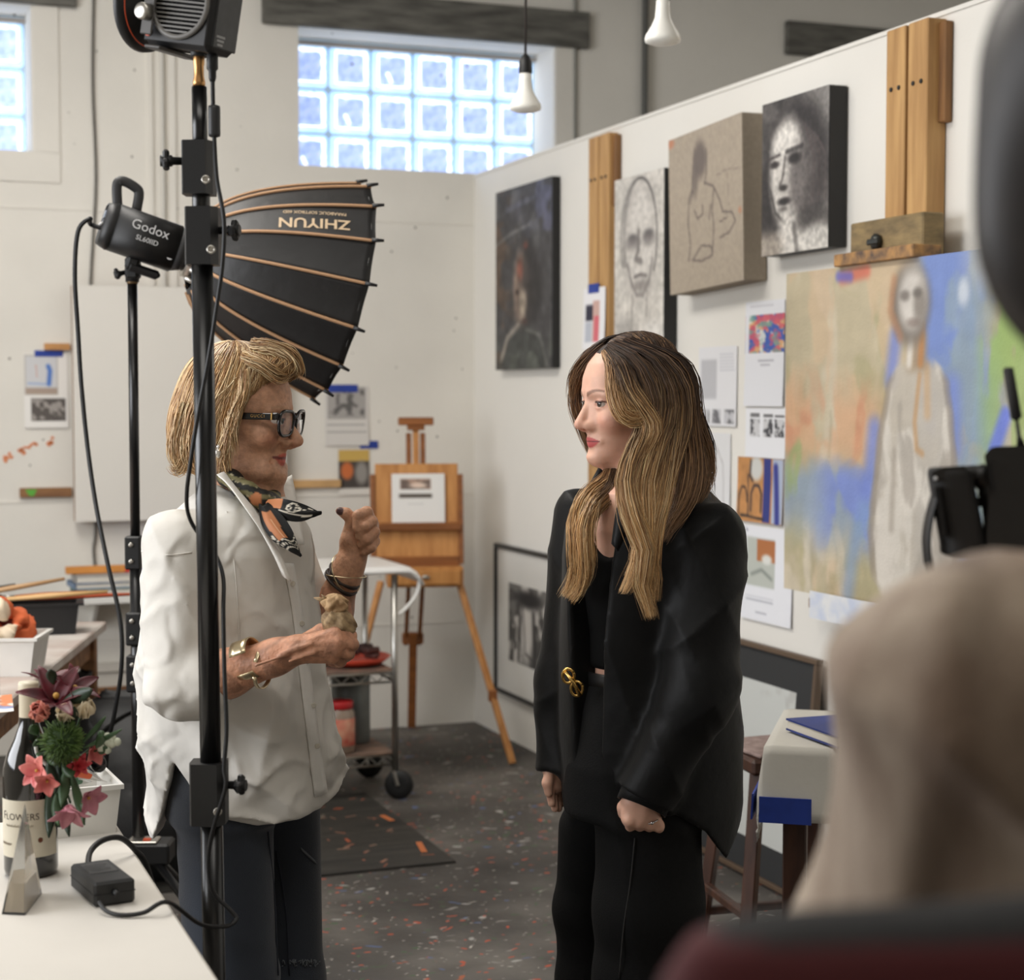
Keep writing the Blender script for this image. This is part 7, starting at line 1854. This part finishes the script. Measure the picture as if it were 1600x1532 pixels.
# ================================================================== framed pictures against the partition
def framed(label, v_l, z0, w, h, fw, mat_w, frame_m, matt_m, P, lean=0.0, off=.0):
    t = thing('framed_picture', label, 'picture', W(U0 - off, v_l - w / 2, z0), ANG); t.rotation_euler = (0, lean, ANG)
    for sy, ww, hh_, cy, cz in ((0, w, fw, 0, fw / 2), (0, w, fw, 0, h - fw / 2), (0, fw, h - 2 * fw, w / 2 - fw / 2, h / 2), (0, fw, h - 2 * fw, -w / 2 + fw / 2, h / 2)):
        ob('frame_rail', MB().box((-.015, cy, cz), (.026, ww, hh_), bev=.002), frame_m, t)
    ob('mount', MB().box((-.010, 0, h / 2), (.012, w - 2 * fw + .004, h - 2 * fw + .004)), matt_m, t)
    pw2, ph2 = w - 2 * fw - 2 * mat_w, h - 2 * fw - 2 * mat_w
    painted('print', P, pw2, ph2, lambda x, y: (-.0168, pw2 / 2 - x, h - fw - mat_w - y), m_paper, t)
    return t
P = Paint(.46, .34, 60, (196, 192, 186)); P.blot(5, 5, .42, (70, 68, 66), 7, .95).blot(7, 9, .5, (120, 118, 114), 9, .8).ell(.45, .4, .16, .3, (206, 202, 196), .4).ell(.5, .12, .3, .08, (40, 38, 38), .5).line([(.3, .3), (.25, .7)], .03, (50, 48, 48), .8).line([(.62, .25), (.66, .7)], .04, (50, 48, 48), .8).line([(.36, .2), (.42, .62), (.56, .66)], .014, (60, 56, 56), .8)
framed('black framed charcoal print with a wide white mount low on the partition', 7.115, .20, .78, .655, .018, .14, M('black_frame', (22, 21, 21), .4), M('white_mount', (214, 212, 206), .8), P, off=.002)
P = Paint(.44, .44, 60, (196, 198, 194)); 
for k, pts in enumerate(([(.1, .05), (.12, .3), (.2, .5)], [(.2, .08), (.3, .25), (.38, .5), (.42, .8)], [(.32, .3), (.36, .6), (.3, .85)], [(.18, .55), (.1, .8)], [(.45, .4), (.6, .6), (.7, .8)])): P.line(pts, .012, (110, 106, 104), .6)
P.blot(5, 5, .6, (170, 168, 164), 4, .5)
framed('dark framed pencil drawing with a black mount standing on the floor by the partition', 5.14, .03, .76, .72, .016, .10, M('walnut_frame', (92, 74, 58), .5), M('black_mount', (44, 45, 46), .7), P, lean=math.radians(5), off=.012 - .0)
bpy.data.objects['framed_picture.001'].location = W(U0 - .078, 5.14 - .38, .006)
# ================================================================== left side: wall shelf, paint table, bag
sf = thing('wall_shelf', 'white wall shelf carrying stacked books below the blank canvas', 'shelf', W(.86, V0, .665), ANG)
ob('shelf_board', MB().box((.28, -.135, 0), (.56, .27, .03), bev=.003), m_white, sf)
for x in (.12, .46): ob('bracket', MB().prism([(-.0, -.015), (-.2, -.015), (-.0, -.16)], x - .008, x + .008, 0), m_white, sf)
def book(u, v, z, w, d, h, col, label, rz=0.0):
    t = thing('book', label, 'book', W(u, v, z), ANG + rz, 'books on the wall shelf')
    m_c = M('book_cover_%d_%d_%d' % col, col, .55, var=.15, scale=12)
    ob('cover', MB().box((0, 0, h - .0015), (w, d, .003)).box((0, 0, .0015), (w, d, .003)).box((-w / 2 + .0015, 0, h / 2), (.003, d, h)), m_c, t)
    ob('pages', MB().box((.002, 0, h / 2), (w - .012, d - .008, h - .006)), M('page_block', (216, 210, 198), .8), t)
book(1.02, V0 - .16, .681, .27, .2, .032, (62, 104, 100), 'teal book at the bottom of the stack on the wall shelf', .0)
book(1.0, V0 - .16, .7135, .25, .19, .024, (112, 136, 168), 'pale blue book on top of the teal book on the shelf', .05)
book(1.005, V0 - .16, .738, .24, .18, .03, (176, 172, 168), 'pale grey book topping the stack on the wall shelf', -.03)
book(1.26, V0 - .15, .681, .18, .2, .055, (96, 84, 138), 'thick purple book at the right end of the wall shelf', 0)
book(1.25, V0 - .15, .7365, .17, .19, .05, (120, 132, 206), 'lavender blue book lying on the purple book', .06)
wd = thing('wood_strip', 'orange wooden strip lying across the books on the shelf', 'wood strip', W(.86, V0 - .17, .770), ANG)
ob('strip', MB().box((.12, 0, .015), (.25, .04, .03), bev=.003), M('orange_wood', (206, 138, 66), .6, var=.12), wd); ob('red_end', MB().box((.255, 0, .015), (.05, .041, .0305), bev=.003), M('red_paint', (190, 60, 48), .6), wd)
bp_ = thing('black_bag', 'soft black bag slumped on the floor behind the back light stand', 'bag', (-1.18, 5.35, 0))
fb = Field(ax((-1.62, -.78, .012)), ax((5.0, 5.75, .012)), ax((-.02, .66, .012)))
fb.ell((-1.2, 5.35, .18), (.33, .25, .2), k=.05); fb.ell((-1.12, 5.4, .36), (.24, .2, .17), k=.06); fb.ell((-1.3, 5.35, .34), (.2, .18, .14), k=.06); fb.ell((-1.0, 5.38, .46), (.12, .12, .09), k=.05)
x_, y_, z_ = fb.pts((slice(None),) * 3); fb.D += (.03 * n3(x_ * 12, y_ * 12, z_ * 12, 3) - .02 * creases(x_, y_, z_, 16, 4)).astype(np.float32); fb.D = np.maximum(fb.D, (.003 - z_) + 0 * fb.D)
mbag, _ = fb.mesh('bag_body'); part('bag_body', mbag, M('black_nylon', (22, 22, 23), .55, bump=.3, bscale=60), bp_)
part('strap', MB().tube(spline([Vector((-1.3, 5.17, .36)), Vector((-1.22, 5.12, .5)), Vector((-1.1, 5.16, .56)), Vector((-1.0, 5.24, .46))], 6), .014, 8, flat=.3), M('black_nylon'), bp_)
bxx = thing('wooden_crate', 'low brown wooden crate behind the black bag by the back wall', 'crate', W(1.02, V0 - .30, 0), ANG)
for k in range(3): ob('slat', MB().box((.18, -.2, .06 + .1 * k), (.5, .014, .085), bev=.003), m_strip, bxx)
for x in (-.06, .42): ob('corner_post', MB().box((x, -.18, .155), (.03, .03, .31), bev=.003), m_strip, bxx)
ob('crate_side', MB().box((-.065, -.06, .155), (.014, .28, .29)).box((.425, -.06, .155), (.014, .28, .29)).box((.18, .08, .155), (.5, .014, .29)), m_strip, bxx)
# paint table at the left
pt_ = thing('paint_table', 'paint-smeared work table with tubs and brushes at the left of the studio', 'table', (-1.78, 4.75, 0), ANG * .2)
ob('table_top', MB().box((0, 0, .745), (1.02, 1.75, .03), bev=.004), M('smeared_top', (206, 200, 192), .6, rgb2=(170, 150, 140), scale=5), pt_)
for sx in (-1, 1):
    for sy in (-1, 1): ob('leg', MB().box((sx * .46, sy * .82, .365), (.05, .05, .73), bev=.004), m_strip, pt_)
ob('apron', MB().box((.46, 0, .69), (.02, 1.6, .08)), m_strip, pt_)
tb2 = thing('plastic_tub', 'clear white tub stuffed with orange rags on the paint table', 'tub', (-1.40, 4.62, .76), .05)
ob('tub_body', tub(.24, .17, .095), m_tub, tb2)
fr_ = Field(ax((-1.60, -1.2, .006)), ax((4.46, 4.80, .006)), ax((.80, 1.02, .005)))
rnd = random.Random(12)
for k in range(46): fr_.ell((-1.40 + rnd.uniform(-.085, .085), 4.62 + rnd.uniform(-.05, .05), .868 + rnd.uniform(-.02, .07) * (1 - .4 * (k % 2))), (rnd.uniform(.015, .05), rnd.uniform(.012, .035), rnd.uniform(.008, .026)), rot=np.array(Euler((rnd.uniform(-1, 1), rnd.uniform(-1, 1), rnd.uniform(0, 3))).to_matrix()), k=.005)
x_, y_, z_ = fr_.pts((slice(None),) * 3); fr_.D += (-.012 * creases(x_, y_, z_, 55, 6)).astype(np.float32)
mr, Vr = fr_.mesh('rag_heap'); cl_ = n3(Vr[:, 0] * 30, Vr[:, 1] * 30, Vr[:, 2] * 30, 3)[:, None]
setcol(mr, np.where(cl_ > .55, (214, 196, 170), np.where(cl_ > -.5, (198, 96, 54), (112, 44, 34))))
rg_ = thing('orange_rags', 'crumpled orange painting rags heaped in the clear tub', 'rags', (-1.40, 4.62, .80)); part('rag_heap', mr, M('rag_cloth', vc=True, rough=.9), rg_)
cy = thing('brush_caddy', 'black tray of paintbrushes behind the tub of orange rags', 'brush tray', (-1.60, 5.36, .76), .25)
ob('tray', tub(.46, .13, .09, flare=1.05), m_plas, cy)
rnd = random.Random(3)
for k, (x0, y0, x1, z1, col) in enumerate(((-.12, -.035, .33, .13, (206, 166, 112)), (-.1, .02, .40, .113, (196, 92, 60)), (-.2, .0, .20, .17, (176, 140, 100)), (-.05, .055, .27, .12, (170, 96, 50)), (-.2, .045, .05, .15, (40, 36, 34)))):
    b = thing('paintbrush', ('pale handled paintbrush', 'red handled paintbrush', 'thin tan paintbrush', 'brown handled paintbrush', 'black handled paintbrush')[k] + ' lying across the black brush tray', 'paintbrush', (-1.60, 5.36, .76), .25, 'brushes in the black tray')
    p0_, p1_ = Vector((x0, y0, .105)), Vector((x1, y0 - .02, z1 + .0))
    ob('handle', MB().tube([p0_.lerp(p1_, .3), p0_.lerp(p1_, .6), p1_], [.006, .009, .005], 8), M('brush_%d' % k, col, .5), b)
    ob('ferrule', MB().tube([p0_.lerp(p1_, .18), p0_.lerp(p1_, .3)], [.008, .007], 8), m_steel, b); ob('bristles', MB().tube([p0_, p0_.lerp(p1_, .18)], [.004, .011], 8), M('bristle', (120, 92, 62), .8), b)
jr = thing('brush_jar', 'jar holding a paint-crusted brush handle at the edge of the paint table', 'jar', (-1.30, 4.22, .76))
ob('jar_body', MB().lathe([(.001, 0), (.036, 0), (.038, .004), (.038, .08), (.035, .085), (.033, .08), (.033, .01), (.001, .008)], n=24), M('jar_cloudy', (150, 156, 160), .3), jr)
ob('handle', MB().tube([(0, 0, .02), (.0, 0, .14), (0, 0, .158)], [.014, .0165, .008], 12), M('crusted_handle', (178, 128, 88), .8, rgb2=(120, 112, 112), scale=30), jr)
pl = thing('palette_sheet', 'paper palette smeared with orange paint on the paint table', 'palette', (-1.33, 4.03, .76), .3)
P = Paint(.3, .24, 40, (226, 222, 214)); P.blot(4, 4, .45, (206, 120, 72), 3, .9).blot(5, 5, .56, (120, 60, 44), 8, .8).blot(5, 5, .6, (120, 140, 190), 12, .8)
painted('sheet', P, .3, .24, lambda x, y: (x - .15, .12 - y, .004 + .01 * (x / .3) ** 2), m_paper, pl)
# ================================================================== behind the visitor: stool, cloth-covered table, sketchbook
m_dkw = M('dark_stool_wood', (84, 52, 36), .5, rgb2=(54, 33, 24), scale=5, stretch=(6, 6, 1))
st = thing('wooden_stool', 'dark wooden stool with splayed legs behind the person in black', 'stool', (.69, 4.40, 0), .25)
ob('seat', MB().box((0, 0, .578), (.26, .26, .04), bev=.008), m_dkw, st)
for sx in (-1, 1):
    for sy in (-1, 1): ob('leg', MB().bar((sx * .105, sy * .105, .565), (sx * .165, sy * .165, 0), .034, .03, bev=.003), m_dkw, st)
for z_, k in ((.18, .148), (.14, .15)):
    ob('rung', MB().bar((-k, -k if z_ > .15 else k, z_), (k, -k if z_ > .15 else k, z_), .022, .022, bev=.003), m_dkw, st)
    ob('rung', MB().bar((-k if z_ > .15 else k, -k, z_ + .03), (-k if z_ > .15 else k, k, z_ + .03), .022, .022, bev=.003), m_dkw, st)
pb2 = tag(ob('palette_board', MB().box((0, 0, .006), (.24, .22, .010), bev=.003), M('pink_speckle', (168, 146, 138), .7, rgb2=(130, 110, 104), scale=40)), 'pinkish speckled board lying on the dark wooden stool', 'board'); pb2.location = (.685, 4.40, .5985); pb2.rotation_euler = (0, 0, .4)
ct = thing('covered_table', 'small table under a white cloth taped with blue tape by the partition', 'table', (.93, 3.78, 0), -.25)
ob('table_top', MB().box((0, 0, .735), (.66, .42, .03)), m_dkw, ct)
for sx in (-1, 1):
    for sy in (-1, 1): ob('leg', MB().box((sx * .285, sy * .17, .36), (.05, .05, .72), bev=.003), m_dkw, ct)
for sy in (-1, 1): ob('stretcher', MB().box((0, sy * .17, .16), (.56, .03, .04)), m_dkw, ct)
cv = thing('white_cloth', 'white cloth draped over the small table and taped at the corner', 'cloth', (.93, 3.78, 0), -.25)
def drape(a, b):
    x = (a - .5) * (.69 + .30); y = (b - .5) * (.45 + .30); hx, hy = .348, .226
    ox, oy = max(0, abs(x) - hx), max(0, abs(y) - hy); drop = max(ox, oy) + .35 * min(ox, oy); wav = .005 * math.sin(17 * (x + y)) * min(1, drop * 9)
    return (math.copysign(min(abs(x), hx) + .10 * min(ox, .2) * (1 if ox else 0) + (wav if ox >= oy else 0), x), math.copysign(min(abs(y), hy) + .10 * min(oy, .2) + (wav if oy > ox else 0), y), .757 - drop * 1.05)
ob('cloth', MB().grid(drape, 48, 40, thick=.003), M('linen_cloth', (206, 202, 192), .85, bump=.2, bscale=40), cv)
ob('tape', MB().box((-.372, -.15, .625), (.004, .16, .055), Euler((0, .05, 0))), m_tape, cv); ob('tape', MB().box((-.30, -.2475 - .003, .625), (.11, .004, .055)), m_tape, cv)
bk = thing('sketchbook', 'blue covered sketchbook lying on the white cloth', 'book', (.72, 3.72, .762), .35)
ob('cover', MB().box((0, 0, .024), (.16, .22, .004)).box((0, 0, .002), (.16, .22, .004)).box((.0785, 0, .013), (.003, .22, .026)), M('blue_cover', (40, 58, 128), .5, var=.2, scale=14), bk)
ob('pages', MB().box((-.002, 0, .013), (.152, .212, .018)), M('page_block'), bk)

# ================================================================== camera operator in the right foreground
def make_operator():
    T = thing('person', 'person in a taupe knit sweater with dark hair, seen from behind holding a camera rig', 'person', (.43, 1.1, 0))
    fld = Field(ax((.1, .86, .0065)), ax((.86, 2.02, .0065)), ax((.02, 1.0, .012), (1.0, 1.9, .0065)))
    hc = np.array((.375, 1.05, 1.655))
    R = yawm(math.pi / 2 + math.pi + .35)            # facing away and a little left
    def hf(x, y, z):
        x = x - hc[0]; y = y - hc[1]; z = z - hc[2]
        return head_sdf(*[x * R[0, i] + y * R[1, i] + z * R[2, i] for i in range(3)], {})
    fld.op(hc - .14, hc + .14, hf, .02)
    fld.cap(hc + [.01, -.02, -.06], (.42, 1.08, 1.36), .055, .06, .03)
    fld.loft([.85, 1.0, 1.2, 1.32, 1.37], [.43] * 5, [1.1] * 5, [.14, .135, .15, .12, .05], [.11, .11, .11, .08, .05], k=.03)
    for dx in (-.085, .085): fld.chain([(.43 + dx, 1.12, .9), (.43 + dx, 1.12, .5), (.43 + dx, 1.12, .09)], [.075, .05, .04], k=.03)
    hp = at(1575, 950, 1.96)
    fld.chain([(.32, 1.08, 1.31), (.29, 1.13, 1.13), (.42, 1.55, 1.13), tuple(hp + Vector((0, -.06, -.03)))], [.05, .042, .034, .027], k=.02)
    fld.chain([(.56, 1.1, 1.32), (.62, 1.2, 1.12), (.62, 1.6, 1.17), tuple(hp + Vector((.10, -.06, -.03)))], [.05, .042, .034, .027], k=.02)
    for ox in (0, .10):
        c = hp + Vector((ox, 0, 0)); fld.cap(c + Vector((0, -.06, -.03)), c + Vector((0, -.005, -.035)), .027, .026, .01)
        for k in range(4):
            a = c + Vector((-.026 + .017 * k, .02, -.04)); fld.chain([c + Vector((-.018 + .012 * k, -.01, -.035)), a, a + Vector((0, .022, .022)), a + Vector((0, .008, .04))], [.012, .0105, .0098, .0085], k=.004)
        fld.chain([c + Vector((-.026, -.03, -.03)), c + Vector((-.036, -.005, -.01)), c + Vector((-.034, .012, .012))], [.013, .011, .009], k=.005)
    me, V = fld.mesh('body'); C = np.ones((len(V), 3)) * np.array((206, 160, 132.)); setcol(me, C); part('body', me, skin_y, T)
    # sweater
    f2 = Field(ax((.08, .92, .008)), ax((.86, 1.9, .008)), ax((.78, 1.50, .008)))
    f2.loft([.80, .9, 1.1, 1.26, 1.33, 1.365, 1.385], [.43] * 7, [1.1] * 7, [.18, .18, .185, .185, .16, .115, .07], [.13, .13, .135, .13, .11, .085, .06], k=.03)
    f2.chain([(.292, 1.07, 1.308), (.266, 1.12, 1.13), (.325, 1.30, 1.10), (.42, 1.56, 1.13), (.48, 1.78, 1.16)], [.078, .072, .058, .050, .044], k=.04)
    f2.chain([(.29, 1.07, 1.312), (.43, 1.07, 1.335)], [.078, .07], k=.04)
    f2.chain([(.56, 1.1, 1.30), (.63, 1.2, 1.12), (.64, 1.45, 1.13), (.62, 1.72, 1.18)], [.075, .07, .06, .045], k=.04)
    x, y, z = f2.pts((slice(None),) * 3)
    wx = x + .02 * n3(x * 12, y * 12, z * 9, 2)
    f2.D -= (.022 * ridge(30 * (wx + .30 * (1.4 - z)) + 1) * ss(-.5, .4, n3(x * 9, y * 9, z * 6, 5)) + .012 * creases(x, y, z * .6, 17, 9)).astype(np.float32) * (f2.D < .05)
    me2, _ = f2.mesh('sweater'); part('sweater', me2, M('taupe_knit', (176, 160, 142), .95, rgb2=(126, 106, 90), scale=6, stretch=(3, 3, .6), crumple=((7.0, 1.0, .05, (1, 1, .3)),), bump=.5, bscale=160, sheen=.2), T)  # darker upright streaks in the colour stand in for shade in the folds
    f3 = Field(ax((.19, .67, .012)), ax((.9, 1.34, .012)), ax((.03, .95, .012)))
    f3.loft([.78, .86, .93], [.43] * 3, [1.1] * 3, [.17, .17, .16], [.13, .13, .12], k=.03)
    for dx in (-.085, .085): f3.chain([(.43 + dx, 1.12, .82), (.43 + dx, 1.12, .45), (.43 + dx, 1.12, .07)], [.095, .075, .065], k=.03)
    me3, _ = f3.mesh('trousers'); part('trousers', me3, M('dark_trousers', (34, 34, 38), .8), T)
    for dx in (-.085, .085): part('shoe', MB().grid(lambda a, b: (.43 + dx + .045 * math.cos(math.pi * b) * math.sin(math.pi * min(.97, max(.05, a * .92 + .05))) ** .5, 1.02 + .28 * a, .002 + (.10 - .06 * a) * math.sin(math.pi * b) ** .6), 12, 10), M('shoe_dark'), T)
    fh = Field(ax((.2, .58, .008)), ax((.86, 1.24, .008)), ax((1.44, 1.84, .008)))
    def hh(x, y, z):
        x = x - hc[0]; y = y - hc[1]; z = z - hc[2]
        f, s, z2 = [x * R[0, i] + y * R[1, i] + z * R[2, i] for i in range(3)]
        def ell(c_, r):
            q_ = [(f - c_[0]) / r[0], (s - c_[1]) / r[1], (z2 - c_[2]) / r[2]]; k0 = np.sqrt(sum(t * t for t in q_)); k1 = np.sqrt(sum((t / rr) ** 2 for t, rr in zip(q_, r))) + 1e-9
            return k0 * (k0 - 1) / k1
        d = smin(ell((-.018, 0, .035), (.112, .09, .105)), ell((-.06, 0, -.05), (.06, .08, .1)), .03) + .006 * n3(x * 40, y * 40, z * 30, 3)
        return smax(d, f - np.interp(z2, [-.1, 0, .05, .1], [.0, .02, .05, .09]), .01)
    fh.op(hc - .16, hc + .16, hh, .01, m=0)
    mh, _ = fh.mesh('hair'); part('hair', mh, M('dark_hair', (30, 22, 18), .5, var=.3, scale=60), T)
    return T
operator = make_operator()
# ---- camera rig held out in front
d_ = 1.98; rp_ = lambda x, y, dy=0: at(x, y, d_ + dy)
RG = thing('camera_rig', 'black camera rig with side grip and stub antenna held up before the abstract painting', 'camera', rp_(1560, 880))
def slab(pts, y0, y1):
    """closed outline given in frame positions, extruded in depth"""
    n = len(pts); vs = [rp_(x, y, y0) for x, y in pts] + [rp_(x, y, y1) for x, y in pts]
    return MB().add(vs, [tuple(range(n)), tuple(range(n, 2 * n))[::-1]] + [(i, n + i, n + (i + 1) % n, (i + 1) % n) for i in range(n)])
m_rig = M('rig_black', (20, 19, 18), .5, var=.1, scale=60); m_rub = M('rig_rubber', (26, 25, 24), .75, bump=.3, bscale=400)
bd_ = part('camera_body', slab([(1538, 712), (1548, 700), (1556, 698), (1700, 694), (1706, 880), (1540, 872), (1546, 760)], -.035, .05), m_rig, RG)
sub('body_recess', slab([(1543, 730), (1549, 722), (1556, 765), (1551, 772)], -.039, -.03), M('deep_black'), bd_)
gp = Field(ax((.40, .62, .0022)), ax((1.90, 2.06, .0026)), ax((1.27, 1.44, .0025)))
a, b = rp_(1484, 742), rp_(1505, 852)
def gf(x, y, z):
    t = np.clip((a.z - z) / (a.z - b.z), 0, 1); cx_ = a.x + (b.x - a.x) * t; w = .0235 + .001 * t
    d = ((np.abs(x - cx_) / w) ** 3 + (np.abs(y - 1.98) / .030) ** 3) ** (1 / 3) * w - w
    return smax(d, np.maximum(z - a.z - .008, b.z - .012 - z) + 0 * d, .006)
gp.op((.44, 1.93, 1.29), (.57, 2.03, 1.43), gf, .003)
mg, _ = gp.mesh('side_grip'); G_ = part('side_grip', mg, m_rub, RG)
sub('grip_slot', slab([(1460, 762), (1468, 760), (1480, 838), (1472, 840)], -.034, -.020), M('deep_black'), G_)
sub('grip_top', slab([(1455, 738), (1474, 730), (1508, 728), (1510, 738), (1490, 744), (1458, 752)], -.028, .026), m_rig, G_)
sub('indicator', MB().ball(rp_(1462, 748, -.03), .0022, 8, 6), M('white_print'), G_)
part('connecting_arm', MB().tube(spline([rp_(1508, 742), rp_(1528, 742), rp_(1548, 762), rp_(1558, 800), rp_(1560, 850)], 6), [.010] * 6 + [.014] * 6 + [.017] * 13, 12), m_rig, RG)
part('lever', MB().tube([rp_(1510, 780), rp_(1528, 782), rp_(1534, 790)], .004, 8), m_rig, RG)
part('wrist_strap', MB().grid(lambda s, t: Vector(spline([rp_(1466, 768), rp_(1454, 812), rp_(1450, 850), rp_(1456, 892), rp_(1475, 915), rp_(1510, 905), rp_(1520, 870)], 6)[int(round(s * 36))]) + Vector((0, (t - .5) * .032, 0)), 36, 4, thick=.0035), m_rig, RG)
part('antenna', MB().tube([rp_(1573, 578), rp_(1575, 576), rp_(1588, 652), rp_(1589, 656)], [.004, .0062, .0066, .004], 12), m_rub, RG)
part('antenna_stem', MB().tube([rp_(1588, 652), rp_(1592, 682), rp_(1596, 700)], [.0022, .0026, .006], 8), m_rig, RG)
part('handle_base', slab([(1536, 868), (1600, 864), (1612, 950), (1550, 955)], -.02, .03), m_rig, RG)
# ---- equipment bag on a stand close to the camera
eb = thing('equipment_bag', 'black equipment bag with a dark red band resting on a stand near the camera operator', 'bag', (.20, .70, 1.02))
fb = Field(ax((.05, .52, .006)), ax((.58, .86, .006)), ax((1.0, 1.38, .006)))
fb.loft([1.02, 1.08, 1.25, 1.285, 1.30], [.285, .285, .29, .295, .30], [.69] * 5, [.17, .19, .20, .19, .15], [.035, .04, .04, .032, .02], n=3.2, k=.01)
x_, y_, z_ = fb.pts((slice(None),) * 3); fb.D += (.006 * n3(x_ * 26, y_ * 26, z_ * 26, 5)).astype(np.float32)
mb_, Vb = fb.mesh('bag_body'); zz0 = 1.281 + .03 * (Vb[:, 0] - .3)
cb = np.where((np.abs(Vb[:, 2] - zz0) < .011)[:, None], (70, 8, 14), (10, 9, 10)); setcol(mb_, cb)
part('bag_body', mb_, M('bag_cloth', vc=True, rough=.8), eb)
part('carry_handle', MB().tube(spline([(.30, .69, 1.292), (.33, .69, 1.312), (.40, .69, 1.314), (.43, .69, 1.292)], 6), .011, 8), M('black_nylon'), eb)
es = thing('tripod_stand', 'black tripod stand supporting the equipment bag', 'stand', (.285, .72, 0))
part('plate', MB().box((.285, .70, 1.011), (.2, .14, .014), bev=.004), m_plas, es)
part('column', MB().tube([(.285, .72, .4), (.285, .72, 1.01)], .018, 14), m_pole, es)
for k in range(3):
    a_ = .4 + k * 2.094; part('leg', MB().tube([(.285, .72, .5), (.285 + .3 * math.cos(a_), .72 + .3 * math.sin(a_), .012)], .012, 10), m_pole, es)
